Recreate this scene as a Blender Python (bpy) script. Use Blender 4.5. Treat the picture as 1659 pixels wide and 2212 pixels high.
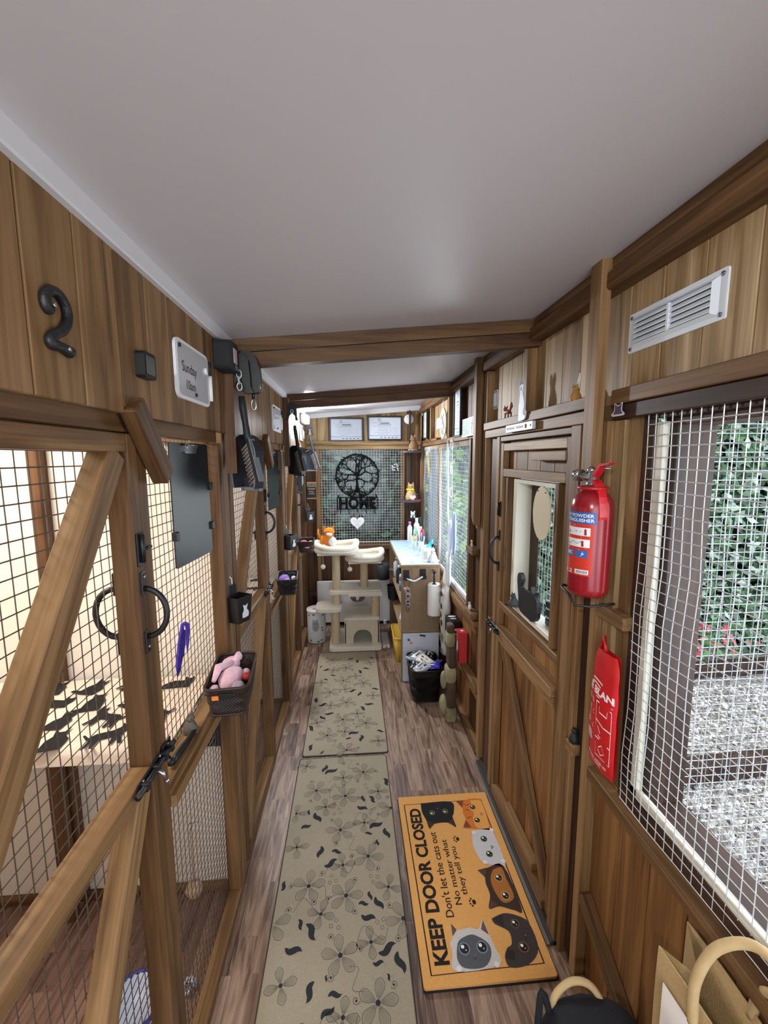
import bpy, bmesh, math, random
from mathutils import Vector, Matrix, noise
random.seed(7)
sc = bpy.context.scene
for o in list(bpy.data.objects): bpy.data.objects.remove(o)
C = sc.collection
PI = math.pi
# ---------------------------------------------------------------- camera
cam = bpy.data.objects.new('camera', bpy.data.cameras.new('camera')); C.objects.link(cam)
cam.data.sensor_fit = 'HORIZONTAL'; cam.data.sensor_width = 36.0; cam.data.lens = 36*916.0/1659
cam.data.clip_start = 0.02
_r = Vector((0.997127, -0.075668, -0.003472)); _d = Vector((-0.012966, -0.125343, -0.992029)); _f = Vector((0.07463, 0.989224, -0.125964))
cam.matrix_world = Matrix(((_r.x, -_d.x, -_f.x, 0), (_r.y, -_d.y, -_f.y, 0), (_r.z, -_d.z, -_f.z, 1.65), (0, 0, 0, 1)))
sc.camera = cam
# ---------------------------------------------------------------- world, exposure, lights
sc.view_settings.view_transform = 'Standard'; sc.view_settings.look = 'None'
sc.view_settings.gamma = 1.0; sc.view_settings.use_curve_mapping = False
sc.view_settings.exposure = 0.25
sc.cycles.use_denoising = True; sc.cycles.max_bounces = 7; sc.cycles.diffuse_bounces = 4; sc.cycles.glossy_bounces = 2
sc.cycles.transparent_max_bounces = 10; sc.cycles.sample_clamp_indirect = 6.0
sc.cycles.use_adaptive_sampling = True; sc.cycles.adaptive_threshold = 0.02
w = bpy.data.worlds.new('overcast_sky'); sc.world = w; w.use_nodes = True
w.node_tree.nodes['Background'].inputs[0].default_value = (0.80, 0.90, 1.0, 1); w.node_tree.nodes['Background'].inputs[1].default_value = 3.0
def area(name, loc, aim, size, sy, power, col):
    l = bpy.data.lights.new(name, 'AREA'); l.shape = 'RECTANGLE'; l.size = size; l.size_y = sy; l.energy = power; l.color = col
    o = bpy.data.objects.new(name, l); C.objects.link(o); o.location = loc
    o.rotation_euler = (Vector(aim)-Vector(loc)).to_track_quat('-Z', 'Y').to_euler(); return o
# added fill light behind the camera, as if from an assumed open entrance
area('rear_fill', (0.25, -1.3, 1.5), (0.15, 2.0, 1.2), 1.2, 1.7, 7, (1.0, 0.98, 0.96))
# daylight entering each window on the right
area('window_daylight_near', (1.02, 0.45, 1.30), (-0.4, 0.7, 1.5), 0.8, 0.8, 5, (0.88, 0.94, 1.0))
area('window_daylight_far', (0.98, 3.0, 1.30), (-0.4, 2.8, 1.35), 1.6, 0.8, 20, (0.88, 0.94, 1.0))
# ---------------------------------------------------------------- materials
def lin(h):
    if isinstance(h, str):
        h = h.lstrip('#'); c = [int(h[i:i+2], 16)/255 for i in (0, 2, 4)]
    else: c = h
    return tuple((x/12.92 if x <= .04045 else ((x+.055)/1.055)**2.4) for x in c)+(1,)
MATS = {}
def M(col, rough=.6, metal=0., nv=0., ns=30., bump=0., emit=None, es=0., alpha=1., spec=.5, sheen=0.):
    key = (col, rough, metal, nv, ns, bump, emit, es, alpha, spec, sheen)
    if key in MATS: return MATS[key]
    m = bpy.data.materials.new('mat_'+str(len(MATS))); m.use_nodes = True; nt = m.node_tree; b = nt.nodes['Principled BSDF']
    b.inputs['Base Color'].default_value = lin(col); b.inputs['Roughness'].default_value = rough; b.inputs['Metallic'].default_value = metal
    b.inputs['Specular IOR Level'].default_value = spec
    if sheen: b.inputs['Sheen Weight'].default_value = sheen
    if emit: b.inputs['Emission Color'].default_value = lin(emit); b.inputs['Emission Strength'].default_value = es
    if nv or bump:
        tc = nt.nodes.new('ShaderNodeTexCoord'); n = nt.nodes.new('ShaderNodeTexNoise'); n.inputs['Scale'].default_value = ns; n.inputs['Detail'].default_value = 5
        nt.links.new(tc.outputs['Object'], n.inputs['Vector'])
        if nv:
            r = nt.nodes.new('ShaderNodeMapRange'); r.inputs[1].default_value = .3; r.inputs[2].default_value = .7; r.inputs[3].default_value = 1-nv; r.inputs[4].default_value = 1+nv*.6
            nt.links.new(n.outputs['Fac'], r.inputs[0])
            mx = nt.nodes.new('ShaderNodeVectorMath'); mx.operation = 'SCALE'; mx.inputs[0].default_value = lin(col)[:3]
            nt.links.new(r.outputs[0], mx.inputs['Scale']); nt.links.new(mx.outputs[0], b.inputs['Base Color'])
        if bump:
            bp = nt.nodes.new('ShaderNodeBump'); bp.inputs['Strength'].default_value = bump; bp.inputs['Distance'].default_value = .004
            nt.links.new(n.outputs['Fac'], bp.inputs['Height']); nt.links.new(bp.outputs[0], b.inputs['Normal'])
    MATS[key] = m; return m
def wood(axis, dark='#4a2e17', mid='#7d5a35', light='#a98456', rough=.55, gscale=1., knots=1.):
    key = ('wood', axis, dark, mid, light, gscale, knots)
    if key in MATS: return MATS[key]
    m = bpy.data.materials.new('wood_'+axis+str(len(MATS))); m.use_nodes = True; nt = m.node_tree; N = nt.nodes.new; Lk = nt.links.new
    b = nt.nodes['Principled BSDF']; b.inputs['Roughness'].default_value = rough; b.inputs['Specular IOR Level'].default_value = .35
    tc = N('ShaderNodeTexCoord'); oi = N('ShaderNodeObjectInfo'); at = N('ShaderNodeAttribute'); at.attribute_name = 'pv'
    ma = N('ShaderNodeMath'); ma.operation = 'MULTIPLY_ADD'; Lk(oi.outputs['Random'], ma.inputs[0]); ma.inputs[1].default_value = 13.; Lk(at.outputs['Fac'], ma.inputs[2])
    ms = N('ShaderNodeMath'); ms.operation = 'MULTIPLY'; Lk(ma.outputs[0], ms.inputs[0]); ms.inputs[1].default_value = 17.3
    va = N('ShaderNodeVectorMath'); va.operation = 'ADD'; Lk(tc.outputs['Object'], va.inputs[0]); Lk(ms.outputs[0], va.inputs[1])
    i = 'xyz'.index(axis)
    def mp(a, l):
        x = N('ShaderNodeVectorMath'); x.operation = 'MULTIPLY'; s = [a*gscale]*3; s[i] = l*gscale; x.inputs[1].default_value = s; Lk(va.outputs[0], x.inputs[0]); return x
    n1 = N('ShaderNodeTexNoise'); n1.inputs['Scale'].default_value = 1; n1.inputs['Detail'].default_value = 3; n1.inputs['Distortion'].default_value = .9; Lk(mp(17, 1.3).outputs[0], n1.inputs['Vector'])
    n2 = N('ShaderNodeTexNoise'); n2.inputs['Scale'].default_value = 1; n2.inputs['Detail'].default_value = 4; Lk(mp(150, 3.5).outputs[0], n2.inputs['Vector'])
    wv = N('ShaderNodeMath'); wv.operation = 'MULTIPLY'; Lk(n1.outputs['Fac'], wv.inputs[0]); wv.inputs[1].default_value = 38.
    sn = N('ShaderNodeMath'); sn.operation = 'SINE'; Lk(wv.outputs[0], sn.inputs[0])
    s2 = N('ShaderNodeMath'); s2.operation = 'MULTIPLY_ADD'; Lk(sn.outputs[0], s2.inputs[0]); s2.inputs[1].default_value = .030; Lk(n1.outputs['Fac'], s2.inputs[2])
    s3 = N('ShaderNodeMath'); s3.operation = 'MULTIPLY_ADD'; Lk(n2.outputs['Fac'], s3.inputs[0]); s3.inputs[1].default_value = .42; Lk(s2.outputs[0], s3.inputs[2])
    s4 = N('ShaderNodeMath'); s4.operation = 'SUBTRACT'; Lk(s3.outputs[0], s4.inputs[0]); s4.inputs[1].default_value = .21
    wn = N('ShaderNodeTexWhiteNoise'); wn.noise_dimensions = '1D'; Lk(ms.outputs[0], wn.inputs['W'])
    s5 = N('ShaderNodeMath'); s5.operation = 'MULTIPLY_ADD'; Lk(wn.outputs['Value'], s5.inputs[0]); s5.inputs[1].default_value = .22; Lk(s4.outputs[0], s5.inputs[2])
    s6 = N('ShaderNodeMath'); s6.operation = 'SUBTRACT'; Lk(s5.outputs[0], s6.inputs[0]); s6.inputs[1].default_value = .11
    cr = N('ShaderNodeValToRGB'); Lk(s6.outputs[0], cr.inputs[0]); e = cr.color_ramp.elements
    e[0].position = .24; e[0].color = lin(dark); e[1].position = .76; e[1].color = lin(light); x = e.new(.5); x.color = lin(mid)
    # knots
    vo = N('ShaderNodeTexVoronoi'); vo.inputs['Scale'].default_value = 1; Lk(mp(7.5, 2.4).outputs[0], vo.inputs['Vector'])
    kr = N('ShaderNodeValToRGB'); Lk(vo.outputs['Distance'], kr.inputs[0]); k = kr.color_ramp.elements
    k[0].position = .03; k[0].color = (.30, .22, .16, 1); k[1].position = .23*knots+.001; k[1].color = (1, 1, 1, 1); x = k.new(.12*knots); x.color = (.62, .52, .44, 1)
    mx = N('ShaderNodeMixRGB'); mx.blend_type = 'MULTIPLY'; mx.inputs[0].default_value = .9; Lk(cr.outputs[0], mx.inputs[1]); Lk(kr.outputs[0], mx.inputs[2])
    Lk(mx.outputs[0], b.inputs['Base Color'])
    bp = N('ShaderNodeBump'); bp.inputs['Strength'].default_value = .25; bp.inputs['Distance'].default_value = .002; Lk(s3.outputs[0], bp.inputs['Height']); Lk(bp.outputs[0], b.inputs['Normal'])
    MATS[key] = m; return m
TIM = dict(dark='#4c331c', mid='#795a38', light='#967550')
PAL = dict(dark='#674e30', mid='#9a7e58', light='#c0a886')
LOW = dict(dark='#4a2f16', mid='#7d5630', light='#9a7144')
DRK = dict(dark='#38230f', mid='#573a22', light='#6f4d30')
STN = dict(dark='#24160f', mid='#3d281d', light='#503728')
MDK = dict(dark='#3c2613', mid='#5e4226', light='#7b5b3b')
WL_ = {a: wood(a, **LOW) for a in 'xyz'}
WM = {a: wood(a, **MDK) for a in 'xyz'}
W = {a: wood(a, **TIM) for a in 'xyz'}
WP = {a: wood(a, **PAL) for a in 'xyz'}
WD = {a: wood(a, **DRK) for a in 'xyz'}
WS = {a: wood(a, **STN, knots=.2) for a in 'xyz'}
BLACK = M('#101114', .45); BLK2 = M('#1b1c20', .6); WHITE = M('#e8e8ea', .5); STEEL = M('#b9bcc0', .28, 1.); WIRE = M('#b9c0c6', .38, .55)
CREAMFR = M('#d8d5c6', .5)
DWIRE = M('#6a5f55', .4, .6)
EACH = {'screw', 'foldback_clip', 'handle_slot', 'magnet', 'leg', 'paw', 'foot', 'white_belly', 'pompom_ball', 'charm_stick'}
# ---------------------------------------------------------------- mesh builder
class MB:
    def __init__(s): s.v = []; s.f = []; s.m = []; s.pv = []; s.sm = []; s.mats = []; s.T = None
    def mi(s, m):
        if m not in s.mats: s.mats.append(m)
        return s.mats.index(m)
    def add(s, vs, fs, m, smooth=False, pv=None):
        b = len(s.v); k = s.mi(m); pv = random.random() if pv is None else pv
        s.v += [tuple(s.T @ Vector(p)) if s.T else tuple(p) for p in vs]
        for f in fs: s.f.append([b+i for i in f]); s.m.append(k); s.pv.append(pv); s.sm.append(smooth)
        return s
    def box(s, x0, x1, y0, y1, z0, z1, m, bev=.002, pv=None):
        if x0 > x1: x0, x1 = x1, x0
        if y0 > y1: y0, y1 = y1, y0
        if z0 > z1: z0, z1 = z1, z0
        bev = min(bev, (x1-x0)*.3, (y1-y0)*.3, (z1-z0)*.3)
        if bev <= 0.0002:
            vs = [(x, y, z) for z in (z0, z1) for y in (y0, y1) for x in (x0, x1)]
            return s.add(vs, [(0, 2, 3, 1), (4, 5, 7, 6), (0, 1, 5, 4), (2, 6, 7, 3), (0, 4, 6, 2), (1, 3, 7, 5)], m, False, pv)
        bm = bmesh.new(); bmesh.ops.create_cube(bm, size=1)
        for v in bm.verts: v.co = Vector(((x0+x1)/2+v.co.x*(x1-x0), (y0+y1)/2+v.co.y*(y1-y0), (z0+z1)/2+v.co.z*(z1-z0)))
        bmesh.ops.bevel(bm, geom=list(bm.edges), offset=bev, segments=1, affect='EDGES', profile=.5)
        bm.verts.index_update(); r = s.add([v.co[:] for v in bm.verts], [[v.index for v in f.verts] for f in bm.faces], m, False, pv); bm.free(); return r
    def bar(s, a, b, w, d, m, up=(1, 0, 0), pv=None):          # rectangular bar from a to b
        a = Vector(a); b = Vector(b); t = (b-a); L = t.length; t.normalize(); u = Vector(up); u = (u-t*u.dot(t)).normalized(); v = t.cross(u)
        old = s.T; Mx = Matrix((u.to_4d(), v.to_4d(), t.to_4d(), (0, 0, 0, 1))).transposed(); Mx.translation = a
        for i in range(3): Mx[3][i] = 0
        s.T = (old @ Mx) if old else Mx; s.box(-w/2, w/2, -d/2, d/2, 0, L, m, .002, pv); s.T = old; return s
    def tube(s, pts, r, m, n=8, closed=False, caps=True, smooth=True):
        P = [Vector(p) for p in pts]; R = r if isinstance(r, (list, tuple)) else [r]*len(P); N_ = len(P); vs = []; prev = None
        for i, p in enumerate(P):
            a = P[(i-1) % N_] if (closed or i > 0) else p; c = P[(i+1) % N_] if (closed or i < N_-1) else p
            t = (c-a); t = t.normalized() if t.length > 1e-9 else Vector((0, 0, 1))
            if prev is None: u = t.orthogonal().normalized()
            else: u = (prev-t*prev.dot(t)); u = u.normalized() if u.length > 1e-6 else t.orthogonal().normalized()
            prev = u; v = t.cross(u)
            for k in range(n): a_ = 2*PI*k/n; vs.append(p+(u*math.cos(a_)+v*math.sin(a_))*R[i])
        fs = []
        for i in range(N_ if closed else N_-1):
            j = (i+1) % N_
            for k in range(n): k2 = (k+1) % n; fs.append((i*n+k, i*n+k2, j*n+k2, j*n+k))
        if caps and not closed: fs.append(list(range(n))[::-1]); fs.append([(N_-1)*n+k for k in range(n)])
        return s.add(vs, fs, m, smooth)
    def wire(s, a, b, r, m):                                     # square wire between two points
        a = Vector(a); b = Vector(b); t = (b-a).normalized(); u = t.orthogonal().normalized(); v = t.cross(u)
        vs = [p+(u*c+v*d)*r for p in (a, b) for c, d in ((1, 1), (-1, 1), (-1, -1), (1, -1))]
        return s.add(vs, [(k, (k+1) % 4, 4+(k+1) % 4, 4+k) for k in range(4)], m, False)
    def lathe(s, prof, m, cx=0, cy=0, n=24, smooth=True, sx=1, sy=1, cap=True):
        vs = []; fs = []
        for r, z in prof:
            for k in range(n): a = 2*PI*k/n; vs.append((cx+r*sx*math.cos(a), cy+r*sy*math.sin(a), z))
        for i in range(len(prof)-1):
            for k in range(n): k2 = (k+1) % n; fs.append((i*n+k, i*n+k2, (i+1)*n+k2, (i+1)*n+k))
        if cap: fs.append(list(range(n))[::-1]); fs.append([(len(prof)-1)*n+k for k in range(n)])
        return s.add(vs, fs, m, smooth)
    def cyl(s, c, r, h, m, axis='z', n=20, smooth=True):
        c = Vector(c); a = {'x': Vector((1, 0, 0)), 'y': Vector((0, 1, 0)), 'z': Vector((0, 0, 1))}[axis]
        return s.tube([c, c+a*h], r, m, n, smooth=smooth)
    def blob(s, c, rx, ry, rz, m, nz=0., f=20., n=16, rot=None, sq=1.):
        vs = []; fs = []; h = n//2+1; c = Vector(c); R = rot or Matrix.Identity(3)
        def se(x): return math.copysign(abs(x)**sq, x)
        for i in range(h+1):
            t = PI*i/h
            for k in range(n):
                a = 2*PI*k/n; p = Vector((rx*se(math.sin(t))*se(math.cos(a)), ry*se(math.sin(t))*se(math.sin(a)), rz*se(math.cos(t))))
                if nz: p *= 1+nz*noise.noise((c+p)*f)
                vs.append(c+R @ p)
        for i in range(h):
            for k in range(n): k2 = (k+1) % n; fs.append((i*n+k, (i+1)*n+k, (i+1)*n+k2, i*n+k2))
        return s.add(vs, fs, m, True)
    def extr(s, pts, fn, h0, h1, m, smooth=False):                # outline in (u,v), extruded along h; fn maps (u,v,h)
        n = len(pts); vs = [fn(u, v, h0) for u, v in pts]+[fn(u, v, h1) for u, v in pts]
        ar = sum(pts[i][0]*pts[(i+1) % n][1]-pts[(i+1) % n][0]*pts[i][1] for i in range(n))
        fs = [list(range(n))[::-1], list(range(n, 2*n))]+[(i, (i+1) % n, n+(i+1) % n, n+i) for i in range(n)]
        if ar < 0: fs = [f[::-1] for f in fs]
        return s.add(vs, fs, m, smooth)
    def pieces(s):                                               # one builder per loose piece
        par = list(range(len(s.v)))
        def find(i):
            while par[i] != i: par[i] = par[par[i]]; i = par[i]
            return i
        for f in s.f:
            for j in f[1:]: par[find(f[0])] = find(j)
        out = {}
        for k, f in enumerate(s.f): out.setdefault(find(f[0]), []).append(k)
        res = []
        for ks in out.values():
            mb = MB(); ids = sorted({i for k in ks for i in s.f[k]}); mp = {i: n for n, i in enumerate(ids)}
            mb.v = [s.v[i] for i in ids]; mb.mats = s.mats
            for k in ks: mb.f.append([mp[i] for i in s.f[k]]); mb.m.append(s.m[k]); mb.pv.append(s.pv[k]); mb.sm.append(s.sm[k])
            res.append(mb)
        return res
    def build(s, name, parent=None, loc=None, rz=None):
        if name in EACH:
            p = s.pieces()
            if len(p) > 1: return [q.build1(name, parent, loc, rz) for q in p][0]
        return s.build1(name, parent, loc, rz)
    def build1(s, name, parent=None, loc=None, rz=None):
        me = bpy.data.meshes.new(name); me.from_pydata(s.v, [], s.f)
        for m in s.mats: me.materials.append(m)
        me.polygons.foreach_set('material_index', s.m); me.polygons.foreach_set('use_smooth', s.sm)
        a = me.attributes.new('pv', 'FLOAT', 'FACE'); a.data.foreach_set('value', s.pv)
        me.update(); o = bpy.data.objects.new(name, me); C.objects.link(o)
        if parent: o.parent = parent
        if loc: o.location = loc
        if rz is not None: o.rotation_euler = (0, 0, rz)
        return o
def bar_part(a, b, w, d, m, name, parent=None, o=(0, 0, 0), up=(1, 0, 0)):   # sloping timber whose own long axis is its grain
    a = Vector(a); b = Vector(b); t = b-a; L = t.length; t.normalize(); u = Vector(up); u = (u-t*u.dot(t)).normalized(); v = t.cross(u)
    mb = MB(); mb.box(-w/2, w/2, -d/2, d/2, 0, L, m, .003); ob = mb.build(name, parent)
    Mx = Matrix((u, v, t)).transposed().to_4x4(); Mx.translation = a-Vector(o); ob.matrix_local = Mx; return ob
# planar mappings: (u, v, height off surface)
def onback(y): return lambda u, v, h: (u, y-h, v)
def onright(x): return lambda u, v, h: (x-h, -u, v)           # u = -y
def onleft(x): return lambda u, v, h: (x+h, u, v)             # u = y
def onfloor(z): return lambda u, v, h: (u, v, z+h)
_tc = {}
def text2d(t, bold=0.):
    k = (t, bold)
    if k not in _tc:
        c = bpy.data.curves.new('t', 'FONT'); c.body = t; c.size = 1; c.offset = bold; c.resolution_u = 3
        o = bpy.data.objects.new('t', c); me = bpy.data.meshes.new_from_object(o)
        vs = [(v.co.x, v.co.y) for v in me.vertices]; fs = [list(p.vertices) for p in me.polygons]
        bpy.data.objects.remove(o); bpy.data.meshes.remove(me); bpy.data.curves.remove(c); _tc[k] = (vs, fs)
    return _tc[k]
def text(mb, t, fn, u, v, wdt, hgt, m, h=.0008, bold=0., ax=(1, 0), ay=(0, 1)):   # text fitted in a box whose corner is (u,v)
    vs, fs = text2d(t, bold)
    if not vs: return
    x0 = min(p[0] for p in vs); x1 = max(p[0] for p in vs); y0 = min(p[1] for p in vs); y1 = max(p[1] for p in vs)
    o = []
    for x, y in vs:
        a = (x-x0)/(x1-x0)*wdt; b = (y-y0)/(y1-y0)*hgt; o.append(fn(u+a*ax[0]+b*ay[0], v+a*ax[1]+b*ay[1], h))
    mb.add(o, fs, m)
def ribbon(mb, pts, wd, fn, m, h=.0006, wf=None, closed=False):
    n = len(pts); L = []; R = []
    for i, (x, y) in enumerate(pts):
        a = pts[i-1] if (i > 0 or closed) else pts[i]; b = pts[(i+1) % n] if (i < n-1 or closed) else pts[i]
        dx, dy = b[0]-a[0], b[1]-a[1]; l = math.hypot(dx, dy) or 1; w_ = wd*(wf(i/(n-1)) if wf else 1)/2
        L.append((x-dy/l*w_, y+dx/l*w_)); R.append((x+dy/l*w_, y-dx/l*w_))
    vs = [fn(a, b, h) for a, b in L+R]; fs = [(i, n+i, n+(i+1) % n, (i+1) % n) for i in range(n if closed else n-1)]
    mb.add(vs, fs, m)
def flat(mb, pts, fn, m, h=.0006): mb.add([fn(a, b, h) for a, b in pts], [list(range(len(pts)))], m)
def ell(cx, cy, rx, ry, n=20, a0=0, a1=2*PI, rot=0):
    c, s_ = math.cos(rot), math.sin(rot); o = []
    full = abs(a1-a0-2*PI) < 1e-6
    for k in range(n if full else n+1):
        t = a0+(a1-a0)*k/n; x, y = rx*math.cos(t), ry*math.sin(t); o.append((cx+x*c-y*s_, cy+x*s_+y*c))
    return o
def rrect(x0, x1, y0, y1, r, n=5):
    o = []
    for cx, cy, a in ((x1-r, y1-r, 0), (x0+r, y1-r, PI/2), (x0+r, y0+r, PI), (x1-r, y0+r, 1.5*PI)):
        for k in range(n+1): t = a+PI/2*k/n; o.append((cx+r*math.cos(t), cy+r*math.sin(t)))
    return o
def spl(pts, n=6):                                               # Catmull-Rom through points of any dimension
    o = []; P = [pts[0]]+list(pts)+[pts[-1]]
    for i in range(1, len(P)-2):
        for k in range(n):
            t = k/n; o.append(tuple(.5*((2*b)+(-a+c)*t+(2*a-5*b+4*c-d)*t*t+(-a+3*b-3*c+d)*t**3) for a, b, c, d in zip(P[i-1], P[i], P[i+1], P[i+2])))
    o.append(tuple(pts[-1])); return o
# ---------------------------------------------------------------- object helpers
def tag(o, label, cat, group=None, kind=None):
    if label: o['label'] = label
    if cat: o['category'] = cat
    if group: o['group'] = group
    if kind: o['kind'] = kind
    return o
def thing(name, label, cat, loc=(0, 0, 0), rz=0, group=None):
    o = bpy.data.objects.new(name, None); C.objects.link(o); o.empty_display_size = .05
    o.location = loc; o.rotation_euler = (0, 0, rz); return tag(o, label, cat, group)
def struct(name, mb, label, cat): return tag(mb.build(name), label, cat, None, 'structure')
_tn = [0]
def trim(mb, label, cat='timber trim'):
    _tn[0] += 1; return struct('trim_%d' % _tn[0], mb, label, cat)
def copy_tree(o, parent=None):
    c = o.copy(); C.objects.link(c)
    if parent: c.parent = parent
    for ch in list(o.children): copy_tree(ch, c)
    return c
def meshpanel(mb, fn, u0, u1, v0, v1, p, r, m, bulge=0., hole=None):
    nu = max(1, round((u1-u0)/p)); nv = max(1, round((v1-v0)/p))
    for i in range(nu+1):
        u = u0+(u1-u0)*i/nu
        if bulge:
            q = 8; pts = [(u, v0+(v1-v0)*j/q) for j in range(q+1)]
            for j in range(q): mb.wire(fn(*pts[j], bulge*noise.noise((pts[j][0]*4, pts[j][1]*4, 1))), fn(*pts[j+1], bulge*noise.noise((pts[j+1][0]*4, pts[j+1][1]*4, 1))), r, m)
        else: mb.wire(fn(u, v0, 0), fn(u, v1, 0), r, m)
    for i in range(nv+1):
        v = v0+(v1-v0)*i/nv
        if bulge:
            q = 8; pts = [(u0+(u1-u0)*j/q, v) for j in range(q+1)]
            for j in range(q): mb.wire(fn(*pts[j], r*2+bulge*noise.noise((pts[j][0]*4, pts[j][1]*4, 1))), fn(*pts[j+1], r*2+bulge*noise.noise((pts[j+1][0]*4, pts[j+1][1]*4, 1))), r, m)
        else: mb.wire(fn(u0, v, r*2), fn(u1, v, r*2), r, m)
# ================================================================ THE SETTING
def cz(x): return 2.062+.083*(x+.41)
# floor: vinyl with printed strips
def floor_mat(c1, c2, c3, name):
    m = bpy.data.materials.new(name); m.use_nodes = True; nt = m.node_tree; N = nt.nodes.new; Lk = nt.links.new; b = nt.nodes['Principled BSDF']
    tc = N('ShaderNodeTexCoord'); mp = N('ShaderNodeMapping'); mp.inputs['Rotation'].default_value = (0, 0, PI/2); Lk(tc.outputs['Object'], mp.inputs[0])
    br = N('ShaderNodeTexBrick'); br.offset = .37; br.inputs['Scale'].default_value = 1; br.inputs['Brick Width'].default_value = .30; br.inputs['Row Height'].default_value = .068
    br.inputs['Mortar Size'].default_value = .0008; br.inputs['Color1'].default_value = (0, 0, 0, 1); br.inputs['Color2'].default_value = (1, 1, 1, 1); br.inputs['Mortar'].default_value = (.35, .35, .35, 1)
    Lk(mp.outputs[0], br.inputs['Vector'])
    mu = N('ShaderNodeVectorMath'); mu.operation = 'MULTIPLY'; mu.inputs[1].default_value = (36, 4, 1); Lk(tc.outputs['Object'], mu.inputs[0])
    sc_ = N('ShaderNodeVectorMath'); sc_.operation = 'SCALE'; sc_.inputs['Scale'].default_value = 9; Lk(br.outputs['Color'], sc_.inputs[0])
    ad = N('ShaderNodeVectorMath'); ad.operation = 'ADD'; Lk(mu.outputs[0], ad.inputs[0]); Lk(sc_.outputs[0], ad.inputs[1])
    n = N('ShaderNodeTexNoise'); n.inputs['Scale'].default_value = 1; n.inputs['Detail'].default_value = 6; n.inputs['Distortion'].default_value = 1.4; Lk(ad.outputs[0], n.inputs['Vector'])
    x = N('ShaderNodeMath'); x.operation = 'MULTIPLY_ADD'; Lk(br.outputs['Color'], x.inputs[0]); x.inputs[1].default_value = .24; Lk(n.outputs['Fac'], x.inputs[2])
    cr = N('ShaderNodeValToRGB'); Lk(x.outputs[0], cr.inputs[0]); e = cr.color_ramp.elements; e[0].position = .38; e[0].color = lin(c1); e[1].position = .82; e[1].color = lin(c3); y = e.new(.58); y.color = lin(c2)
    Lk(cr.outputs[0], b.inputs['Base Color']); b.inputs['Roughness'].default_value = .42; return m
FLM = floor_mat('#44322a', '#7a6152', '#aa907c', 'vinyl_strip_floor')
FLP = floor_mat('#553c33', '#7a5a4c', '#977666', 'pen_floor')
mb = MB(); mb.box(-.46, .75, -1.2, 4.2, -.03, 0, FLM, 0); struct('floor', mb, 'grey-brown wood-strip vinyl floor of the corridor', 'floor')
mb = MB(); mb.box(-1.95, -.46, -1.2, 4.2, -.03, .002, FLP, 0); struct('floor', mb, 'reddish-brown floor inside the pens on the left', 'floor')
# ceiling (sloping panel)
CEIL = M('#cdc8cb', .38, spec=.35)
mb = MB(); vs = [(x, y, cz(x)+h) for h in (0, .03) for x, y in ((-.46, -1.2), (.80, -1.2), (.80, 4.22), (-.46, 4.22))]
mb.add(vs, [(0, 3, 2, 1)][::-1]+[(4, 5, 6, 7), (0, 1, 5, 4), (1, 2, 6, 5), (2, 3, 7, 6), (3, 0, 4, 7)], CEIL)
struct('ceiling', mb, 'smooth pale grey-white sloping ceiling panels', 'ceiling')
# white cornice left + back
CORN = M('#dcdde2', .4)
mb = MB(); mb.box(-.455, -.41, -1.2, 1.572, 2.026, cz(-.41)+.004, CORN, .003); mb.box(-.455, -.41, 1.618, 2.84, 2.026, cz(-.41)+.004, CORN, .003); mb.box(-.455, -.41, 2.9, 4.15, 2.026, cz(-.41)+.004, CORN, .003)
trim(mb, 'white square cornice running along the left side of the ceiling', 'cornice')
mb = MB(); mb.extr([(-.41, 2.022), (.69, 2.105), (.69, cz(.69)), (-.41, cz(-.41))], onback(4.15), 0, .03, CORN)
trim(mb, 'white cornice strip above the certificates on the end wall', 'cornice')
# ceiling beams (double)
for k, (y0, what) in enumerate(((1.572, 'first double timber beam crossing the ceiling, nearest the camera'), (2.845, 'second double timber beam crossing the ceiling, farther away'))):
    mb = MB()
    for (za, zb, dy) in ((-.045, -.002, .0), (-.094, -.047, .006)):
        P = [(-.44, cz(-.44)+za), (.705, cz(.705)+za), (.705, cz(.705)+zb), (-.44, cz(-.44)+zb)]
        mb.extr(P, lambda u, v, h: (u, y0+dy+h, v), 0, .045, WM['x'] if k == 0 else WD['x'])
    trim(mb, what, 'ceiling beam')
def planks(mb, fn, u0, u1, v0, v1, pitch, th, mats, start=None, skip=None):
    u = u0 if start is None else start
    p = [fn(u0, v0, -.004), fn(u1, v1, -.0005)]; mb.box(p[0][0], p[1][0], p[0][1], p[1][1], p[0][2], p[1][2], WD['z'], 0)
    while u < u1-1e-4:
        a = max(u, u0)+.0012; b = min(u+pitch, u1)-.0012; u += pitch
        if b-a < .004: continue
        p = [fn(a, v0, 0), fn(b, v1, th)]
        mb.box(p[0][0], p[1][0], p[0][1], p[1][1], p[0][2], p[1][2], mats, .0018)
# left fascia planks
mb = MB(); planks(mb, onleft(-.44), -1.2, 4.15, 1.736, 2.05, .1145, .015, W['z'], start=-1.21)
for y0, y1 in ((-1.2, .28),): planks(mb, onleft(-.455), y0, y1, 0, 1.736, .1145, .012, W['z'])
planks(mb, onleft(-.455), 4.03, 4.165, 0, 1.736, .068, .015, WD['z'])
struct('wall_left', mb, 'brown vertical boarding above the pen doors along the left side', 'wall')
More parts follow.
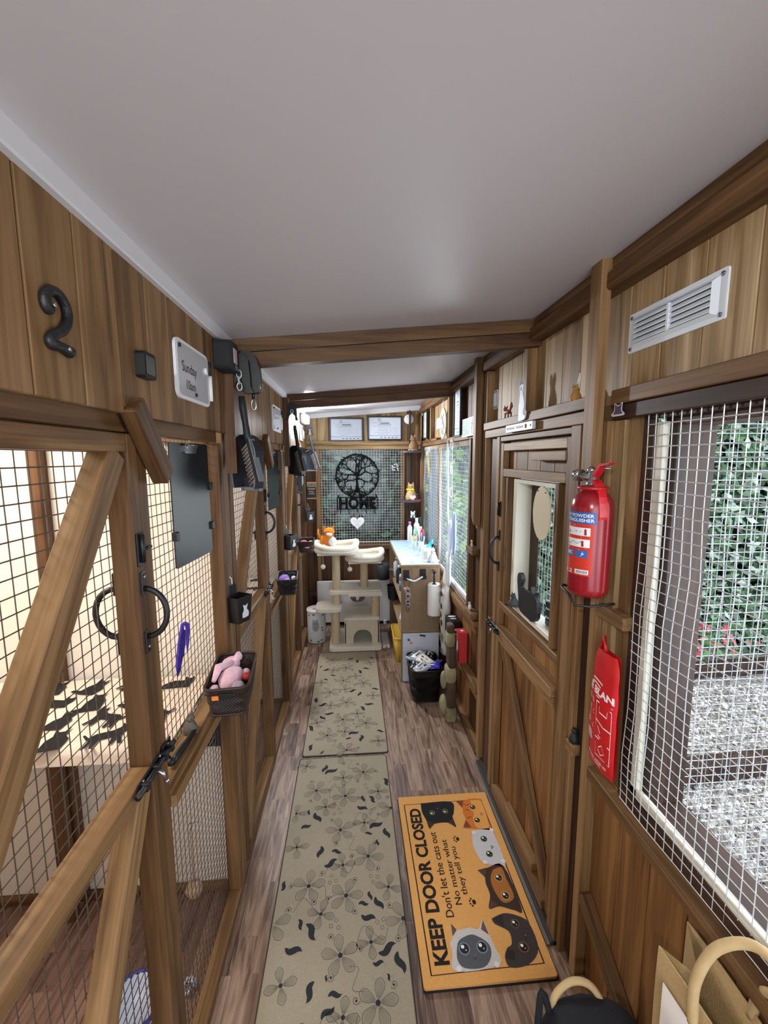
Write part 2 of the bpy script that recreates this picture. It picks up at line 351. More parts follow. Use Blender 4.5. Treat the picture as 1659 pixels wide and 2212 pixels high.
# right wall planks
mb = MB()
R = onright(.72)
def rp(y0, y1, z0, z1, m): planks(mb, R, -y1, -y0, z0, z1, .1145, .015, m, start=-y1)
rp(-1.2, 2.10, 1.79, 2.17, WP['z']); rp(2.10, 2.42, 1.76, 2.17, WP['z']); rp(2.42, 2.95, 1.76, 2.17, WD['z']); rp(2.95, 4.15, 1.76, 2.17, WP['z'])
rp(-1.2, 1.20, 0, .76, WL_['z']); rp(-1.2, .22, .76, 1.79, W['z']); rp(.99, 1.20, .76, 1.79, WP['z'])
rp(1.96, 2.40, 0, 1.76, WD['z']); rp(2.40, 4.15, 0, .76, WL_['z'])
struct('wall_right', mb, 'treated vertical plank boarding along the right side', 'wall')
# back wall planks
mb = MB(); Bk = onback(4.165)
planks(mb, Bk, -.44, .72, 1.77, 2.12, .112, .015, WP['z']); planks(mb, Bk, -.44, -.32, 0, 1.77, .06, .015, WD['z'])
planks(mb, Bk, .50, .72, 0, 1.77, .074, .015, WD['z']); planks(mb, Bk, -.32, .50, 0, .80, .112, .015, WD['z'])
struct('wall_back', mb, 'brown vertical plank boarding on the end wall around its mesh window', 'wall')
# behind the back wall and side ends: outer cladding closes the corners
# back rails
mb = MB(); mb.box(-.437, .70, 4.115, 4.15, 1.775, 1.812, WP['x']); mb.box(-.437, .70, 4.118, 4.15, 1.735, 1.772, WP['x'])
trim(mb, 'pale double rail across the end wall under the certificates', 'rail')
mb = MB(); mb.box(-.437, .70, 4.12, 4.15, .755, .795, W['x']); mb.box(-.437, .70, 4.12, 4.15, .30, .335, WD['x'])
trim(mb, 'cross rails on the dark boarding below the end window', 'rail')
mb = MB(); mb.box(-.345, -.31, 4.105, 4.15, 0, 1.735, W['z']); trim(mb, 'upright left of the end window', 'post')
mb = MB(); mb.box(.535, .56, 4.12, 4.15, 0, 2.1, WD['z']); trim(mb, 'upright in the boarding behind the corner shelves', 'post')
mb = MB(); mb.box(.665, .70, 4.06, 4.15, 0, 2.05, W['z']); trim(mb, 'corner upright at the right end of the corridor', 'post')
# right cornice members
mb = MB(); mb.box(.667, .725, -1.2, 4.15, 2.124, 2.158, WM['y'], .004); mb.box(.655, .725, -1.2, 4.15, 2.074, 2.120, WM['y'], .006)
trim(mb, 'double timber top plate along the right side under the ceiling', 'top plate')
mb = MB(); mb.box(.675, .72, -1.2, 1.085, 1.785, 1.822, W['y']); mb.box(.682, .72, -1.2, 1.085, 1.748, 1.783, WS['y'])
trim(mb, 'double rail under the white vent above the large mesh window', 'rail')
mb = MB(); mb.box(.672, .72, 2.26, 4.12, 1.758, 1.79, W['y']); mb.box(.668, .72, 3.352, 4.12, 1.79, 1.81, W['y'])
trim(mb, 'rail under the framed papers above the far side windows', 'rail')
# hanging posts right
def hang_post(x0, x1, y0, y1, zb, zt, label):
    mb = MB(); cut = .04
    mb.extr([(y0, zb), (y1, zb+cut), (y1, zt), (y0, zt)], lambda u, v, h: (x0+h, u, v), 0, x1-x0, W['z']); trim(mb, label, 'post')
hang_post(.640, .668, 1.10, 1.148, 1.37, 2.15, 'upright with an angled lower end beside the fire extinguisher')
hang_post(.632, .668, 2.155, 2.20, 1.30, 2.15, 'upright with an angled lower end left of the exit door')
mb = MB(); mb.box(.668, .715, 1.615, 1.65, 1.82, 2.074, W['z']); trim(mb, 'short stud behind the white cat figure above the door', 'stud')
mb = MB(); mb.box(.668, .715, 2.09, 2.14, .02, 2.07, W['z']); mb.box(.668, .715, 2.205, 2.235, 1.27, 2.07, W['z']); trim(mb, 'stud at the far side of the exit door', 'stud')
mb = MB(); mb.box(.668, .715, 2.92, 2.955, 1.79, 2.074, W['z']); trim(mb, 'short stud beside the tall framed certificate', 'stud')
mb = MB(); mb.box(.668, .715, 3.60, 3.635, 1.79, 2.074, WP['z']); mb.box(.668, .715, 4.06, 4.1, 1.79, 2.074, WP['z']); trim(mb, 'short studs near the end corner', 'stud')
# right wall studs between door and near window
mb = MB(); mb.box(.672, .705, 1.085, 1.118, .03, 1.745, W['z']); trim(mb, 'stud carrying the fire extinguisher bracket', 'stud')
mb = MB(); mb.box(.690, .705, 1.04, 1.084, 1.0, 1.745, WP['z']); trim(mb, 'batten behind the fire extinguisher', 'batten')
mb = MB(); mb.box(.672, .705, .97, 1.085, 1.215, 1.25, W['y']); mb.box(.672, .705, .22, 1.085, .722, .757, W['y'])
trim(mb, 'rails between the extinguisher and the fire blanket and under the window', 'rail')
_tn[0] += 1; tag(bar_part((.688, 1.085, .33), (.688, .50, .0), .033, .040, W['z'], 'trim_%d' % _tn[0]), 'slanting brace on the lower boarding under the large window', 'brace', None, 'structure')
mb = MB(); mb.box(.690, .712, 1.15, 1.196, .02, 1.37, WS['z']); trim(mb, 'dark recessed strip beside the door jamb', 'strip')
# far right rails
mb = MB(); mb.box(.672, .705, 2.24, 4.12, .70, .735, W['y']); mb.box(.682, .705, 2.24, 4.12, .66, .698, W['y']); trim(mb, 'rail below the far side windows', 'rail')
mb = MB(); mb.box(.660, .705, 2.14, 4.12, .36, .393, W['y']); mb.box(.668, .705, 2.14, 4.12, .325, .358, W['y']); trim(mb, 'low ledge rail carrying the black and red boxes', 'rail')
mb = MB(); mb.box(.665, .705, 2.14, 4.12, 0, .05, W['y']); mb.box(.672, .705, -1.2, 1.085, 0, .045, W['y']); mb.box(.672, .705, 2.375, 2.41, .735, 1.757, WD['z']); trim(mb, 'sole plate along the foot of the right wall', 'sole plate')
mb = MB(); mb.box(.690, .716, 1.97, 2.075, .0, 1.745, WD['z'], 0); trim(mb, 'strip painted as deep shadow in the gap between the exit door frame and the far wall', 'strip')  # dark wood colour stands in for the deep shade of the gap
mb = MB(); mb.box(.655, .70, 2.245, 2.375, 1.115, 1.15, W['y']); trim(mb, 'small upper nogging ledge with a tiny dog figure', 'ledge')
mb = MB(); mb.box(.655, .70, 2.245, 2.375, .745, .78, W['y']); trim(mb, 'small lower nogging ledge with a tiny white figure', 'ledge')
mb = MB(); mb.box(.664, .70, 1.155, 1.197, .735, .77, W['y']); trim(mb, 'small ledge beside the door jamb with a black cat figure', 'ledge')
# ---------------------------------------------------------------- pen interiors
PW = M('#f0e8de', .6, nv=.02, ns=6); PC = M('#e9e4de', .6)
mb = MB(); mb.box(-1.95, -1.9, -1.2, 4.2, 0, 2.0, PW, 0); struct('wall_left_outer', mb, 'cream rear wall inside the pens', 'wall').name = 'wall_left.001'
for k, y in enumerate((.245, 1.50, 2.755, 4.01)):
    mb = MB(); mb.box(-1.9, -.485, y, y+.02, 0, 2.0, PW, 0); mb.box(-1.9, -.485, y-.022, y, 0, .03, W['x']); mb.box(-1.9, -.485, y-.022, y, 1.70, 1.735, W['x'])
    mb.box(-1.045, -1.01, y-.045, y, .03, 1.70, WD['z'])
    o = struct('wall_partition', mb, 'cream partition wall with timber edging between pens, partition %s' % ('behind the camera side', 'behind the cat-print blanket', 'behind the second pen', 'at the far end')[k], 'wall')
mb = MB(); mb.box(-1.95, -.46, -1.2, 4.2, 2.0, 2.03, PC, 0); struct('ceiling', mb, 'off-white ceiling over the pens', 'ceiling')
# ---------------------------------------------------------------- pen fronts
X0, X1 = -.482, -.437
for k in range(3):
    s = k*1.255; wh = ('nearest', 'middle', 'farthest')[k]
    mb = MB(); mb.box(X0, X1, s+.26, s+1.515, .0, .034, W['y']); trim(mb, 'floor plate under the %s pen front' % wh, 'sole plate')
    mb = MB(); mb.box(X0, X1-.004, s+.26, s+1.445, 1.702, 1.748, WM['y']); trim(mb, 'head rail over the %s pen door' % wh, 'head rail')
    mb = MB(); mb.box(X0, X1, s+.905, s+.945, .034, 1.735, WM['z']); trim(mb, 'upright at the latch side of the %s pen door' % wh, 'post')
    mb = MB(); mb.box(X0, X1, s+1.487, s+1.52, .034, 2.03, W['z']); mb.box(X0, X1-.003, s+1.525, s+1.552, .034, 1.735, W['z']); trim(mb, 'post between pen fronts beyond the %s pen' % wh, 'post')
    # hanging batten beneath the beam
    if k < 2:
        mb = MB(); mb.extr([(s+1.487, 1.60), (s+1.55, 1.64), (s+1.55, 2.026), (s+1.487, 2.026)], lambda u, v, h: (-.424+h, u, v), 0, .034, WD['z']); trim(mb, 'dark upright on the boarding beneath the %s ceiling beam' % ('first', 'second')[k], 'post')
    _tn[0] += 1; tag(bar_part((-.418, s+.862, 1.755), (-.418, s+.982, 1.61), .034, .048, WM['z'], 'trim_%d' % _tn[0]), 'short slanting batten at the top corner of the %s pen door' % wh, 'brace', None, 'structure')
    # fixed mesh panel
    t = thing('mesh_panel', 'fixed timber and wire mesh panel beside the %s pen door' % wh, 'panel', (-.46, s+1.19, .034), 0, 'pen front mesh panels'); t['kind'] = 'structure'; t.name = 'wall_left_panel'
    def LP(mb_, nm, par=t, o=(-.46, s+1.19, .034)):
        mb_.v = [(a-o[0], b-o[1], c-o[2]) for a, b, c in mb_.v]; return mb_.build(nm, par)
    m1 = MB(); m1.box(X0, X1, s+1.448, s+1.482, .036, 1.70, WM['z']); LP(m1, 'stile')
    m1 = MB(); m1.box(X0, X1+.0, s+.947, s+1.446, .858, .893, W['y']); m1.box(X0+.006, X1+.012, s+.947, s+1.446, .828, .857, W['y']); LP(m1, 'rail')
    m1 = MB(); meshpanel(m1, onleft(-.4865), s+.93, s+1.46, .02, 1.72, .0262, .0008, DWIRE); LP(m1, 'wire_mesh')
    # door
    d = thing('door_%d' % (k+1), '%s pen door of timber braces and wire mesh with black bolts and pull handle' % wh, 'door', (-.46, s+.305, .04)); d['kind'] = 'structure'
    def DP(mb_, nm, par=d, o=(-.46, s+.305, .04)):
        mb_.v = [(a-o[0], b-o[1], c-o[2]) for a, b, c in mb_.v]; return mb_.build(nm, par)
    for ya, yb in ((.302, .338), (.869, .903)):
        m1 = MB(); m1.box(X0, X1+.002, s+ya, s+yb, .04, 1.699, WM['z']); DP(m1, 'stile')
    for za, zb in ((1.664, 1.699), (.962, .998), (.04, .075)):
        m1 = MB(); m1.box(X0, X1+.001, s+.339, s+.868, za, zb, W['y']); DP(m1, 'rail')
    bar_part((-.459, s+.845, 1.664), (-.459, s+.365, 1.0), .042, .052, W['z'], 'brace', d, (-.46, s+.305, .04))
    bar_part((-.459, s+.842, .962), (-.459, s+.36, .08), .042, .052, W['z'], 'brace', d, (-.46, s+.305, .04))
    m1 = MB(); meshpanel(m1, onleft(-.4865), s+.31, s+.895, .05, 1.69, .0262, .0008, DWIRE); DP(m1, 'wire_mesh')
    # corridor side pull handle and its mate on the pen side
    for x, sg, nm in ((-.434, 1, 'pull_handle'), (-.489, -1, 'inner_pull_handle')):
        m1 = MB(); yy = s+.888
        for zc in (1.395, 1.268): m1.box(x-.002, x+.003, yy-.009, yy+.009, zc-.024, zc+.024, BLACK, .002)
        for zc in (1.408, 1.385, 1.282, 1.258): m1.cyl((x+(.003 if sg > 0 else -.004), yy, zc), .0035, .002, STEEL, 'x', 8)
        P = [(x+sg*(.002+.042*math.sin(a)), yy, 1.332-.052*math.cos(a)) for a in [PI*i/12 for i in range(13)]]
        m1.tube(P, .0062, BLACK, 8); DP(m1, nm)
    # bolts
    m1 = MB(); m1.box(-.434, -.431, s+.872, s+.903, 1.432, 1.50, BLACK, .001); m1.tube([(-.428, s+.885, 1.44), (-.428, s+.885, 1.498)], .005, BLACK, 8); m1.tube([(-.428, s+.92, 1.466), (-.428, s+.885, 1.466)], .004, BLACK, 6)
    for zc in (1.438, 1.47, 1.495): m1.cyl((-.431, s+.896, zc), .003, .002, STEEL, 'x', 8)
    DP(m1, 'upper_bolt')
    m1 = MB(); m1.box(-.4345, -.431, s+.80, s+.902, .975, 1.005, BLACK, .001); m1.tube([(-.425, s+.785, .992), (-.425, s+.955, .992)], .0065, BLACK, 8)
    for a in (.81, .86, .90, .93): m1.box(-.432, -.417, s+a, s+a+.012, .982, 1.002, BLACK, .002)
    m1.tube([(-.425, s+.862, .992), (-.41, s+.862, .984), (-.405, s+.866, .965)], .004, STEEL, 8); m1.blob((-.405, s+.867, .963), .006, .006, .006, STEEL, n=8)
    m1.box(-.4345, -.431, s+.912, s+.955, .975, 1.008, BLACK, .001)
    for a in (.82, .895, .935): m1.cyl((-.431, s+a, 1.0), .0035, .003, STEEL, 'x', 8)
    DP(m1, 'lower_bolt')
# ---------------------------------------------------------------- windows
def frame_rect(mb, fn, u0, u1, v0, v1, wd, h0, h1, mh, mv):
    def bx(a, b, c, d, m):
        p = fn(a, c, h0); q = fn(b, d, h1); mb.box(p[0], q[0], p[1], q[1], p[2], q[2], m, .002)
    bx(u0, u1, v1-wd, v1, mh); bx(u0, u1, v0, v0+wd, mh); bx(u0, u0+wd, v0+wd, v1-wd, mv); bx(u1-wd, u1, v0+wd, v1-wd, mv)
GL = bpy.data.materials.new('pane'); GL.use_nodes = True; nt = GL.node_tree; nt.nodes.remove(nt.nodes['Principled BSDF'])
a_ = nt.nodes.new('ShaderNodeBsdfTransparent'); a_.inputs[0].default_value = (.90, .95, .98, 1); b_ = nt.nodes.new('ShaderNodeBsdfGlossy'); b_.inputs['Roughness'].default_value = .12; c_ = nt.nodes.new('ShaderNodeMixShader'); f_ = nt.nodes.new('ShaderNodeFresnel'); f_.inputs[0].default_value = 1.45
nt.links.new(f_.outputs[0], c_.inputs[0]); nt.links.new(a_.outputs[0], c_.inputs[1]); nt.links.new(b_.outputs[0], c_.inputs[2]); nt.links.new(c_.outputs[0], nt.nodes['Material Output'].inputs[0])
# near right window
wn = thing('window_1', 'large near window on the right covered with white wire mesh', 'window', (.705, .60, .75)); wn['kind'] = 'structure'
def wpart(mb_, nm, par, o):
    mb_.v = [(a-o[0], b-o[1], c-o[2]) for a, b, c in mb_.v]; return mb_.build(nm, par)
o1 = (.705, .60, .75)
mb = MB(); frame_rect(mb, onright(.705), -.985, -.20, .757, 1.783, .045, 0, .006, WS['y'], WS['z']); wpart(mb, 'window_frame', wn, o1)
mb = MB()
mb.box(.70, .715, .915, .94, .802, 1.73, CREAMFR, .002); mb.box(.70, .715, .24, .94, .802, .824, CREAMFR, .002); wpart(mb, 'cream_strip', wn, o1)
mb = MB(); mb.box(.716, .81, .895, .935, .70, 1.80, WS['z']); mb.box(.716, .81, .20, .895, .76, .80, WS['y']); mb.box(.716, .81, .20, .895, 1.72, 1.80, WS['y']); wpart(mb, 'reveal', wn, o1)
mb = MB(); meshpanel(mb, onright(.697), -.965, -.22, .762, 1.776, .0256, .0009, M('#d3d7da', .4, .3), bulge=.012); wpart(mb, 'wire_mesh', wn, o1)
# second mesh beyond (outer run)
mb = MB(); mb.box(.90, 2.4, 1.14, 1.18, 1.85, 1.9, WS['x']); meshpanel(mb, lambda u, v, h: (u, 1.13+h, v), .93, 2.4, -.1, 1.9, .0262, .0009, M('#c9d6de', .4, .3)); struct('trim_mesh_run', mb, 'white wire mesh of the outdoor run beyond the near window', 'wire mesh').name = 'trim_90'
# far right windows
for n, (y0, y1, lab) in enumerate(((2.42, 3.335, 'nearer'), (3.352, 4.06, 'farther'))):
    t = thing('window_%d' % (n+2), '%s of the two mesh-covered side windows at the far end' % lab, 'window', (.705, (y0+y1)/2, .74)); t['kind'] = 'structure'; o = (.705, (y0+y1)/2, .74)
    mb = MB(); frame_rect(mb, onright(.705), -y1, -y0, .74, 1.757, .032, 0, .012, W['y'], W['z']); wpart(mb, 'window_frame', t, o)
    mb = MB(); mb.box(.70, .712, y0+.03, y1-.03, .775, .80, M('#dfe6ea', .5), .001); wpart(mb, 'white_sill_strip', t, o)
    if n == 1: mb = MB(); mb.box(.735, .738, y0+.02, y1-.02, .75, 1.75, GL, 0); wpart(mb, 'pane', t, o)
    mb = MB(); meshpanel(mb, onright(.69), -y1+.01, -y0-.01, .76, 1.75, .026, .0005, M('#cfd8de', .4, .3), bulge=.012); wpart(mb, 'wire_mesh', t, o)
# end window
t = thing('window_4', 'square end window behind white mesh with the black tree sign', 'window', (.09, 4.15, .77)); t['kind'] = 'structure'; o = (.09, 4.15, .77)
mb = MB(); frame_rect(mb, onback(4.15), -.325, .515, .79, 1.775, .042, 0, .012, W['x'], W['z']); wpart(mb, 'window_frame', t, o)
mb = MB(); mb.box(-.28, .475, 4.19, 4.193, .83, 1.74, GL, 0); wpart(mb, 'pane', t, o)
mb = MB(); meshpanel(mb, onback(4.125), -.318, .508, .80, 1.77, .0270, .0010, M('#d0d2cc', .4, .3)); wpart(mb, 'wire_mesh', t, o)
mb = MB(); mb.box(-.27, .47, 4.118, 4.124, .826, .836, CREAMFR, .001); wpart(mb, 'white_bead', t, o)
# ---------------------------------------------------------------- exit door on the right
d = thing('door_4', 'boarded exit door with a mesh-covered window and diagonal brace', 'door', (.69, 1.24, .02)); d['kind'] = 'structure'; o = (.69, 1.24, .02)
def dp(mb_, nm, par=d): return wpart(mb_, nm, par, o)
mb = MB(); q = onright(.715)
planks(mb, q, -1.85, -1.77, .03, 1.70, .1145, .014, WL_['z']); planks(mb, q, -1.77, -1.34, .03, .995, .1145, .014, WL_['z']); planks(mb, q, -1.77, -1.34, 1.565, 1.70, .1145, .014, W['z']); planks(mb, q, -1.34, -1.262, .03, 1.70, .1145, .014, W['z']); mb.box(.716, .722, 1.262, 1.34, .03, 1.71, WD['z'], 0); mb.box(.716, .722, 1.77, 1.885, .03, 1.71, WD['z'], 0); mb.box(.716, .722, 1.34, 1.77, .03, .99, WD['z'], 0); mb.box(.716, .722, 1.34, 1.77, 1.568, 1.71, WD['z'], 0); dp(mb, 'boarding')
for a, b in ((1.262, 1.292), (1.852, 1.884)):
    mb = MB(); mb.box(.672, .70, a, b, .03, 1.715, W['z']); dp(mb, 'stile')
for a, b, z0, z1, xx in ((1.294, 1.85, 1.68, 1.712, .672), (1.294, 1.55, 1.64, 1.672, .668), (1.294, 1.85, 1.568, 1.602, .672), (1.294, 1.85, .962, .994, .672), (1.294, 1.85, .845, .88, .655), (1.294, 1.85, .81, .843, .664), (1.294, 1.85, .03, .065, .66), (1.40, 1.70, .068, .10, .668)):
    mb = MB(); mb.box(xx, .70, a, b, z0, z1, WP['y'] if z0 > 1.5 else W['y']); dp(mb, 'rail')
bar_part((.685, 1.80, .81), (.685, 1.31, .09), .026, .048, W['z'], 'brace', d, o)
mb = MB(); mb.box(.674, .70, 1.336, 1.362, .996, 1.566, W['z']); mb.box(.674, .70, 1.79, 1.815, .996, 1.566, W['z']); dp(mb, 'window_stile')
mb = MB(); mb.box(.690, .76, 1.735, 1.765, 1.0, 1.562, CREAMFR, .002); mb.box(.690, .76, 1.364, 1.735, 1.0, 1.02, CREAMFR, .002); mb.box(.690, .76, 1.364, 1.735, 1.545, 1.562, CREAMFR, .002); dp(mb, 'cream_window_lining')
mb = MB(); mb.box(.757, .763, 1.66, 1.735, 1.02, 1.545, WS['z']); dp(mb, 'outer_frame')
mb = MB(); meshpanel(mb, onright(.775), -1.75, -1.36, 1.01, 1.55, .0262, .0007, M('#cfd8de', .4, .3)); dp(mb, 'wire_mesh')
mb = MB()
for zc in (1.30, 1.155): mb.box(.666, .672, 1.862, 1.878, zc-.024, zc+.024, BLACK, .002)
mb.tube([(.668-.04*math.sin(a), 1.87, 1.228-.062*math.cos(a)) for a in [PI*i/12 for i in range(13)]], .006, BLACK, 8); dp(mb, 'pull_handle')
mb = MB(); mb.box(.665, .671, 1.858, 1.882, 1.385, 1.455, BLACK, .002); mb.tube([(.662, 1.87, 1.39), (.662, 1.87, 1.45)], .005, BLACK, 8); dp(mb, 'upper_bolt')
mb = MB(); mb.box(.650, .655, 1.80, 1.905, .852, .878, BLACK, .001); mb.tube([(.645, 1.78, .865), (.645, 1.95, .865)], .006, BLACK, 8)
for a in (1.81, 1.85, 1.89, 1.915): mb.box(.638, .652, a, a+.012, .855, .876, BLACK, .002)
mb.tube([(.645, 1.845, .865), (.633, 1.845, .858), (.628, 1.843, .84)], .0035, STEEL, 8); dp(mb, 'lower_bolt')
# jambs + head
mb = MB(); mb.box(.664, .712, 1.200, 1.256, .0, 1.745, W['z']); mb.box(.672, .712, 1.18, 1.199, 0, 1.745, W['z']); trim(mb, 'near jamb of the exit door', 'door jamb')
mb = MB(); mb.box(.668, .712, 1.895, 1.93, .0, 1.745, W['z']); mb.box(.66, .69, 1.932, 1.965, .84, .875, W['y']); mb.box(.702, .716, 1.86, 1.975, 0, 1.745, WD['z'], 0); trim(mb, 'far jamb of the exit door with bolt keep', 'door jamb')
mb = MB(); mb.box(.652, .718, 1.168, 2.085, 1.784, 1.818, W['y']); mb.box(.660, .718, 1.168, 2.085, 1.745, 1.781, W['y']); mb.box(.672, .712, 1.256, 1.90, 1.722, 1.743, W['y']); mb.box(.70, .722, 1.2, 1.95, 1.70, 1.75, WD['y'], 0); trim(mb, 'double lintel ledge above the exit door', 'lintel')
mb = MB(); mb.box(.655, .71, 1.20, 2.08, 0, .018, M('#3b3532', .5)); mb.box(.64, .655, 1.20, 2.08, 0, .008, M('#8f8a86', .35, .6)); trim(mb, 'dark threshold strip at the foot of the exit door', 'threshold')
# pattern data measured on the mats (mm)
BIG1= [(40, 2050), (-196, 1943), (-52, 1898), (164, 1809), (-71, 1707), (47, 1572), (-187, 1465), (-42, 1418), (-302, 1338), (164, 1321), (-59, 1224), (59, 1090), (-82, 2187)]
SM1= [(-263, 2117), (-65, 2019), (110, 1914), (-145, 1839), (36, 1737), (-254, 1636), (-57, 1541), (120, 1438), (-133, 1359), (45, 1255), (-244, 1156), (-47, 1064), (-278, 1811)]
LF1= [(-160, 2049, -92, 2085), (134, 2178, 119, 2104), (142, 1998, 162, 1945), (-159, 2119, -176, 2064), (-301, 2027, -262, 2031), (-218, 1828, -219, 1796), (-190, 1810, -159, 1755), (-246, 1726, -201, 1743), (35, 1894, 39, 1853), (63, 1886, 91, 1843), (7, 1833, 56, 1812), (60, 1702, 122, 1732), (129, 1702, 145, 1647), (38, 1679, 72, 1677), (91, 1647, 93, 1615), (-133, 1543, -80, 1572), (-151, 1634, -163, 1578), (-304, 1560, -252, 1548), (-291, 1455, -282, 1495), (146, 1529, 168, 1475), (69, 1405, 98, 1358), (48, 1428, 54, 1392), (4, 1383, 43, 1380), (14, 1345, 68, 1331), (-212, 1347, -198, 1309), (-183, 1329, -148, 1272), (-246, 1260, -185, 1249), (68, 1221, 129, 1250), (133, 1221, 153, 1156), (48, 1195, 86, 1195), (92, 1161, 100, 1140), (-139, 1159, -157, 1103), (-94, 1117, -50, 1118), (-111, 1064, -70, 1090), (-100, 1173, -102, 1153), (-105, 1604, -61, 1596)]
CI1= [(-108, 1975), (-117, 1959), (-91, 1956), (47, 1964), (56, 1941), (-82, 1823), (-72, 1800), (-101, 1795), (71, 1800), (85, 1810), (66, 1784), (-100, 1499), (-82, 1479), (-106, 1472), (55, 1486), (82, 1480), (62, 1462), (-76, 1334), (-94, 1316), (-67, 1309), (93, 1324), (70, 1317), (87, 1298)]
BIG2= [(-177, 3322), (-63, 3185), (-82, 2993), (65, 2945), (-174, 2839), (-57, 2704), (-291, 2601), (-77, 2515), (68, 2468), (-167, 2365), (-49, 2228)]
SM2= [(124, 3254), (-164, 3153), (-244, 2975), (10, 3049), (-67, 2871), (128, 2773), (-161, 2678), (15, 2572), (-238, 2495), (-62, 2393), (135, 2294)]
LF2= [(-46, 3318, -5, 3346), (37, 3311, 21, 3256), (121, 3340, 166, 3328), (-263, 3237, -272, 3202), (-243, 3159, -191, 3184), (28, 3137, 58, 3084), (66, 3163, 123, 3156), (-185, 3076, -138, 3067), (-221, 3036, -195, 3002), (-291, 2934, -262, 2892), (-43, 2841, 14, 2865), (37, 2829, 25, 2775), (123, 2861, 175, 2851), (-253, 2775, -265, 2714), (-243, 2683, -184, 2708), (68, 2683, 131, 2669), (35, 2647, 68, 2599), (-192, 2589, -133, 2588), (-218, 2567, -188, 2523), (-289, 2465, -253, 2412), (-38, 2361, 26, 2386), (34, 2355, 31, 2293), (131, 2385, 175, 2374), (-244, 2290, -260, 2236), (-201, 2213, -176, 2232), (-57, 2332, -20, 2333)]
CI2= [(-195, 2941), (-183, 2925), (-44, 2923), (-28, 2932), (-209, 2610), (-201, 2634), (-203, 2454), (-180, 2467), (-172, 2444), (-36, 2455), (-9, 2467)]
MT_corner= [(202, 1851), (631, 1849), (629, 1102), (195, 1104)]
MT_frame= [(228, 1811), (600, 1816), (605, 1144), (232, 1139)]
MT_black= [(307, 1814), (453, 1813), (452, 1750), (441, 1727), (444, 1672), (414, 1698), (351, 1697), (325, 1673), (317, 1720), (306, 1762)]
MT_orange= [(479, 1812), (513, 1812), (547, 1823), (593, 1819), (601, 1793), (595, 1659), (566, 1650), (520, 1659), (476, 1667), (497, 1706), (494, 1741), (498, 1774)]
MT_white= [(511, 1644), (537, 1652), (595, 1653), (602, 1631), (602, 1488), (577, 1480), (525, 1493), (505, 1514), (495, 1573), (501, 1618)]
MT_tortie= [(480, 1469), (524, 1476), (590, 1479), (599, 1312), (569, 1311), (521, 1328), (480, 1323), (499, 1369), (497, 1414), (500, 1443)]
MT_tpatch= [(542, 1466), (579, 1472), (583, 1424), (586, 1355), (540, 1339), (520, 1388), (522, 1433)]
MT_grey= [(478, 1289), (526, 1303), (570, 1293), (605, 1265), (604, 1186), (554, 1145), (492, 1141), (483, 1168), (500, 1195), (520, 1206), (524, 1244), (484, 1271)]
MT_siam= [(326, 1287), (349, 1263), (391, 1267), (421, 1260), (445, 1288), (454, 1237), (460, 1201), (459, 1151), (313, 1144), (314, 1197), (313, 1225), (325, 1243)]
MT_sface= [(329, 1199), (344, 1229), (385, 1244), (412, 1237), (442, 1212), (440, 1178), (407, 1148), (345, 1150), (326, 1172)]
MT_eyes= [(352, 1756), (414, 1760), (548, 1773), (548, 1700), (549, 1604), (550, 1533), (554, 1432), (556, 1363), (555, 1266), (556, 1193), (356, 1204), (417, 1204)]
MT_ears= [(453, 1799), (329, 1696), (427, 1689), (492, 1802), (494, 1678), (498, 1463), (501, 1338), (331, 1266), (444, 1264)]
MT_nose= [(382, 1779), (577, 1734), (570, 1564), (580, 1399), (577, 1227), (386, 1182)]
MT_txt1= [(298, 1168), (302, 1780), (247, 1166), (248, 1772)]
MT_txt2= [(340, 1307), (343, 1654)]
MT_txt3= [(382, 1348), (378, 1612)]
MT_txt4= [(415, 1380), (430, 1578)]
MT_paw= [(430, 1350), (434, 1613)]
MT_pawsw= [(325, 1150), (450, 1152), (597, 1645), (597, 1498), (514, 1638), (522, 1499)]
MT_EARS= [[(317, 1720), (325, 1673), (351, 1697)], [(414, 1698), (444, 1672), (438, 1716)], [(479, 1812), (513, 1812), (498, 1774)], [(476, 1667), (497, 1706), (512, 1665)], [(480, 1469), (518, 1472), (501, 1439)], [(480, 1323), (498, 1354), (516, 1330)], [(480, 1289), (521, 1298), (512, 1259)], [(485, 1168), (501, 1193), (521, 1184), (514, 1160)], [(328, 1285), (345, 1263), (326, 1243)], [(445, 1287), (452, 1238), (430, 1258)]]
MT_OFACE= [(549, 1813), (590, 1810), (599, 1787), (594, 1670), (567, 1655), (536, 1663), (531, 1703), (545, 1743), (532, 1768)]
MT_STR= [[(508, 1794), (526, 1786), (550, 1797)], [(510, 1763), (528, 1756)], [(505, 1716), (528, 1720)], [(574, 1740), (584, 1731), (573, 1723)], [(568, 1572), (579, 1563), (565, 1555)], [(586, 1467), (596, 1448)], [(600, 1402), (604, 1381)], [(585, 1343), (595, 1327)], [(573, 1234), (581, 1227), (572, 1219)], [(380, 1176), (383, 1170), (391, 1176)], [(379, 1774), (383, 1778), (386, 1772)]]
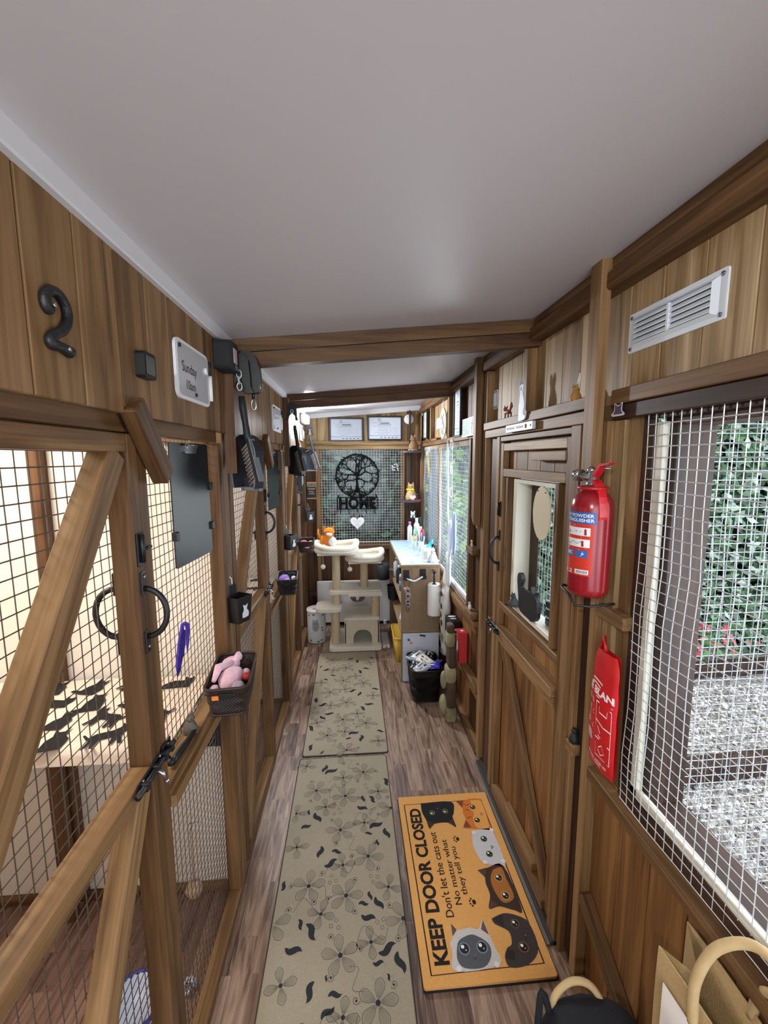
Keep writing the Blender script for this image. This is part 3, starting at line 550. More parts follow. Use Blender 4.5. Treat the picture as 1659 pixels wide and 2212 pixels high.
# ================================================================ MATS
RUG = M('#a09581', .95, nv=.10, ns=260, bump=.3); RUGP = M('#a39a86', .95); INK = M('#23262a', .9); LNK = M('#4a4944', .9); EDG = M('#4a4234', .9); PET = M('#988e7b', .95)
def flower(mb, x, y, s, n, rot):
    for k in range(n):
        a = rot+2*PI*k/n; cx, cy = x+math.cos(a)*s*.60, y+math.sin(a)*s*.60
        if not inside(cx, cy): continue
        sh = [(cx+p*math.cos(a)-q*math.sin(a), cy+p*math.sin(a)+q*math.cos(a)) for p, q in spl([(-.5*s, 0), (-.2*s, .17*s), (.12*s, .27*s), (.3*s, .22*s), (.47*s, 0), (.3*s, -.22*s), (.12*s, -.27*s), (-.2*s, -.17*s), (-.5*s, 0)], 3)[:-1]]
        flat(mb, sh, FN, PET, .0003); ribbon(mb, sh, .0013, FN, LNK, .0006, closed=True)
        for j in (-2, -1, 0, 1, 2):
            ribbon(mb, [(cx+p*math.cos(a)-q*math.sin(a), cy+p*math.sin(a)+q*math.cos(a)) for p, q in ((-.38*s, j*.02*s), (.05*s, j*.085*s), (.36*s-abs(j)*.05*s, j*.08*s))], .0007, FN, LNK, .0006)
    if inside(x, y): flat(mb, ell(x, y, .13*s, .13*s, 12), FN, INK, .0009)
def leaf(mb, x0, y0, x1, y1, sg):
    if not (inside(x0, y0) and inside(x1, y1)): return
    dx, dy = x1-x0, y1-y0; L = math.hypot(dx, dy); nx, ny = -dy/L, dx/L
    L *= 1; P = spl([(x0, y0), (x0+dx*.3+nx*L*.16*sg, y0+dy*.3+ny*L*.16*sg), (x0+dx*.7-nx*L*.02*sg, y0+dy*.7-ny*L*.02*sg), (x1+nx*L*.08*sg, y1+ny*L*.08*sg)], 4)
    ribbon(mb, P, min(L*.34, .022), FN, INK, .0006, wf=lambda t: max(.05, math.sin(PI*min(1, t*1.08))**.8))
def curl(mb, x, y, s, rot, sg):
    P = [(x+s*(1-t*.82)*math.cos(rot+sg*t*7.2)*(.5)+s*.5*math.cos(rot+PI)*0, y+s*(1-t*.82)*math.sin(rot+sg*t*7.2)*.5) for t in [i/20 for i in range(21)]]
    if all(inside(*p) for p in P): ribbon(mb, P, .0015, FN, LNK, .0006); flat(mb, ell(P[-1][0], P[-1][1], .0035, .0035, 8), FN, INK, .0007)
def runner(x0, x1, y0, y1, BIG, SM, LF, CI, label, seed):
    global inside, FN
    rnd = random.Random(seed); cx, cy = (x0+x1)/2, (y0+y1)/2
    inside = lambda a, b: x0+.004 < a < x1-.004 and y0+.004 < b < y1-.004
    FN = lambda u, v, h: (u-cx, v-cy, .006+h)
    top = thing('runner_rug', label, 'rug', (cx, cy, 0), 0, 'floral runner rugs on the corridor floor')
    mb = MB(); mb.extr([(a-cx, b-cy) for a, b in rrect(x0, x1, y0, y1, .018)], lambda u, v, h: (u, v, h), .0005, .006, RUG)
    eb = MB(); eb.tube([(a-cx, b-cy, .0038) for a, b in rrect(x0+.001, x1-.001, y0+.001, y1-.001, .017)], .0032, EDG, 6, closed=True); eb.build('edge_binding', top)
    for i, (a, b) in enumerate(BIG):
        a /= 1000; b /= 1000; rt = rnd.uniform(0, 6); flower(mb, a, b, .060, 5, rt)
        for k in range(3): an = rt+rnd.uniform(.4, .8)+k*2.1; curl(mb, a+math.cos(an)*.068, b+math.sin(an)*.068, .026, an+PI, rnd.choice((-1, 1)))
    for a, b in SM: flower(mb, a/1000, b/1000, .048, 4, rnd.uniform(-.3, .3)+PI/4*0)
    for a, b, c, d_ in LF: leaf(mb, a/1000, b/1000, c/1000, d_/1000, rnd.choice((-1, 1)))
    for a, b in CI:
        if inside(a/1000, b/1000): ribbon(mb, ell(a/1000, b/1000, .0065, .0065, 12), .0012, FN, LNK, .0006, closed=True)
    B = sorted(BIG, key=lambda p: p[1])
    for p, q in zip(B, B[1:]):
        a = (p[0]/1000, p[1]/1000); b = (q[0]/1000, q[1]/1000)
        if math.hypot(a[0]-b[0], a[1]-b[1]) > .28: continue
        dx, dy = b[0]-a[0], b[1]-a[1]; P = spl([(a[0]+dx*.28-dy*.05, a[1]+dy*.28+dx*.05), (a[0]+dx*.45-dy*.18, a[1]+dy*.45+dx*.18), (a[0]+dx*.6+dy*.1, a[1]+dy*.6-dx*.1), (a[0]+dx*.75, a[1]+dy*.75)], 6)
        if all(inside(*z) for z in P): ribbon(mb, P, .0013, FN, LNK, .0005)
    mb.build('woven_pile', top)
runner(-.305, .170, .62, 2.175, BIG1+[(a, b-478) for a, b in BIG1 if b-478 < 1070 and b-478 > 640], SM1+[(a, b-478) for a, b in SM1 if b-478 < 1040 and b-478 > 640], LF1+[(a, b-478, c, d_-478) for a, b, c, d_ in LF1 if b-478 < 1050 and b-478 > 640], CI1, 'beige floral runner rug nearest the camera, beside the orange door mat', 3)
runner(-.295, .185, 2.195, 3.461, BIG2, SM2, LF2, CI2, 'beige floral runner rug ending under the cat tree at the far end', 5)
# ---- orange door mat
ORG = M('#dfa45c', .95, nv=.12, ns=300, bump=.35); ORB = M('#dc8f38', .95, nv=.08, ns=300, bump=.3)
mcx, mcy = .418, 1.486
def mm_(l): return [(a/1000, b/1000) for a, b in l]
FM = lambda u, v, h: (u-mcx, v-mcy, .0142+h)
dm = thing('door_mat', 'orange door mat with cartoon cats and the words KEEP DOOR CLOSED', 'door mat', (mcx, mcy, 0))
mb = MB(); mb.extr(rrect(.200-mcx, .637-mcx, 1.104-mcy, 1.862-mcy, .006, 3), lambda u, v, h: (u, v, h), .0, .006, M('#16181c', .8)); mb.build('rubber_backing', dm); mb = MB()
mb.extr(rrect(.203-mcx, .634-mcx, 1.107-mcy, 1.859-mcy, .008, 3), lambda u, v, h: (u, v, h), .006, .0142, ORG)
KK = M('#1a1410', .95); ribbon(mb, mm_(MT_frame), .0048, FM, KK, .0005, closed=True)
def cat2(pts, col, h=.0008, sm=True): P_ = mm_(pts); flat(mb, spl(P_+[P_[0]], 4)[:-1], FM, M(col, .95, nv=.12, ns=200), h)
cat2(MT_black, '#15161a'); cat2(MT_orange, '#d0722a'); cat2(MT_OFACE, '#dfa050', .0010); cat2(MT_white, '#c9c7cc'); cat2(MT_tortie, '#3a2a22'); cat2(MT_tpatch, '#a8692c', .0012); cat2(MT_grey, '#3b3433'); cat2(MT_siam, '#c9c4c0')
cat2(MT_sface, '#55585e', .0012)
e_ = mm_(MT_eyes); sz = [.0105, .0105, .0105, .0105, .0115, .0115, .013, .013, .0125, .0135, .0155, .0155]; irc = ['#8a8a40', '#8a8a40', '#5a3c1a', '#5a3c1a', '#4f7a50', '#4f7a50', '#c79a55', '#c79a55', '#8a5a30', '#8a5a30', '#7d8ea0', '#7d8ea0']
for i, (p, r_, c_) in enumerate(zip(e_, sz, irc)):
    flat(mb, ell(p[0], p[1], r_*1.22, r_*1.22), FM, M(c_, .9), .0016); flat(mb, ell(p[0], p[1], r_, r_), FM, M('#07070a', .5), .0020)
    flat(mb, ell(p[0]-r_*.3, p[1]+(-.3 if i < 2 else .35)*r_, r_*.38, r_*.38, 10), FM, M('#f2f2f4', .6), .0024); flat(mb, ell(p[0]+r_*.3, p[1]-r_*.35, r_*.15, r_*.15, 8), FM, M('#d0d4da', .6), .0024)
for p in mm_(MT_nose): flat(mb, ell(p[0], p[1], .0035, .003, 8), FM, M('#8c5a50', .9), .0018)
for p in mm_(MT_pawsw): flat(mb, ell(p[0], p[1], .009, .009, 10), FM, M('#dedce0', .95), .0018)
EC = ['#3a2a28', '#3a2a28', '#7a4426', '#7a4426', '#553a30', '#553a30', '#2a2422', '#2a2422', '#6a4a44', '#6a4a44']
for P_, c_ in zip(MT_EARS, EC): flat(mb, mm_(P_), FM, M(c_, .95), .0014)
for P_ in MT_STR: ribbon(mb, mm_(P_), .0022, FM, M('#2a1a14', .9), .0015)
text(mb, 'KEEP DOOR CLOSED', FM, .299, 1.164, .622, .052, KK, .001, .035, ax=(0, 1), ay=(-1, 0))
text(mb, "Don't let the cats out", FM, .347, 1.305, .35, .030, KK, .001, .004, ax=(0, 1), ay=(-1, 0))
text(mb, 'No matter what', FM, .386, 1.345, .27, .024, KK, .001, .004, ax=(0, 1), ay=(-1, 0))
text(mb, 'they tell you', FM, .424, 1.378, .20, .030, KK, .001, .004, ax=(0, 1), ay=(-1, 0))
for p in mm_(MT_paw):
    flat(mb, ell(p[0]+.002, p[1], .007, .009, 10), FM, KK, .001)
    for a in (-1.1, -.4, .4, 1.1): flat(mb, ell(p[0]-.013*math.cos(a)-.001, p[1]+.014*math.sin(a), .0035, .0035, 8), FM, KK, .001)
mb.build('printed_pile', dm)
# ================================================================ LEFT SIDE THINGS
# house number 2
o = thing('house_number', 'black cast iron number 2 screwed to the boards', 'house number', (-.425, .675, 1.845))
mb = MB(); P = spl([(-.014, .012), (-.022, .018), (-.021, .032), (-.008, .042), (.010, .040), (.022, .026), (.021, .008), (.008, -.008), (-.010, -.018), (-.020, -.028), (-.017, -.034), (.0, -.033), (.022, -.036)], 5)
n_ = len(P); vs = []
mb.tube([(.005, a, b) for a, b in P], [.0075]*(n_-5)+[.0078, .008, .0085, .009, .009], M('#17181a', .5, nv=.3, ns=120, bump=.5), 8); mb.build('numeral', o)
mb = MB()
for a, b in ((-.014, .020), (.010, -.034)): mb.cyl((.0115, a, b), .0035, .002, STEEL, 'x', 10)
mb.build('screw', o)
# thermometer
o = thing('room_thermometer', 'small black square thermometer with a grey screen on the boards', 'thermometer', (-.425, .929, 1.838))
mb = MB(); mb.extr(rrect(-.026, .026, -.026, .026, .008), onleft(0), 0, .018, BLACK); mb.build('casing', o)
mb = MB(); mb.extr(rrect(-.017, .018, -.018, .018, .002), onleft(0), .0185, .0195, M('#55585a', .2)); mb.build('screen', o)
# whiteboards
def whiteboard(y0, y1, z0, z1, label, msg):
    cy, c_z = (y0+y1)/2, (z0+z1)/2; w2, h2 = (y1-y0)/2, (z1-z0)/2
    o = thing('small_whiteboard', label, 'whiteboard', (-.425, cy, c_z), 0, 'little whiteboards above the pen doors')
    mb = MB(); mb.extr(rrect(-w2, w2, -h2, h2, .022), onleft(0), .001, .008, WHITE); mb.build('frame', o)
    mb = MB(); mb.extr(rrect(-w2+.008, w2-.008, -h2+.008, h2-.008, .016), onleft(0), .008, .009, M('#c4c6cc', .08, spec=.8))
    if msg:
        text(mb, 'Sunday', onleft(0), -.085, -.012, .10, .034, BLACK, .0096, .002); text(mb, '10am', onleft(0), -.06, -.045, .06, .024, BLACK, .0096, .002)
    mb.build('writing_surface', o)
    mb = MB(); mb.cyl((.009, -w2+.02, h2-.018), .005, .004, BLK2, 'x', 10); mb.cyl((.009, .0, -h2+.02), .005, .004, BLK2, 'x', 10); mb.cyl((.009, w2-.03, h2-.045), .010, .005, WHITE, 'x', 14); mb.build('magnet', o)
    mb = MB(); mb.tube([(.01, w2+.006, -h2+.02), (.01, w2+.006, .02)], .006, WHITE, 8); mb.tube([(.01, w2+.006, .02), (.01, w2+.006, .06)], .0065, BLK2, 8); mb.build('marker_pen', o)
whiteboard(1.09, 1.325, 1.80, 1.944, 'small glossy whiteboard with Sunday 10am written on it', True)
whiteboard(2.355, 2.62, 1.80, 1.94, 'blank reflective little whiteboard over the second pen', False)
whiteboard(3.56, 3.80, 1.80, 1.93, 'farthest little whiteboard, beside the lit bulkhead lamp', False)
# clipboards
def clipboard(y, x, label):
    o = thing('clipboard', label, 'clipboard', (x, y, 1.70), 0, 'black clipboards hanging on the pen mesh')
    Rm = Matrix.Rotation(math.radians(-5), 4, 'Z')
    mb = MB(); mb.T = Rm; mb.extr(rrect(-.108, .125, -.345, -.006, .008, 3), onleft(0), 0, .004, M('#1b2326', .35)); mb.build('board', o)
    mb = MB(); mb.T = Rm; mb.extr(rrect(-.035, .035, -.035, -.008, .006, 3), onleft(0), .004, .010, STEEL); mb.tube([(.009, -.03, -.03), (.016, -.03, -.012), (.016, .03, -.012), (.009, .03, -.03)], .002, STEEL, 6); mb.tube([(.004, 0, -.008), (.006, .006, .004), (.002, 0, .014), (-.004, -.004, .022)], .0015, STEEL, 6); mb.build('clip', o)
    mb = MB(); mb.T = Rm
    for a, b in ((-.105, -.25), (.125, -.13), (.125, -.255)): mb.box(-.003, .012, a-.008, a+.010, b-.018, b+.006, BLACK, .002)
    mb.build('foldback_clip', o)
clipboard(1.258, -.466, 'black clipboard hanging on the nearest pen mesh')
clipboard(2.545, -.466, 'black clipboard hanging on the middle pen mesh')
clipboard(3.78, -.466, 'black clipboard hanging on the farthest pen mesh, behind the grey dustpan')
# zipped case and lead
o = thing('zip_case', 'black zipped case with a pink label hanging under the white cornice', 'case', (-.39, 1.455, 1.975))
mb = MB(); mb.extr(rrect(-.055, .050, -.045, .045, .018), lambda u, v, h: (h-.033, u, v), 0, .05, M('#202224', .75, nv=.2, ns=400, bump=.4)); mb.build('body', o)
mb = MB(); mb.box(-.034, .019, -.004, 0, -.047, .047, M('#0c0d0e', .7), .001); mb.build('seam', o)
mb = MB(); mb.box(.0175, .0195, -.015, .025, -.02, .026, M('#c9b2bb', .5), .001); mb.box(.0175, .021, .0, .035, -.040, -.024, M('#5a6068', .4), .002); mb.build('label', o)
o = thing('retractable_lead', 'black retractable pet lead with a silver end hung on the first beam', 'pet lead', (-.345, 1.545, 1.93))
mb = MB(); mb.extr(spl([(-.045, .07), (.0, .085), (.028, .05), (.036, -.01), (.03, -.05), (.0, -.055), (-.03, -.05), (-.042, .0)], 4), lambda u, v, h: (u, h-.018, v), 0, .036, M('#08080a', .4)); mb.build('casing', o)
mb = MB(); mb.box(.012, .040, -.014, .014, -.046, -.020, STEEL, .004); mb.tube([(.01, -.012, -.05), (.01, -.012, -.075)], .006, BLACK, 8); mb.tube([(.01+.008*math.cos(a), -.012, -.095+.018*math.sin(a)) for a in [2*PI*i/12 for i in range(12)]], .0022, STEEL, 6, closed=True); mb.build('clasp', o)
def cat_hook(loc, sc_, label):
    o = thing('cat_shaped_hook', label, 'wall hook', loc, 0, 'black cat-shaped hooks with chains')
    s = sc_; P = [(-.03, .05), (-.035, -.01), (-.04, -.045), (-.052, -.06), (-.025, -.062), (-.018, -.03), (.0, -.01), (.02, -.03), (.022, -.06), (.045, -.06), (.036, -.04), (.034, .0), (.03, .05), (.0, .07)]
    mb = MB(); mb.extr([(a*s, b*s) for a, b in P], lambda u, v, h: (u, h, v), 0, .006, BLACK); mb.build('plaque', o)
    mb = MB(); lk = .012*s
    for i, dz in enumerate((.0, -.020, -.040)):
        P = [((.001 if i != 1 else 0)+(.0 if i == 1 else .008*math.cos(a)), -.008+(.008*math.cos(a) if i == 1 else 0), -.0+dz*s+.013*s*math.sin(a)) for a in [2*PI*k/14 for k in range(14)]]
        mb.tube(P, .0018, M('#d9d9dc', .35, .3), 6, closed=True)
    mb.build('chain', o); return o
cat_hook((-.372, 1.502, 1.93), 1.0, 'black cat-shaped hook with chain holding the nearest dustpan set')
cat_hook((-.368, 2.74, 1.94), .9, 'black cat-shaped hook with chain holding the middle dustpan set')
cat_hook((-.372, 3.92, 1.90), .7, 'farthest black hook with chain, holding the grey dustpan set')
def dustpan(loc, yaw, body, rim, bris, label):
    o = thing('dustpan_set', label, 'dustpan and brush', loc, yaw, 'dustpan and brush sets hanging on the left')
    mb = MB(); fn = lambda u, v, h: (u, h, v)
    out = spl([(-.010, -.135), (-.040, -.15), (-.062, -.19), (-.058, -.25), (-.055, -.295), (-.05, -.315)], 4)
    pr = [(a, b) for a, b in out]+[(-a, b) for a, b in out[::-1]]
    mb.extr(pr, fn, .030, .034, body)
    for sg in (1, -1): ribbon_pts = [(sg*a, b) for a, b in out]; vs = [(a, .034, b) for a, b in ribbon_pts]+[(a*1.02, -.006, b) for a, b in ribbon_pts]; n_ = len(ribbon_pts); mb.add(vs, [(i, i+1, n_+i+1, n_+i) for i in range(n_-1)], body); mb.tube([(a*1.02, -.006, b) for a, b in ribbon_pts], .0025, rim, 6)
    mb.box(-.05, .05, .022, .036, -.325, -.312, rim, .002); mb.build('dustpan', o)
    mb = MB(); T = Matrix.Rotation(math.radians(-9), 4, 'Y'); mb.T = T
    P = [(0, 0, -.012), (0, 0, -.05), (.001, 0, -.10), (.002, .0, -.14), (.006, 0, -.165)]
    mb.tube(P, [.010, .012, .0105, .012, .010], body, 10); mb.bar((.010, 0, -.155), (.030, 0, -.30), .022, .018, body, up=(0, 1, 0)); mb.bar((.018, 0, -.155), (.040, 0, -.30), .024, .004, rim, up=(0, 1, 0)); mb.build('brush_handle', o)
    mb = MB(); mb.T = T
    for r_ in range(11):
        for q in range(4):
            z = -.168-r_*.0118; x = .008+(.158+z)*-.15*-1*0+(-.155-z)*.135; mb.tube([(x, -.009+q*.006, z), (x-.035, -.010+q*.0066, z-.016-.004*random.random())], [.0026, .0032], bris, 4)
    mb.build('bristles', o)
dustpan((-.362, 1.47, 1.865), math.radians(-38), M('#23262c', .5), M('#6a6f78', .4), M('#8e8580', .8), 'nearest black dustpan and brush hanging on a chain from the first beam')
dustpan((-.352, 2.72, 1.865), math.radians(-38), M('#131416', .5), M('#2c2e31', .4), M('#7d7068', .8), 'middle black dustpan and brush hanging under the second beam')
dustpan((-.370, 3.90, 1.86), math.radians(-8), M('#4a5263', .5), M('#aeb4bd', .4), M('#d8d0c6', .8), 'farthest grey dustpan and brush hanging by the end wall')
# grey plastic lid hanging behind
mb = MB(); mb.extr([(-.035, -.07), (.045, -.05), (.03, .06), (-.02, .07)], onleft(0), 0, .006, M('#8b95a8', .45)); tag(mb.build('grey_scoop', loc=(-.405, 3.50, 1.50)), 'pale grey plastic scoop hanging below the far whiteboard', 'scoop')
# cups
def cup(loc, yaw, label):
    o = thing('hanging_cup', label, 'storage cup', loc, yaw, 'black hanging cups on the left posts')
    mb = MB(); m = M('#141518', .5); vs = []; fs = []
    for z, k in ((.045, 1.), (-.03, .86), (-.05, .74)): vs += [(a*k*.9+.033, b*k, z) for a, b in ((-.034, -.035), (.034, -.035), (.034, .035), (-.034, .035))]
    fs = [(0, 1, 5, 4), (1, 2, 6, 5), (2, 3, 7, 6), (3, 0, 4, 7), (4, 5, 9, 8), (5, 6, 10, 9), (6, 7, 11, 10), (7, 4, 8, 11), (8, 9, 10, 11)]
    mb.add(vs, fs, m); mb.add([(a+(.033-a)*.07, b*.92, c) for a, b, c in vs[:4]]+[(a+(.033-a)*.2, b*.8, -.04) for a, b, c in vs[:4]], [(4, 5, 1, 0), (5, 6, 2, 1), (6, 7, 3, 2), (7, 4, 0, 3), (4, 7, 6, 5)], M('#050506', .7))
    mb.add(vs[:4]+[(a+(.033-a)*.07, b*.92, c) for a, b, c in vs[:4]], [(0, 4, 5, 1), (1, 5, 6, 2), (2, 6, 7, 3), (3, 7, 4, 0)], M('#2a2c30', .4))
    mb.box(0, .005, -.022, .022, -.02, .078, m, .002); mb.build('cup_body', o)
    mb = MB(); fn = lambda u, v, h: (.0645+h, u, v); wp = M('#c9ccd2', .5); flat(mb, spl([(-.016, -.028), (.012, -.028), (.014, -.01), (.006, .0), (.012, .018), (.004, .014), (-.004, .014), (-.012, .018), (-.008, .0), (-.016, -.012)], 2), fn, wp, .0005); mb.build('printed_cat', o)
    mb = MB(); mb.tube([(.002, 0, .07), (.006, 0, .085), (.001, .004, .10), (-.002, -.004, .112)], .002, STEEL, 6); mb.build('hook', o)
cup((-.435, 1.503, 1.125), math.radians(-30), 'near black hanging cup with a small white print beside the second pen door')
cup((-.432, 2.755, 1.115), math.radians(-30), 'middle black hanging cup beside the third pen door')
cup((-.412, 3.965, 1.12), math.radians(-60), 'farthest small black hanging cup near the end wall')
# baskets
def basket_body(mb, w, l, h, m, p=.010, rim=None):
    # perforated basket built of rim, floor and criss-cross strands; w along x, l along y
    def ring(k, z): return [(a*k, b*k, z) for a, b in rrect(-w/2, w/2, -l/2, l/2, min(w, l)*.2, 4)]
    top = ring(1, h); bot = ring(.80, 0); mb.tube(top, .0045, rim or m, 6, closed=True); mb.tube(ring(.80, .002), .004, m, 6, closed=True); mb.add(bot, [list(range(len(bot)))], m)
    t1 = ring(1.0, h-.002); t2 = ring(.97, h*.80); n = len(t1); mb.add(t1+t2, [(i, (i+1) % n, n+(i+1) % n, n+i) for i in range(n)], m)
    t3 = ring(.84, h*.16); mb.add(t3+ring(.80, 0), [(i, (i+1) % n, n+(i+1) % n, n+i) for i in range(n)], m)
    per = []; R_ = rrect(-w/2, w/2, -l/2, l/2, min(w, l)*.2, 4); L = [0]
    for i in range(n): L.append(L[-1]+math.dist(R_[i], R_[(i+1) % n]))
    tot = L[-1]; cnt = int(tot/p)
    def at(s_): 
        s_ %= tot; i = max(j for j in range(n) if L[j] <= s_); t = (s_-L[i])/(L[i+1]-L[i]); a, b = R_[i], R_[(i+1) % n]; return (a[0]+(b[0]-a[0])*t, a[1]+(b[1]-a[1])*t)
    hh = h*.64; st = int(round(hh/p)); 
    for i in range(cnt):
        for sg in (1, -1):
            q0 = at(i*tot/cnt); q1 = at((i+sg*st)*tot/cnt)
            a = Vector((q0[0]*.84, q0[1]*.84, h*.16)); b = Vector((q1[0]*.97, q1[1]*.97, h*.80)); c = Vector((*[x*.905 for x in at((i+sg*st/2)*tot/cnt)], h*.48))
            mb.wire(a, c, p*.20, m); mb.wire(c, b, p*.20, m)
def basket(loc, yaw, w, l, h, m, label, cat='basket', grp='brown hanging baskets on the pen rails', tilt=0):
    o = thing('toy_basket', label, cat, loc, yaw, grp); o.rotation_euler = (0, tilt, yaw)
    mb = MB(); basket_body(mb, w, l, h, m); mb.build('basket_body', o)
    mb = MB()
    for sg in (1, -1): mb.box(-w*.16, w*.16, sg*l/2-.005, sg*l/2+.005, h-.030, h-.012, M('#050505', .8) if sg > 0 else M('#0b0908', .8), .002)
    mb.build('handle_slot', o); return o
BRN = M('#2a1c17', .5); PK = M('#e0b4c6', .95, nv=.12, ns=90, bump=.8, sheen=.5)
basket((-.385, 1.30, .893), math.radians(6), .125, .235, .095, BRN, 'near brown basket with pink soft toys hung on the pen rail')
o = thing('pink_plush_rabbit', 'pink plush rabbit lying in the near brown basket', 'soft toy', (-.385, 1.30, .955))
mb = MB(); mb.blob((0, -.01, .01), .036, .055, .032, PK, .15, 40, 20); mb.blob((-.02, .06, .022), .028, .035, .024, PK, .15, 40, 14); mb.build('body', o)
for a, b in ((-.03, -.06), (.012, .08)):
    mb = MB(); mb.tube([(-.012, .05, .03), (a-.01, b*.6+.03, .044), (a-.008, b, .03)], [.012, .014, .007], PK, 8); mb.build('ear', o)
mb = MB()
for a, b in ((-.035, -.075), (.03, -.06), (.035, .02)): mb.blob((a, b, .008), .014, .024, .014, PK, .1, 40, 10)
mb.build('leg', o)
o = thing('rope_ball_toy', 'grey and white ball toy in the near brown basket beside the pink rabbit', 'toy', (-.350, 1.235, .965)); mb = MB(); mb.blob((0, 0, 0), .020, .020, .020, M('#c9b8c6', .8, nv=.3, ns=80), .1, 60, 12); mb.build('ball', o)
mb = MB(); mb.blob((0, 0, 0), .016, .012, .012, M('#b03028', .6), .1, 60, 10); tag(mb.build('red_toy', loc=(-.337, 1.285, .972)), 'small red toy at the edge of the near basket', 'toy')
mb = MB(); mb.extr([(-.025, -.006), (.025, -.006), (.025, .006), (-.025, .006)], lambda u, v, h: (u, h, v), 0, .004, M('#e07a30', .5)); tag(mb.build('orange_tag', loc=(-.385, 1.178, .965), rz=math.radians(6)), 'orange strip in the handle slot of the near basket', 'tag')
basket((-.375, 2.40, .895), math.radians(6), .11, .20, .09, M('#191315', .5), 'middle dark basket with purple toys hung on the pen rail')
PU = M('#9a78c8', .9, nv=.15, ns=80)
mb = MB(); mb.blob((0, 0, 0), .034, .05, .026, PU, .2, 40, 14); mb.blob((.02, -.05, .005), .02, .03, .014, M('#b59ad8', .9), .1, 40, 10); tag(mb.build('purple_plush', loc=(-.39, 2.39, .965)), 'purple plush toy in the middle basket', 'soft toy')
mb = MB(); mb.blob((0, 0, 0), .024, .03, .022, M('#111014', .9), .5, 60, 14); tag(mb.build('black_pompom', loc=(-.352, 2.43, .975)), 'black fluffy toy in the middle basket', 'toy')
mb = MB(); mb.blob((0, 0, 0), .014, .02, .01, M('#dedee2', .8), .2, 60, 10); tag(mb.build('white_toy', loc=(-.338, 2.375, .978)), 'small white toy in the middle basket', 'toy')
basket((-.355, 3.24, .945), math.radians(3), .12, .17, .085, BRN, 'far brown basket holding a watermelon toy, left of the cat tree')
o = thing('watermelon_toy', 'pink watermelon slice toy in the far basket', 'toy', (-.365, 3.18, 1.01)); mb = MB(); mb.blob((0, 0, .01), .028, .018, .020, M('#e8586c', .8), .03, 30, 14); mb.build('flesh', o); mb = MB(); mb.blob((0, .004, -.004), .031, .018, .012, M('#4e9a58', .8), 0, 1, 14); mb.build('rind', o)
mb = MB(); mb.blob((0, 0, 0), .016, .012, .014, M('#e2b83c', .8), .1, 30, 10); tag(mb.build('yellow_toy', loc=(-.318, 3.19, 1.02)), 'yellow toy in the far basket', 'toy')
mb = MB(); mb.blob((0, 0, 0), .022, .012, .008, M('#e87a88', .8), .1, 30, 10); tag(mb.build('pink_toy', loc=(-.345, 3.165, .985)), 'small pink toy at the front of the far basket', 'toy')
# cat figures
def seated_cat(name, loc, rz, s, col, label, grp=None, eye=None, col2=None):
    o = thing(name, label, 'cat figure', loc, rz, grp); m = M(col, .6, nv=.15, ns=60); m2 = M(col2, .6) if col2 else m
    mb = MB(); mb.lathe([(.30*s, 0), (.36*s, .05*s), (.36*s, .22*s), (.30*s, .42*s), (.20*s, .62*s), (.14*s, .70*s)], m, n=16, sy=1.15); mb.blob((0, -.20*s, .30*s), .14*s, .12*s, .30*s, m2, n=10); mb.build('body', o)
    mb = MB(); mb.blob((0, -.06*s, .82*s), .22*s, .20*s, .19*s, m, n=14)
    for sg in (1, -1): mb.add([(sg*.20*s, -.06*s, .90*s), (sg*.05*s, -.06*s, 1.0*s), (sg*.17*s, -.05*s, 1.15*s), (sg*.12*s, .04*s, .95*s)], [(0, 1, 2), (1, 3, 2), (3, 0, 2), (0, 3, 1)], m)
    mb.build('head', o)
    mb = MB()
    for sg in (1, -1): mb.blob((sg*.09*s, -.24*s, .86*s), .035*s, .02*s, .035*s, M(eye or '#111111', .3), n=8)
    mb.blob((0, -.26*s, .78*s), .03*s, .02*s, .02*s, M('#4a2c28', .5), n=8); mb.build('face', o)
    mb = MB(); mb.tube([(.25*s, .25*s, .06*s), (.42*s, .05*s, .06*s), (.38*s, -.2*s, .07*s), (.2*s, -.32*s, .06*s)], [.07*s, .07*s, .06*s, .03*s], m, 8); mb.build('tail', o)
    mb = MB()
    for sg in (1, -1): mb.blob((sg*.13*s, -.33*s, .05*s), .08*s, .10*s, .05*s, m2, n=10)
    mb.build('paw', o); return o
seated_cat('cat_figurine', (-.458, 1.135, .893), math.radians(60), .052, '#5c5650', 'small grey cat figure sitting on the rail against the nearest mesh')
o = thing('cat_figurine', 'stretched black cat figure on the nearest pen rail', 'cat figure', (-.446, 1.055, .895)); mb = MB(); mb.tube([(-.006, -.055, .004), (-.004, -.04, .012), (0, -.01, .014), (.004, .02, .014), (.008, .045, .020), (.012, .058, .018)], [.005, .009, .010, .009, .007, .003], BLACK, 8); mb.build('body', o)
mb = MB(); mb.blob((-.008, -.058, .014), .010, .012, .010, BLACK, n=10); mb.add([(-.014, -.056, .02), (-.006, -.056, .022), (-.012, -.056, .032)], [(0, 1, 2), (2, 1, 0)], BLACK); mb.build('head', o)
seated_cat('cat_figurine', (-.452, 2.205, .893), math.radians(30), .06, '#8f9096', 'silver cat figure on the middle rail beside the bolt')
seated_cat('cat_figurine', (-.446, 2.262, .893), math.radians(30), .045, '#d6bd84', 'small cream cat figure on the middle rail beside the basket')
seated_cat('cat_figurine', (-.444, 3.515, .893), math.radians(30), .06, '#dfe0e2', 'white and black cat figure on the farthest rail', col2='#222326')
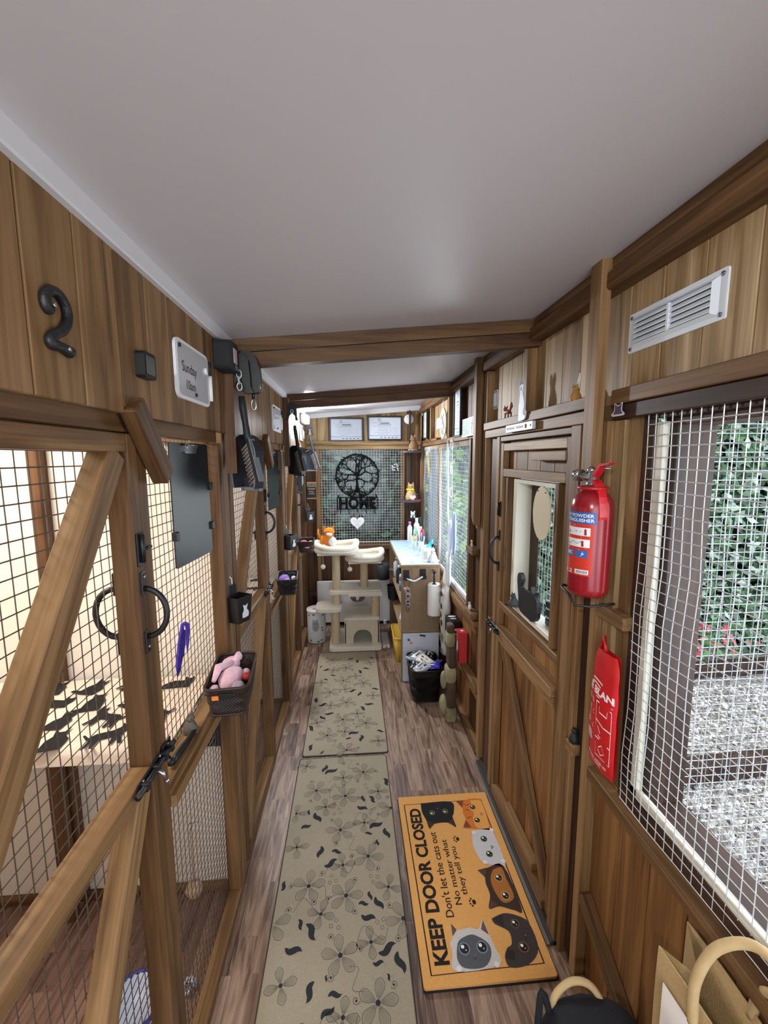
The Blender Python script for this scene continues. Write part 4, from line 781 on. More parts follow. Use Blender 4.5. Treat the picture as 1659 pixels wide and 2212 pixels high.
# feather toy, hanging ball etc in pen
mb = MB(); FE = M('#4a35a8', .8, nv=.3, ns=60)
for a in range(26):
    t = a/25; p = Vector((-.006*t, -.030*t, .04-.10*t)); mb.add([p, p+Vector((.002, .034*(1-abs(t-.4)), -.016)), p+Vector((.003, -.016, -.026))], [(0, 1, 2), (2, 1, 0)], FE)
mb.tube([(0, 0, .05), (-.002, .012, .045), (-.004, .014, .0), (-.004, .008, -.045)], .003, FE, 6); mb.tube([(0, 0, .05), (-.003, -.012, .01), (-.006, -.03, -.055), (-.006, -.034, -.08)], [.003, .005, .006, .001], FE, 6); mb.tube([(0, .02, .045), (-.002, .045, .03), (-.004, .042, -.02), (-.004, .036, -.05)], [.006, .007, .005, .001], FE, 6)
tag(mb.build('feather_toy', loc=(-.475, 1.165, 1.145)), 'purple feather toy hooked on the nearest pen mesh', 'cat toy')
o = thing('hanging_rope_ball', 'string ball toy hanging from a hook inside the nearest pen', 'cat toy', (-.53, 1.26, .475))
mb = MB(); mb.tube([(0, 0, 0), (.001, 0, -.19)], .0022, M('#b09884', .9), 6); mb.build('string', o); mb = MB(); mb.blob((0, 0, -.215), .027, .027, .027, M('#b59a80', .9, nv=.3, ns=120, bump=.8), .12, 80, 14); mb.build('ball', o); mb = MB(); mb.tube([(0, 0, 0), (.006, 0, .012), (0, 0, .024), (-.006, 0, .012)], .0018, STEEL, 6); mb.tube([(0, 0, .02), (.02, 0, .026), (.045, 0, .026)], .0015, STEEL, 6); mb.build('hook', o)
o = thing('pet_bowl', 'blue and white round bowl on the pen floor, bottom left', 'bowl', (-.665, 1.12, .002)); mb = MB(); mb.lathe([(.062, 0), (.075, .01), (.080, .05), (.074, .052), (.066, .02), (.0, .016)], M('#b9c3dc', .35), n=24, cap=False); mb.build('bowl_body', o); mb = MB(); mb.tube([(.079*math.cos(a), .079*math.sin(a), .05) for a in [2*PI*k/28 for k in range(28)]], .006, M('#2a2a8a', .4), 8, closed=True); mb.build('rim', o)
mb = MB()
for i in range(70):
    a, b = random.uniform(0, 2*PI), random.uniform(-1, 1); q = Vector((math.cos(a)*math.sqrt(1-b*b), math.sin(a)*math.sqrt(1-b*b), b))*.022; mb.tube([q*.4, q], .0022, M('#d5dae2', .3, .4), 3)
tag(mb.build('crinkle_ball', loc=(-.525, 1.165, .026)), 'silvery crinkle ball on the pen floor behind the mesh', 'cat toy')
mb = MB(); mb.box(-.30, .30, -.01, .01, -.035, .035, BLK2, .004); tag(mb.build('wall_strip_heater', loc=(-.75, 1.46, .655)), 'dark slim bar heater on the partition under the blanket shelf', 'heater')
# blanket shelf with cat print
def bench(k, lab):
    s = k*1.255; o = thing('bench_shelf', 'white shelf bench inside the %s pen' % lab, 'shelf', (-.95, s+1.30, .86), 0, 'bench shelves inside the pens')
    mb = MB(); mb.box(-.90, .455, -.19, .175, .0, .018, WHITE, .002); mb.build('board', o)
    mb = MB(); mb.box(-.10, -.062, .10, .14, -.86+.004, .0, WD['z']); mb.build('leg', o)
    b = thing('cat_print_blanket', 'cream blanket printed with black cats on the shelf in the %s pen' % lab, 'blanket', (-.95, s+1.30, .878), 0, 'cat-print blankets on the pen shelves')
    BL = M('#e6d7c8', .95, nv=.06, ns=25, bump=.3)
    mb = MB(); vs = []; nx, ny = 46, 14
    for i in range(nx+1):
        for j in range(ny+3):
            x = -.90+1.35*i/nx; 
            if j <= ny: y = .172-.37*j/ny; z = .006+.006*noise.noise((x*9+s, y*14, 2))+.003*noise.noise((x*30, y*30, s))
            else: y = -.199-.002*(j-ny); z = .004-.022*(j-ny)
            vs.append((x, y, z))
    m_ = ny+3; mb.add(vs, [(i*m_+j, i*m_+j+1, (i+1)*m_+j+1, (i+1)*m_+j) for i in range(nx) for j in range(m_-1)], BL, True); mb.build('cloth', b)
    mb = MB(); BK = M('#17171b', .95)
    def fn(u, v, h): return (u, v, .0105+.006*noise.noise((u*9+s, v*14, 2))+.003*noise.noise((u*30, v*30, s)))
    rnd = random.Random(4); shapes = [
        [(-.5, .05), (-.62, .25), (-.58, .28), (-.45, .12), (-.3, .22), (.1, .2), (.25, .3), (.28, .48), (.34, .38), (.42, .4), (.47, .5), (.5, .3), (.48, .18), (.36, .08), (.33, -.1), (.4, -.35), (.33, -.38), (.24, -.1), (.18, -.35), (.1, -.36), (.12, -.05), (-.2, -.05), (-.25, -.36), (-.33, -.36), (-.33, -.08), (-.45, -.35), (-.52, -.33), (-.42, -.02)],
        [(-.2, -.4), (-.26, 0), (-.14, .15), (-.18, .45), (-.06, .32), (.06, .32), (.18, .45), (.14, .15), (.26, 0), (.3, -.25), (.5, -.3), (.55, -.38), (.25, -.42)],
        [(-.45, -.2), (-.4, .05), (-.1, .2), (.2, .15), (.24, .35), (.32, .24), (.42, .24), (.48, .34), (.5, .1), (.42, -.05), (.4, -.2)]]
    for r_ in range(4):
        for q in range(10):
            cx_ = -.84+q*.132+(.055 if r_ % 2 else 0)+rnd.uniform(-.01, .01); cy_ = .115-r_*.092; sh = shapes[rnd.randrange(3)]; sg = rnd.choice((-1, 1)); rt = rnd.uniform(-.3, .3)
            P = [(cx_+(a*sg*math.cos(rt)-b*math.sin(rt))*.105, cy_+(a*sg*math.sin(rt)+b*math.cos(rt))*.115) for a, b in sh]
            if max(p[0] for p in P) < .445 and min(p[0] for p in P) > -.89 and max(p[1] for p in P) < .17: flat(mb, P if sg > 0 else P[::-1], fn, BK)
    mb.build('printed_cats', b)
bench(0, 'nearest'); bench(1, 'middle')
# ================================================================ END WALL THINGS
def certificate(u0, u1, v0, v1, fn, loc, label, name='framed_certificate', portrait=False, grp=None, cat='certificate'):
    o = thing(name, label, cat, loc, 0, grp); cu, cv = (u0+u1)/2, (v0+v1)/2; W2, H2 = (u1-u0)/2, (v1-v0)/2
    mb = MB(); frame_rect_any(mb, fn, -W2, W2, -H2, H2, .014, .0, .014, M('#1c2320', .35)); mb.build('frame', o)
    mb = MB(); P = M('#d3dcea', .7, spec=.2); flat(mb, [(-W2+.01, -H2+.01), (W2-.01, -H2+.01), (W2-.01, H2-.01), (-W2+.01, H2-.01)], fn, P, .006)
    G = M('#7d8590', .6); D_ = M('#2c3a66', .6); K = M('#222222', .6); w_, h_ = W2*2-.03, H2*2-.03; x0, y0 = -W2+.015, -H2+.015
    def ln(a, b, c, t=.0016, m=G): flat(mb, [(x0+a*w_, y0+c*h_), (x0+b*w_, y0+c*h_), (x0+b*w_, y0+c*h_+t), (x0+a*w_, y0+c*h_+t)], fn, m, .0066)
    ln(0, 1, .14, .003, D_)
    rnd = random.Random(int(abs(u0)*1e4)); 
    for i in range(9): c = .22+.075*i; wd = rnd.uniform(.2, .42); ln(.5-wd, .5+wd*.5, c, .0022)
    for i in range(5): ln(.36+i*.12, .42+i*.12, .05, .006, K if i % 2 else D_)
    for q in range(5):
        a = 2*PI*q/5+.3; cx_, cy_ = x0+(.33 if not portrait else .5)*w_+.011*math.cos(a), y0+.89*h_+.011*math.sin(a); ribbon(mb, ell(cx_, cy_, .006, .006, 8), .0014, fn, K, .0066, closed=True)
    for q in range(4): ribbon(mb, ell(x0+(.70+.14*(q % 2))*w_, y0+(.30+.18*(q//2))*h_, .014 if W2 > .1 else .008, .014 if W2 > .1 else .008, 12), .0012, fn, G, .0066, closed=True)
    ln(.36, .64, .72, .006, K); ln(.30, .70, .66, .003, K)
    mb.build('paper', o); return o
def frame_rect_any(mb, fn, u0, u1, v0, v1, wd, h0, h1, m):
    for a, b, c, d_ in ((u0, u1, v1-wd, v1), (u0, u1, v0, v0+wd), (u0, u0+wd, v0+wd, v1-wd), (u1-wd, u1, v0+wd, v1-wd)):
        p = fn(a, c, h0); q = fn(b, d_, h1); mb.box(p[0], q[0], p[1], q[1], p[2], q[2], m, .001)
def lb(u, v, h): return (u, -h, v)
def lr(u, v, h): return (-h, -u, v)
certificate(-.208, .116, 1.809, 2.034, lb, (-.046, 4.145, 1.922), 'left of the two framed certificates above the end window', grp=None)
certificate(.154, .489, 1.820, 2.050, lb, (.322, 4.142, 1.936), 'right of the two framed certificates above the end window', grp=None)
certificate(-.09, .09, -.155, .155, lr, (.680, 2.70, 1.935), 'tall black-framed notice on the right wall above the side window', 'framed_notice', True, cat='notice')
certificate(-.085, .085, -.125, .125, lr, (.676, 3.86, 1.945), 'small black-framed certificate near the end corner on the right', 'framed_certificate', True)
# round sensor / fan
o = thing('ceiling_alarm', 'round white alarm disc at the top right of the end wall', 'alarm', (.552, 4.118, 2.018)); mb = MB(); mb.lathe([(.046, 0), (.046, .012), (.036, .022), (.0, .026)], WHITE, n=28); mb.v = [(a, -c, b) for a, b, c in mb.v]; mb.build('disc', o)
mb = MB(); mb.tube([(.026*math.cos(a), -.0225, .026*math.sin(a)) for a in [2*PI*k/20 for k in range(20)]], .0015, M('#9aa0a6', .4), 6, closed=True); mb.blob((0, -.025, 0), .008, .004, .008, M('#b6bbc0', .4), n=10); mb.build('grille_ring', o)
# bulkhead lamp (lit)
o = thing('bulkhead_lamp', 'bright lit bulkhead lamp high on the left near the end wall', 'lamp', (-.41, 3.78, 1.985))
mb = MB(); mb.extr(rrect(-.13, .13, -.038, .038, .036, 6), onleft(0), -.01, .012, WHITE); mb.build('base', o)
mb = MB(); mb.extr(rrect(-.12, .12, -.032, .032, .030, 6), onleft(0), .012, .04, M('#ffffff', .4, emit='#f2fbff', es=9)); mb.build('diffuser', o)
# tree sign HOME
o = thing('tree_of_life_sign', 'black metal tree sign reading HOME with hooks, hung on the end window', 'sign', (.052, 4.112, 1.45)); BKM = M('#07090a', .85, spec=.15)
mb = MB(); R_ = .205; cyy = .03
def tb(pts, r): mb.tube([(a, 0, b) for a, b in pts], r, BKM, 6)
mb.tube([(R_*math.cos(a), 0, cyy+R_*math.sin(a)) for a in [2*PI*k/48 for k in range(48)]], .0060, BKM, 6, closed=True)
mb.tube([(0, 0, -.13), (.0, 0, -.06), (-.003, 0, .0), (.0, 0, .05)], [.022, .012, .010, .012], BKM, 8)
rnd = random.Random(11)
def branch(x, z, a, L, r, dp):
    P = [(x, z)]; aa = a
    for i in range(4): aa += rnd.uniform(-.35, .35); x += math.cos(aa)*L/4; z += math.sin(aa)*L/4; P.append((x, z))
    if math.hypot(x, z-cyy) > R_+.012: P = P[:3]; x, z = P[-1]
    mb.tube([(p, rnd.uniform(-.001, .001), q) for p, q in P], [max(.0032, r*1.35*(1-.12*i)) for i in range(len(P))], BKM, 5)
    if dp > 0 and math.hypot(x, z-cyy) < R_-.01:
        for sg in (-.55, .5): branch(x, z, aa+sg+rnd.uniform(-.2, .2), L*.74, r*.68, dp-1)
    elif dp <= 1:
        mb.tube([(x+.010*(1-t)*math.cos(aa+5*t), 0, z+.010*(1-t)*math.sin(aa+5*t)) for t in [i/6 for i in range(7)]], .0022, BKM, 4)
for a in (.35, .85, 1.3, 1.8, 2.3, 2.8): branch(0, .03, a, .085, .0075, 3)
for a in (-.15, PI+.15): branch(0, .0, a, .075, .006, 3)
for a in (-.5, -.95, -1.35, -1.8, -2.2, -2.65): branch(0, -.10, a, .045, .006, 2)
for i in range(46):                                    # scroll leaves along the rim
    a = 2*PI*i/46; x, z = (R_+rnd.uniform(-.03, .014))*math.cos(a), cyy+(R_+rnd.uniform(-.03, .014))*math.sin(a); q = rnd.uniform(0, 6)
    mb.tube([(x+.012*(1-t)*math.cos(q+5.5*t), 0, z+.012*(1-t)*math.sin(q+5.5*t)) for t in [j/6 for j in range(7)]], .0040, BKM, 4)
mb.build('tree_disc', o)
mb = MB(); fn = lb
frame_rect_any(mb, lb, -.20, .20, -.295, -.175, .009, -.004, .004, BKM)
for x_ in (-.185, .185): mb.box(x_-.006, x_+.006, -.003, .003, -.18, -.155, BKM, .001)
text(mb, 'HOME', fn, -.178, -.290, .356, .112, BKM, .005, .045); HP = mb.build('lettering_plate', o)
for x_ in (-.165, -.082, .002, .085, .168): mb = MB(); mb.tube([(x_, 0, -.295), (x_, -.002, -.325), (x_, -.010, -.338), (x_, -.018, -.330)], .0042, BKM, 6); mb.blob((x_, -.018, -.328), .006, .005, .006, BKM, n=8); mb.build('hook', HP)
# heart
o = thing('hanging_heart', 'white wooden heart with faint writing hanging below the HOME sign', 'ornament', (.048, 4.085, 1.02))
Hh = [(.068*math.sin(t)**3, .062*(.8125*math.cos(t)-.3125*math.cos(2*t)-.125*math.cos(3*t)-.0625*math.cos(4*t))/.9+.012) for t in [2*PI*k/36 for k in range(36)]]
mb = MB(); mb.extr(Hh, lb, 0, .006, M('#e9e9ea', .6)); tx = M('#a8acb4', .7); text(mb, 'Our kids', lb, -.034, .018, .068, .014, tx, .0065); text(mb, 'have', lb, -.017, .000, .034, .010, tx, .0065); text(mb, 'paws', lb, -.019, -.022, .038, .012, tx, .0065); mb.build('heart', o)
mb = MB(); mb.tube([(-.004, -.002, .05), (-.010, .0, .085), (.002, .004, .11), (.010, 0, .085), (.004, -.002, .05)], .0022, M('#b8a86a', .8), 6); mb.build('ribbon', o)
# crystal mobile on window + window ornament
mb = MB(); mb.tube([(0, 0, .12), (0, 0, 0)], .0012, STEEL, 4)
for i in range(16): mb.blob((random.uniform(-.028, .028), random.uniform(-.008, .004), random.uniform(-.04, .03)), .008, .006, .008, M('#cfcbd0', .3, .2), .1, 60, 8)
tag(mb.build('beaded_ornament', loc=(.42, 4.105, 1.57)), 'small silvery beaded ornament hanging on the end window, top right', 'ornament')
# corner shelves with pole
SH = M('#4a4550', .5)
mb = MB(); mb.box(-.009, .009, -.009, .009, .93, 2.10, M('#26292a', .5), .002); tag(mb.build('corner_shelf_pole', loc=(.560, 4.095, 0)), 'thin dark pole carrying the two corner shelves', 'pole')
for z, lab in ((1.70, 'upper rounded corner shelf carrying the tabby cat statue'), (1.235, 'lower rounded corner shelf carrying the cream cat statue')):
    mb = MB(); P = [(.66, 4.10), (.455, 4.10)]+[(.575+.135*math.cos(a)*1.0, 4.06+.125*math.sin(a)) for a in [PI+PI*k/12 for k in range(13)]]
    P = [(min(p[0], .66)-.56, p[1]-4.04) for p in P]; mb.extr(P, lambda u, v, h: (u, v, h), 0, .018, SH); tag(mb.build('corner_shelf', loc=(.56, 4.04, z)), lab, 'shelf', 'dark corner shelves at the right end')
seated_cat('cat_statue', (.585, 4.03, 1.718), math.radians(-35), .135, '#94704e', 'tabby brown and white seated cat statue on the upper corner shelf', col2='#d9cfc0')
o = seated_cat('cat_statue', (.565, 4.03, 1.253), math.radians(-20), .15, '#caa77c', 'tan cat statue with a yellow bow on the lower corner shelf', col2='#c4a074')
mb = MB(); YB = M('#e6dc3a', .7)
for sg in (1, -1): mb.blob((sg*.022, -.034, .100), .02, .006, .011, YB, n=10); mb.tube([(0, -.036, .10), (sg*.012, -.042, .06)], .004, YB, 5)
mb.tube([(.028*math.cos(a), -.005+.03*math.sin(a), .103) for a in [2*PI*k/14 for k in range(14)]], .005, YB, 6, closed=True); mb.build('bow', o)
seated_cat('cat_figurine', (.615, 3.975, 1.255), math.radians(-20), .062, '#1a1a1c', 'small black and white cat ornament on the lower corner shelf', eye='#dddddd', col2='#e4e0dc')
mb = MB(); mb.extr([(a*.42, b*.42) for a, b in Hh], lb, 0, .008, M('#f0e6de', .6)); tag(mb.build('heart_ornament', loc=(.572, 3.965, 1.275)), 'small white heart ornament in front of the tan cat statue', 'ornament')
mb = MB(); mb.extr(rrect(-.045, .045, -.012, .012, .005), lambda u, v, h: (u, v, h), 0, .007, M('#c8343c', .5)); tag(mb.build('red_dish', loc=(.605, 3.945, 1.2535)), 'small flat red dish at the front of the lower corner shelf', 'dish')
o = thing('hanging_cat_charm', 'small white cat charm dangling under the lower corner shelf', 'ornament', (.578, 3.99, 1.12)); mb = MB(); mb.blob((0, 0, 0), .022, .014, .020, WHITE, .2, 50, 12)
for sg in (1, -1): mb.blob((sg*.014, 0, -.026), .010, .010, .016, WHITE, n=8); mb.blob((sg*.016, 0, .020), .008, .006, .010, WHITE, n=8)
mb.build('charm', o); mb = MB(); mb.tube([(0, 0, .02), (0, .002, .112)], .0012, BLACK, 4); mb.build('cord', o)
# leaflet + shelf
mb = MB(); mb.box(-.432, -.345, 4.09, 4.15, 1.262, 1.276, WP['x']); trim(mb, 'small nogging shelf carrying the leaflets left of the end window', 'ledge')
o = thing('leaflet_stack', 'black leaflets with Pets in orange letters, left of the end window', 'leaflet', (-.388, 4.115, 1.277)); mb = MB(); mb.extr([(-.045, 0), (.045, 0), (.045, .15), (-.045, .15)], lb, 0, .012, M('#121214', .35)); mb.extr([(-.045, .10), (.045, .10), (.045, .15), (-.045, .15)], lb, .0121, .0123, M('#7e8a72', .5, nv=.8, ns=70))
flat(mb, [(-.045, .138), (.045, .138), (.045, .15), (-.045, .15)], lb, M('#d88a5a', .5), .0125); text(mb, 'Pets', lb, -.022, .048, .044, .020, M('#e0873a', .5), .0128, .02); flat(mb, [(-.034, .080), (.034, .080), (.034, .085), (-.034, .085)], lb, M('#e8e8e8', .5), .0128); flat(mb, [(-.028, .033), (.028, .033), (.028, .038), (-.028, .038)], lb, M('#b8b8b8', .5), .0128); mb.build('front_leaflet', o)
# white radiator panel with picture, pot, bin, box
o = thing('panel_heater', 'flat white panel standing against the end wall behind the cat tree', 'heater', (0, 4.09, .03)); mb = MB(); mb.box(-.355, .365, -.02, .0, .0, .425, M('#dddde0', .35), .006); mb.build('panel', o); mb = MB(); mb.box(-.33, -.30, -.03, .02, -.03, .01, WHITE, .002); mb.box(.30, .33, -.03, .02, -.03, .01, WHITE, .002); mb.build('foot', o)
o = thing('cat_portrait', 'printed brown cat face picture leaning behind the cat tree', 'picture', (.04, 4.05, .31)); mb = MB(); mb.extr(spl([(-.06, .06), (-.075, .0), (-.05, -.05), (0, -.062), (.055, -.05), (.075, .0), (.06, .06), (0, .045)], 3), lb, 0, .012, M('#6b5048', .6, nv=.3, ns=40)); mb.build('face', o)
mb = MB(); mb.extr(spl([(-.012, .05), (-.016, -.02), (0, -.05), (.018, -.02), (.012, .05)], 3), lb, .012, .014, M('#d8cfc8', .6)); mb.build('blaze', o)
o = thing('wall_pot', 'dark grey pot on the end wall right of the cat beds', 'pot', (.297, 4.06, .47)); mb = MB(); mb.lathe([(.058, 0), (.066, .01), (.074, .15), (.068, .152), (.060, .02)], M('#30343c', .5), n=24, cap=False); mb.lathe([(.058, .004), (.0, .005)], M('#30343c', .5), cap=False); mb.build('pot_body', o)
o = thing('food_bin', 'white cylindrical food bin with cat drawings left of the cat tree', 'bin', (-.337, 3.74, 0)); WB_ = M('#cfd0d2', .45)
mb = MB(); mb.lathe([(.078, 0), (.082, .008), (.082, .285), (.080, .29)], WB_, n=32); mb.build('bin_body', o); mb = MB(); mb.lathe([(.086, .285), (.088, .292), (.086, .304), (.0, .306)], M('#dfe0e2', .35), n=32); mb.build('lid', o)
mb = MB(); cyl_fn = lambda u, v, h: ((.0826+h)*math.sin(u/.082), -(.0826+h)*math.cos(u/.082), v); G2 = M('#55585c', .6); G3 = M('#9a9c9e', .6)
flat(mb, spl([(-.035, .14), (-.03, .20), (-.02, .23), (-.005, .21), (.012, .235), (.02, .20), (.03, .15), (.005, .11), (-.02, .12)], 2), cyl_fn, G3, .0003)
for a, b, c in ((-.012, .185, .009), (.012, .185, .009), (0, .15, .012)): ribbon(mb, ell(a, b, c, c*.8, 12), .003, cyl_fn, G2, .0008, closed=True)
for a, b in ((.06, .12), (.055, .145), (-.05, .03), (.02, .02), (.05, .03), (-.07, .26), (.07, .26), (-.02, .27)): flat(mb, spl([(a-.010, b-.006), (a+.008, b-.008), (a+.012, b+.008), (a, b+.003), (a-.008, b+.008)], 2), cyl_fn, G2, .0005)
mb.build('drawings', o)
mb = MB(); flat(mb, ell(-.015, -.03, .02, .008, 12), lambda u, v, h: (u, v, h), G2, .3075); flat(mb, [(.0, -.045), (.03, -.045), (.02, -.02)], lambda u, v, h: (u, v, h), M('#1c1c1e', .6), .3077); mb.blob((.05, .0, .310), .02, .012, .006, M('#7f8a5c', .6), n=10); mb.build('lid_print', o)
o = thing('digital_scale', 'flat white box on the floor behind the right foot of the cat tree', 'box', (.285, 3.65, 0)); mb = MB(); mb.box(-.035, .03, -.145, .145, .004, .032, M('#d9d4cc', .5), .004); mb.build('body', o); mb = MB(); mb.box(-.012, .006, -.1465, -.144, .012, .024, M('#c23040', .5), 0); mb.build('red_label', o)
mb = MB(); mb.tube(spl([(.34, 3.95, .06), (.30, 3.88, .10), (.33, 3.80, .06), (.36, 3.85, .03), (.33, 3.92, .02)], 6), .003, M('#9a9c9e', .5), 6); tag(mb.build('power_cable', loc=(0, 0, 0)), 'thin white cable coiled on the floor right of the cat tree', 'cable')
# ---------------------------------------------------------------- cat tree
CR = M('#e6dfcf', .95, nv=.10, ns=150, bump=.9, sheen=.4); CR2 = M('#d6cbb4', .95, nv=.12, ns=150, bump=.9, sheen=.4); SIS = M('#c8b697', .9, nv=.1, ns=60, bump=.4)
t = thing('cat_tree', 'cream plush cat tree with two round beds, platforms and arched den', 'cat tree', (.015, 3.67, 0)); ox, oy = .015, 3.67
def part(mb_, nm, par=t): mb_.v = [(a-ox, b-oy, c) for a, b, c in mb_.v]; return mb_.build(nm, par)
def slab(x0, x1, y0, y1, z0, z1, m=CR, r=.03):
    mb_ = MB(); P = rrect(x0, x1, y0, y1, r, 5); n = len(P); k = .006; c0, c1 = (x0+x1)/2, (y0+y1)/2
    rings = [(k, z0), (0, z0+k), (0, z1-k), (k, z1)]; vs = []
    for ins, z in rings: vs += [(a+(c0-a)*ins*6, b+(c1-b)*ins*6, z+.0015*noise.noise((a*60, b*60, z*60))) for a, b in P]
    fs = [(i*n+j, i*n+(j+1) % n, (i+1)*n+(j+1) % n, (i+1)*n+j) for i in range(3) for j in range(n)]+[list(range(n))[::-1], list(range(3*n, 4*n))]; mb_.add(vs, fs, m, False); return mb_
part(slab(-.210, .243, 3.465, 3.88, .004, .045), 'base_board'); part(slab(-.325, -.098, 3.49, 3.70, .345, .385, r=.05), 'low_platform')
part(slab(-.212, .250, 3.58, 3.83, .470, .508, r=.02), 'middle_platform'); part(slab(-.045, .250, 3.55, 3.60, .463, .500, r=.01), 'platform_lip')
def post(x, y, z0, z1, r):
    mb_ = MB(); n = int((z1-z0)/.006); mb_.lathe([(r*(1+.025*(i % 2)), z0+(z1-z0)*i/n) for i in range(n+1)], SIS, x, y, 18); part(mb_, 'post')
post(-.158, 3.56, .045, .345, .038); post(-.147, 3.62, .385, .472, .036); post(-.147, 3.64, .508, .835, .035); post(.193, 3.60, .26, .463, .038); post(.098, 3.70, .508, .742, .035)
mb = MB(); x0, x1, y0, y1, z0, z1 = -.080, .222, 3.535, 3.84, .045, .258; m = CR2
mb.box(x0, x0+.016, y0, y1, z0, z1, m, .004); mb.box(x1-.016, x1, y0, y1, z0, z1, m, .004); mb.box(x0, x1, y1-.016, y1, z0, z1, m, .003); mb.box(x0-.004, x1+.004, y0-.006, y1, z1-.002, z1+.018, CR, .006)
A = [(.078+.080*math.cos(a), .095+.078*math.sin(a)) for a in [PI*k/14 for k in range(15)]]
vs = []; fs = []
out = [(x1, .045), (x1, .095)]+[(x1-(x1-x0)*(k/11), z1) for k in range(12)]+[(x0, .095)]
A2 = [(.158, .045)]+A+[(-.002, .045)]; O2 = [(x1, .045)]
for p in A: 
    a = math.atan2(p[1]-.095, p[0]-.078); dx, dz = math.cos(a), math.sin(a); k = min((x1-.078)/dx if dx > 1e-6 else 9, (x0-.078)/dx if dx < -1e-6 else 9, (z1-.095)/dz if dz > 1e-6 else 9); O2.append((.078+dx*k, .095+dz*k))
O2.append((x0, .045)); n = len(A2)
for yy in (y0, y0+.014): vs += [(a, yy, b) for a, b in A2]+[(a, yy, b) for a, b in O2]
for i in range(n-1): fs += [(i, i+1, n+i+1, n+i), (2*n+i, 3*n+i, 3*n+i+1, 2*n+i+1), (i, 2*n+i, 2*n+i+1, i+1)]
mb.add(vs, fs, m); part(mb, 'den')
def bed(cx, cy, z, rx, ry, nm):
    mb_ = MB(); mb_.box(cx-rx*.86, cx+rx*.86, cy-ry*.8, cy+ry*.8, z, z+.016, CR, .006)
    n = 40
    for lv, (rr, zz, k) in enumerate(((.024, z+.034, 1.0), (.026, z+.066, 1.02))):
        ringp = [(cx+rx*.90*k*math.copysign(abs(math.cos(a))**.75, math.cos(a)), cy+ry*.88*k*math.copysign(abs(math.sin(a))**.75, math.sin(a)), zz+(.012*math.sin(2*a+1)+.014*(math.cos(a)**8) if lv else 0)) for a in [2*PI*i/n for i in range(n)]]
        mb_.tube(ringp, [rr*(1+.08*noise.noise((p[0]*25, p[1]*25, lv))) for p in ringp], CR, 12, closed=True)
    mb_.blob((cx, cy, z+.03), rx*.86, ry*.84, .022, CR, .04, 20, 24); return part(mb_, nm)
UB = bed(-.140, 3.64, .835, .188, .155, 'upper_bed'); LB = bed(.103, 3.70, .742, .168, .145, 'lower_bed')
for x, y, z, zt in ((-.254, 3.555, .733, .84), (-.028, 3.60, .695, .748)):
    mb = MB(); mb.blob((x, y, z), .0215, .0215, .0215, M('#e3ddd0', .95, bump=.8, ns=120), .08, 80, 14); mb.tube([(x, y, z), (x, y, zt)], .0018, M('#e6e2d8', .8), 5); part(mb, 'pompom', UB if x < -.1 else LB)
# fox toy
OR = M('#d97f22', .95, nv=.15, ns=90, bump=.6); o = thing('fox_plush', 'orange and white plush fox sitting in the upper cat bed', 'soft toy', (-.205, 3.60, .905))
mb = MB(); mb.blob((0, 0, .055), .048, .045, .06, OR, .08, 30, 16); mb.blob((-.055, 0, .045), .02, .025, .045, OR, .08, 30, 12); mb.build('body', o)
mb = MB(); mb.blob((.005, -.01, .125), .048, .04, .036, OR, .06, 30, 16)
for sg in (1, -1): mb.add([(sg*.048, -.01, .14), (sg*.016, -.012, .155), (sg*.05, -.008, .188), (sg*.03, .012, .15)], [(0, 1, 2), (1, 3, 2), (3, 0, 2)], OR)
mb.build('head', o)
mb = MB(); mb.blob((.035, -.04, .045), .034, .028, .042, WHITE, .05, 30, 14); mb.blob((.008, -.046, .108), .026, .014, .014, WHITE, .05, 30, 12); mb.build('white_belly', o)
mb = MB(); mb.tube([(-.06, 0, .06), (-.088, -.01, .11), (-.085, -.01, .15)], [.014, .012, .005], OR, 8); mb.build('tail', o)
# ---------------------------------------------------------------- shelf unit
OAK = wood('z', '#c6b396', '#d6c5aa', '#e2d4bc', knots=.01, gscale=1.3); OAKY = wood('y', '#c4ae88', '#d8c6a2', '#e2d2b2', knots=.01); OAKD = M('#b49a72', .5)
u = thing('shelf_unit', 'light oak open shelf unit with its end panel facing the camera', 'shelf unit', (.48, 3.43, 0)); ux, uy = .48, 3.43
def up(mb_, nm): mb_.v = [(a-ux, b-uy, c) for a, b, c in mb_.v]; return mb_.build(nm, u)
mb = MB(); mb.box(.346, .628, 2.958, 2.974, .395, .870, OAK, .001); up(mb, 'end_panel'); mb = MB(); mb.box(.346, .628, 2.960, 2.974, .0, .382, OAK, .001); up(mb, 'lower_end_panel')
mb = MB(); mb.box(.346, .628, 3.884, 3.90, 0, .87, OAK, .001); up(mb, 'far_end_panel'); mb = MB(); mb.box(.612, .628, 2.974, 3.884, 0, .87, OAK, .001); up(mb, 'back_panel')
for z in (.868, .600, .380, .02):
    mb = MB(); mb.box(.342, .63, 2.955, 3.903, z, z+.016, OAKY, .001); up(mb, 'shelf_board')
# patterned cover on top
mb = MB(); mb.box(-.137, .139, -.462, .46, 0, .0022, M('#b9d4e6', .45), 0); rnd = random.Random(3)
for i in range(42):
    a, b = rnd.uniform(-.12, .10), rnd.uniform(-.45, .42); L = rnd.uniform(.006, .014); flat(mb, [(a-L, b), (a-L*.3, b+.004), (a+L*.8, b+.006), (a+L*.5, b-.002), (a, b-.005)], lambda p, q, h: (p, q, h), M('#4a6276', .6) if i % 3 else M('#8aa4b6', .6), .0026)
tag(mb.build('shelf_cover', loc=(.486, 3.43, .8845)), 'pale blue patterned cover sheet on top of the shelf unit', 'cover')
T0 = .8870
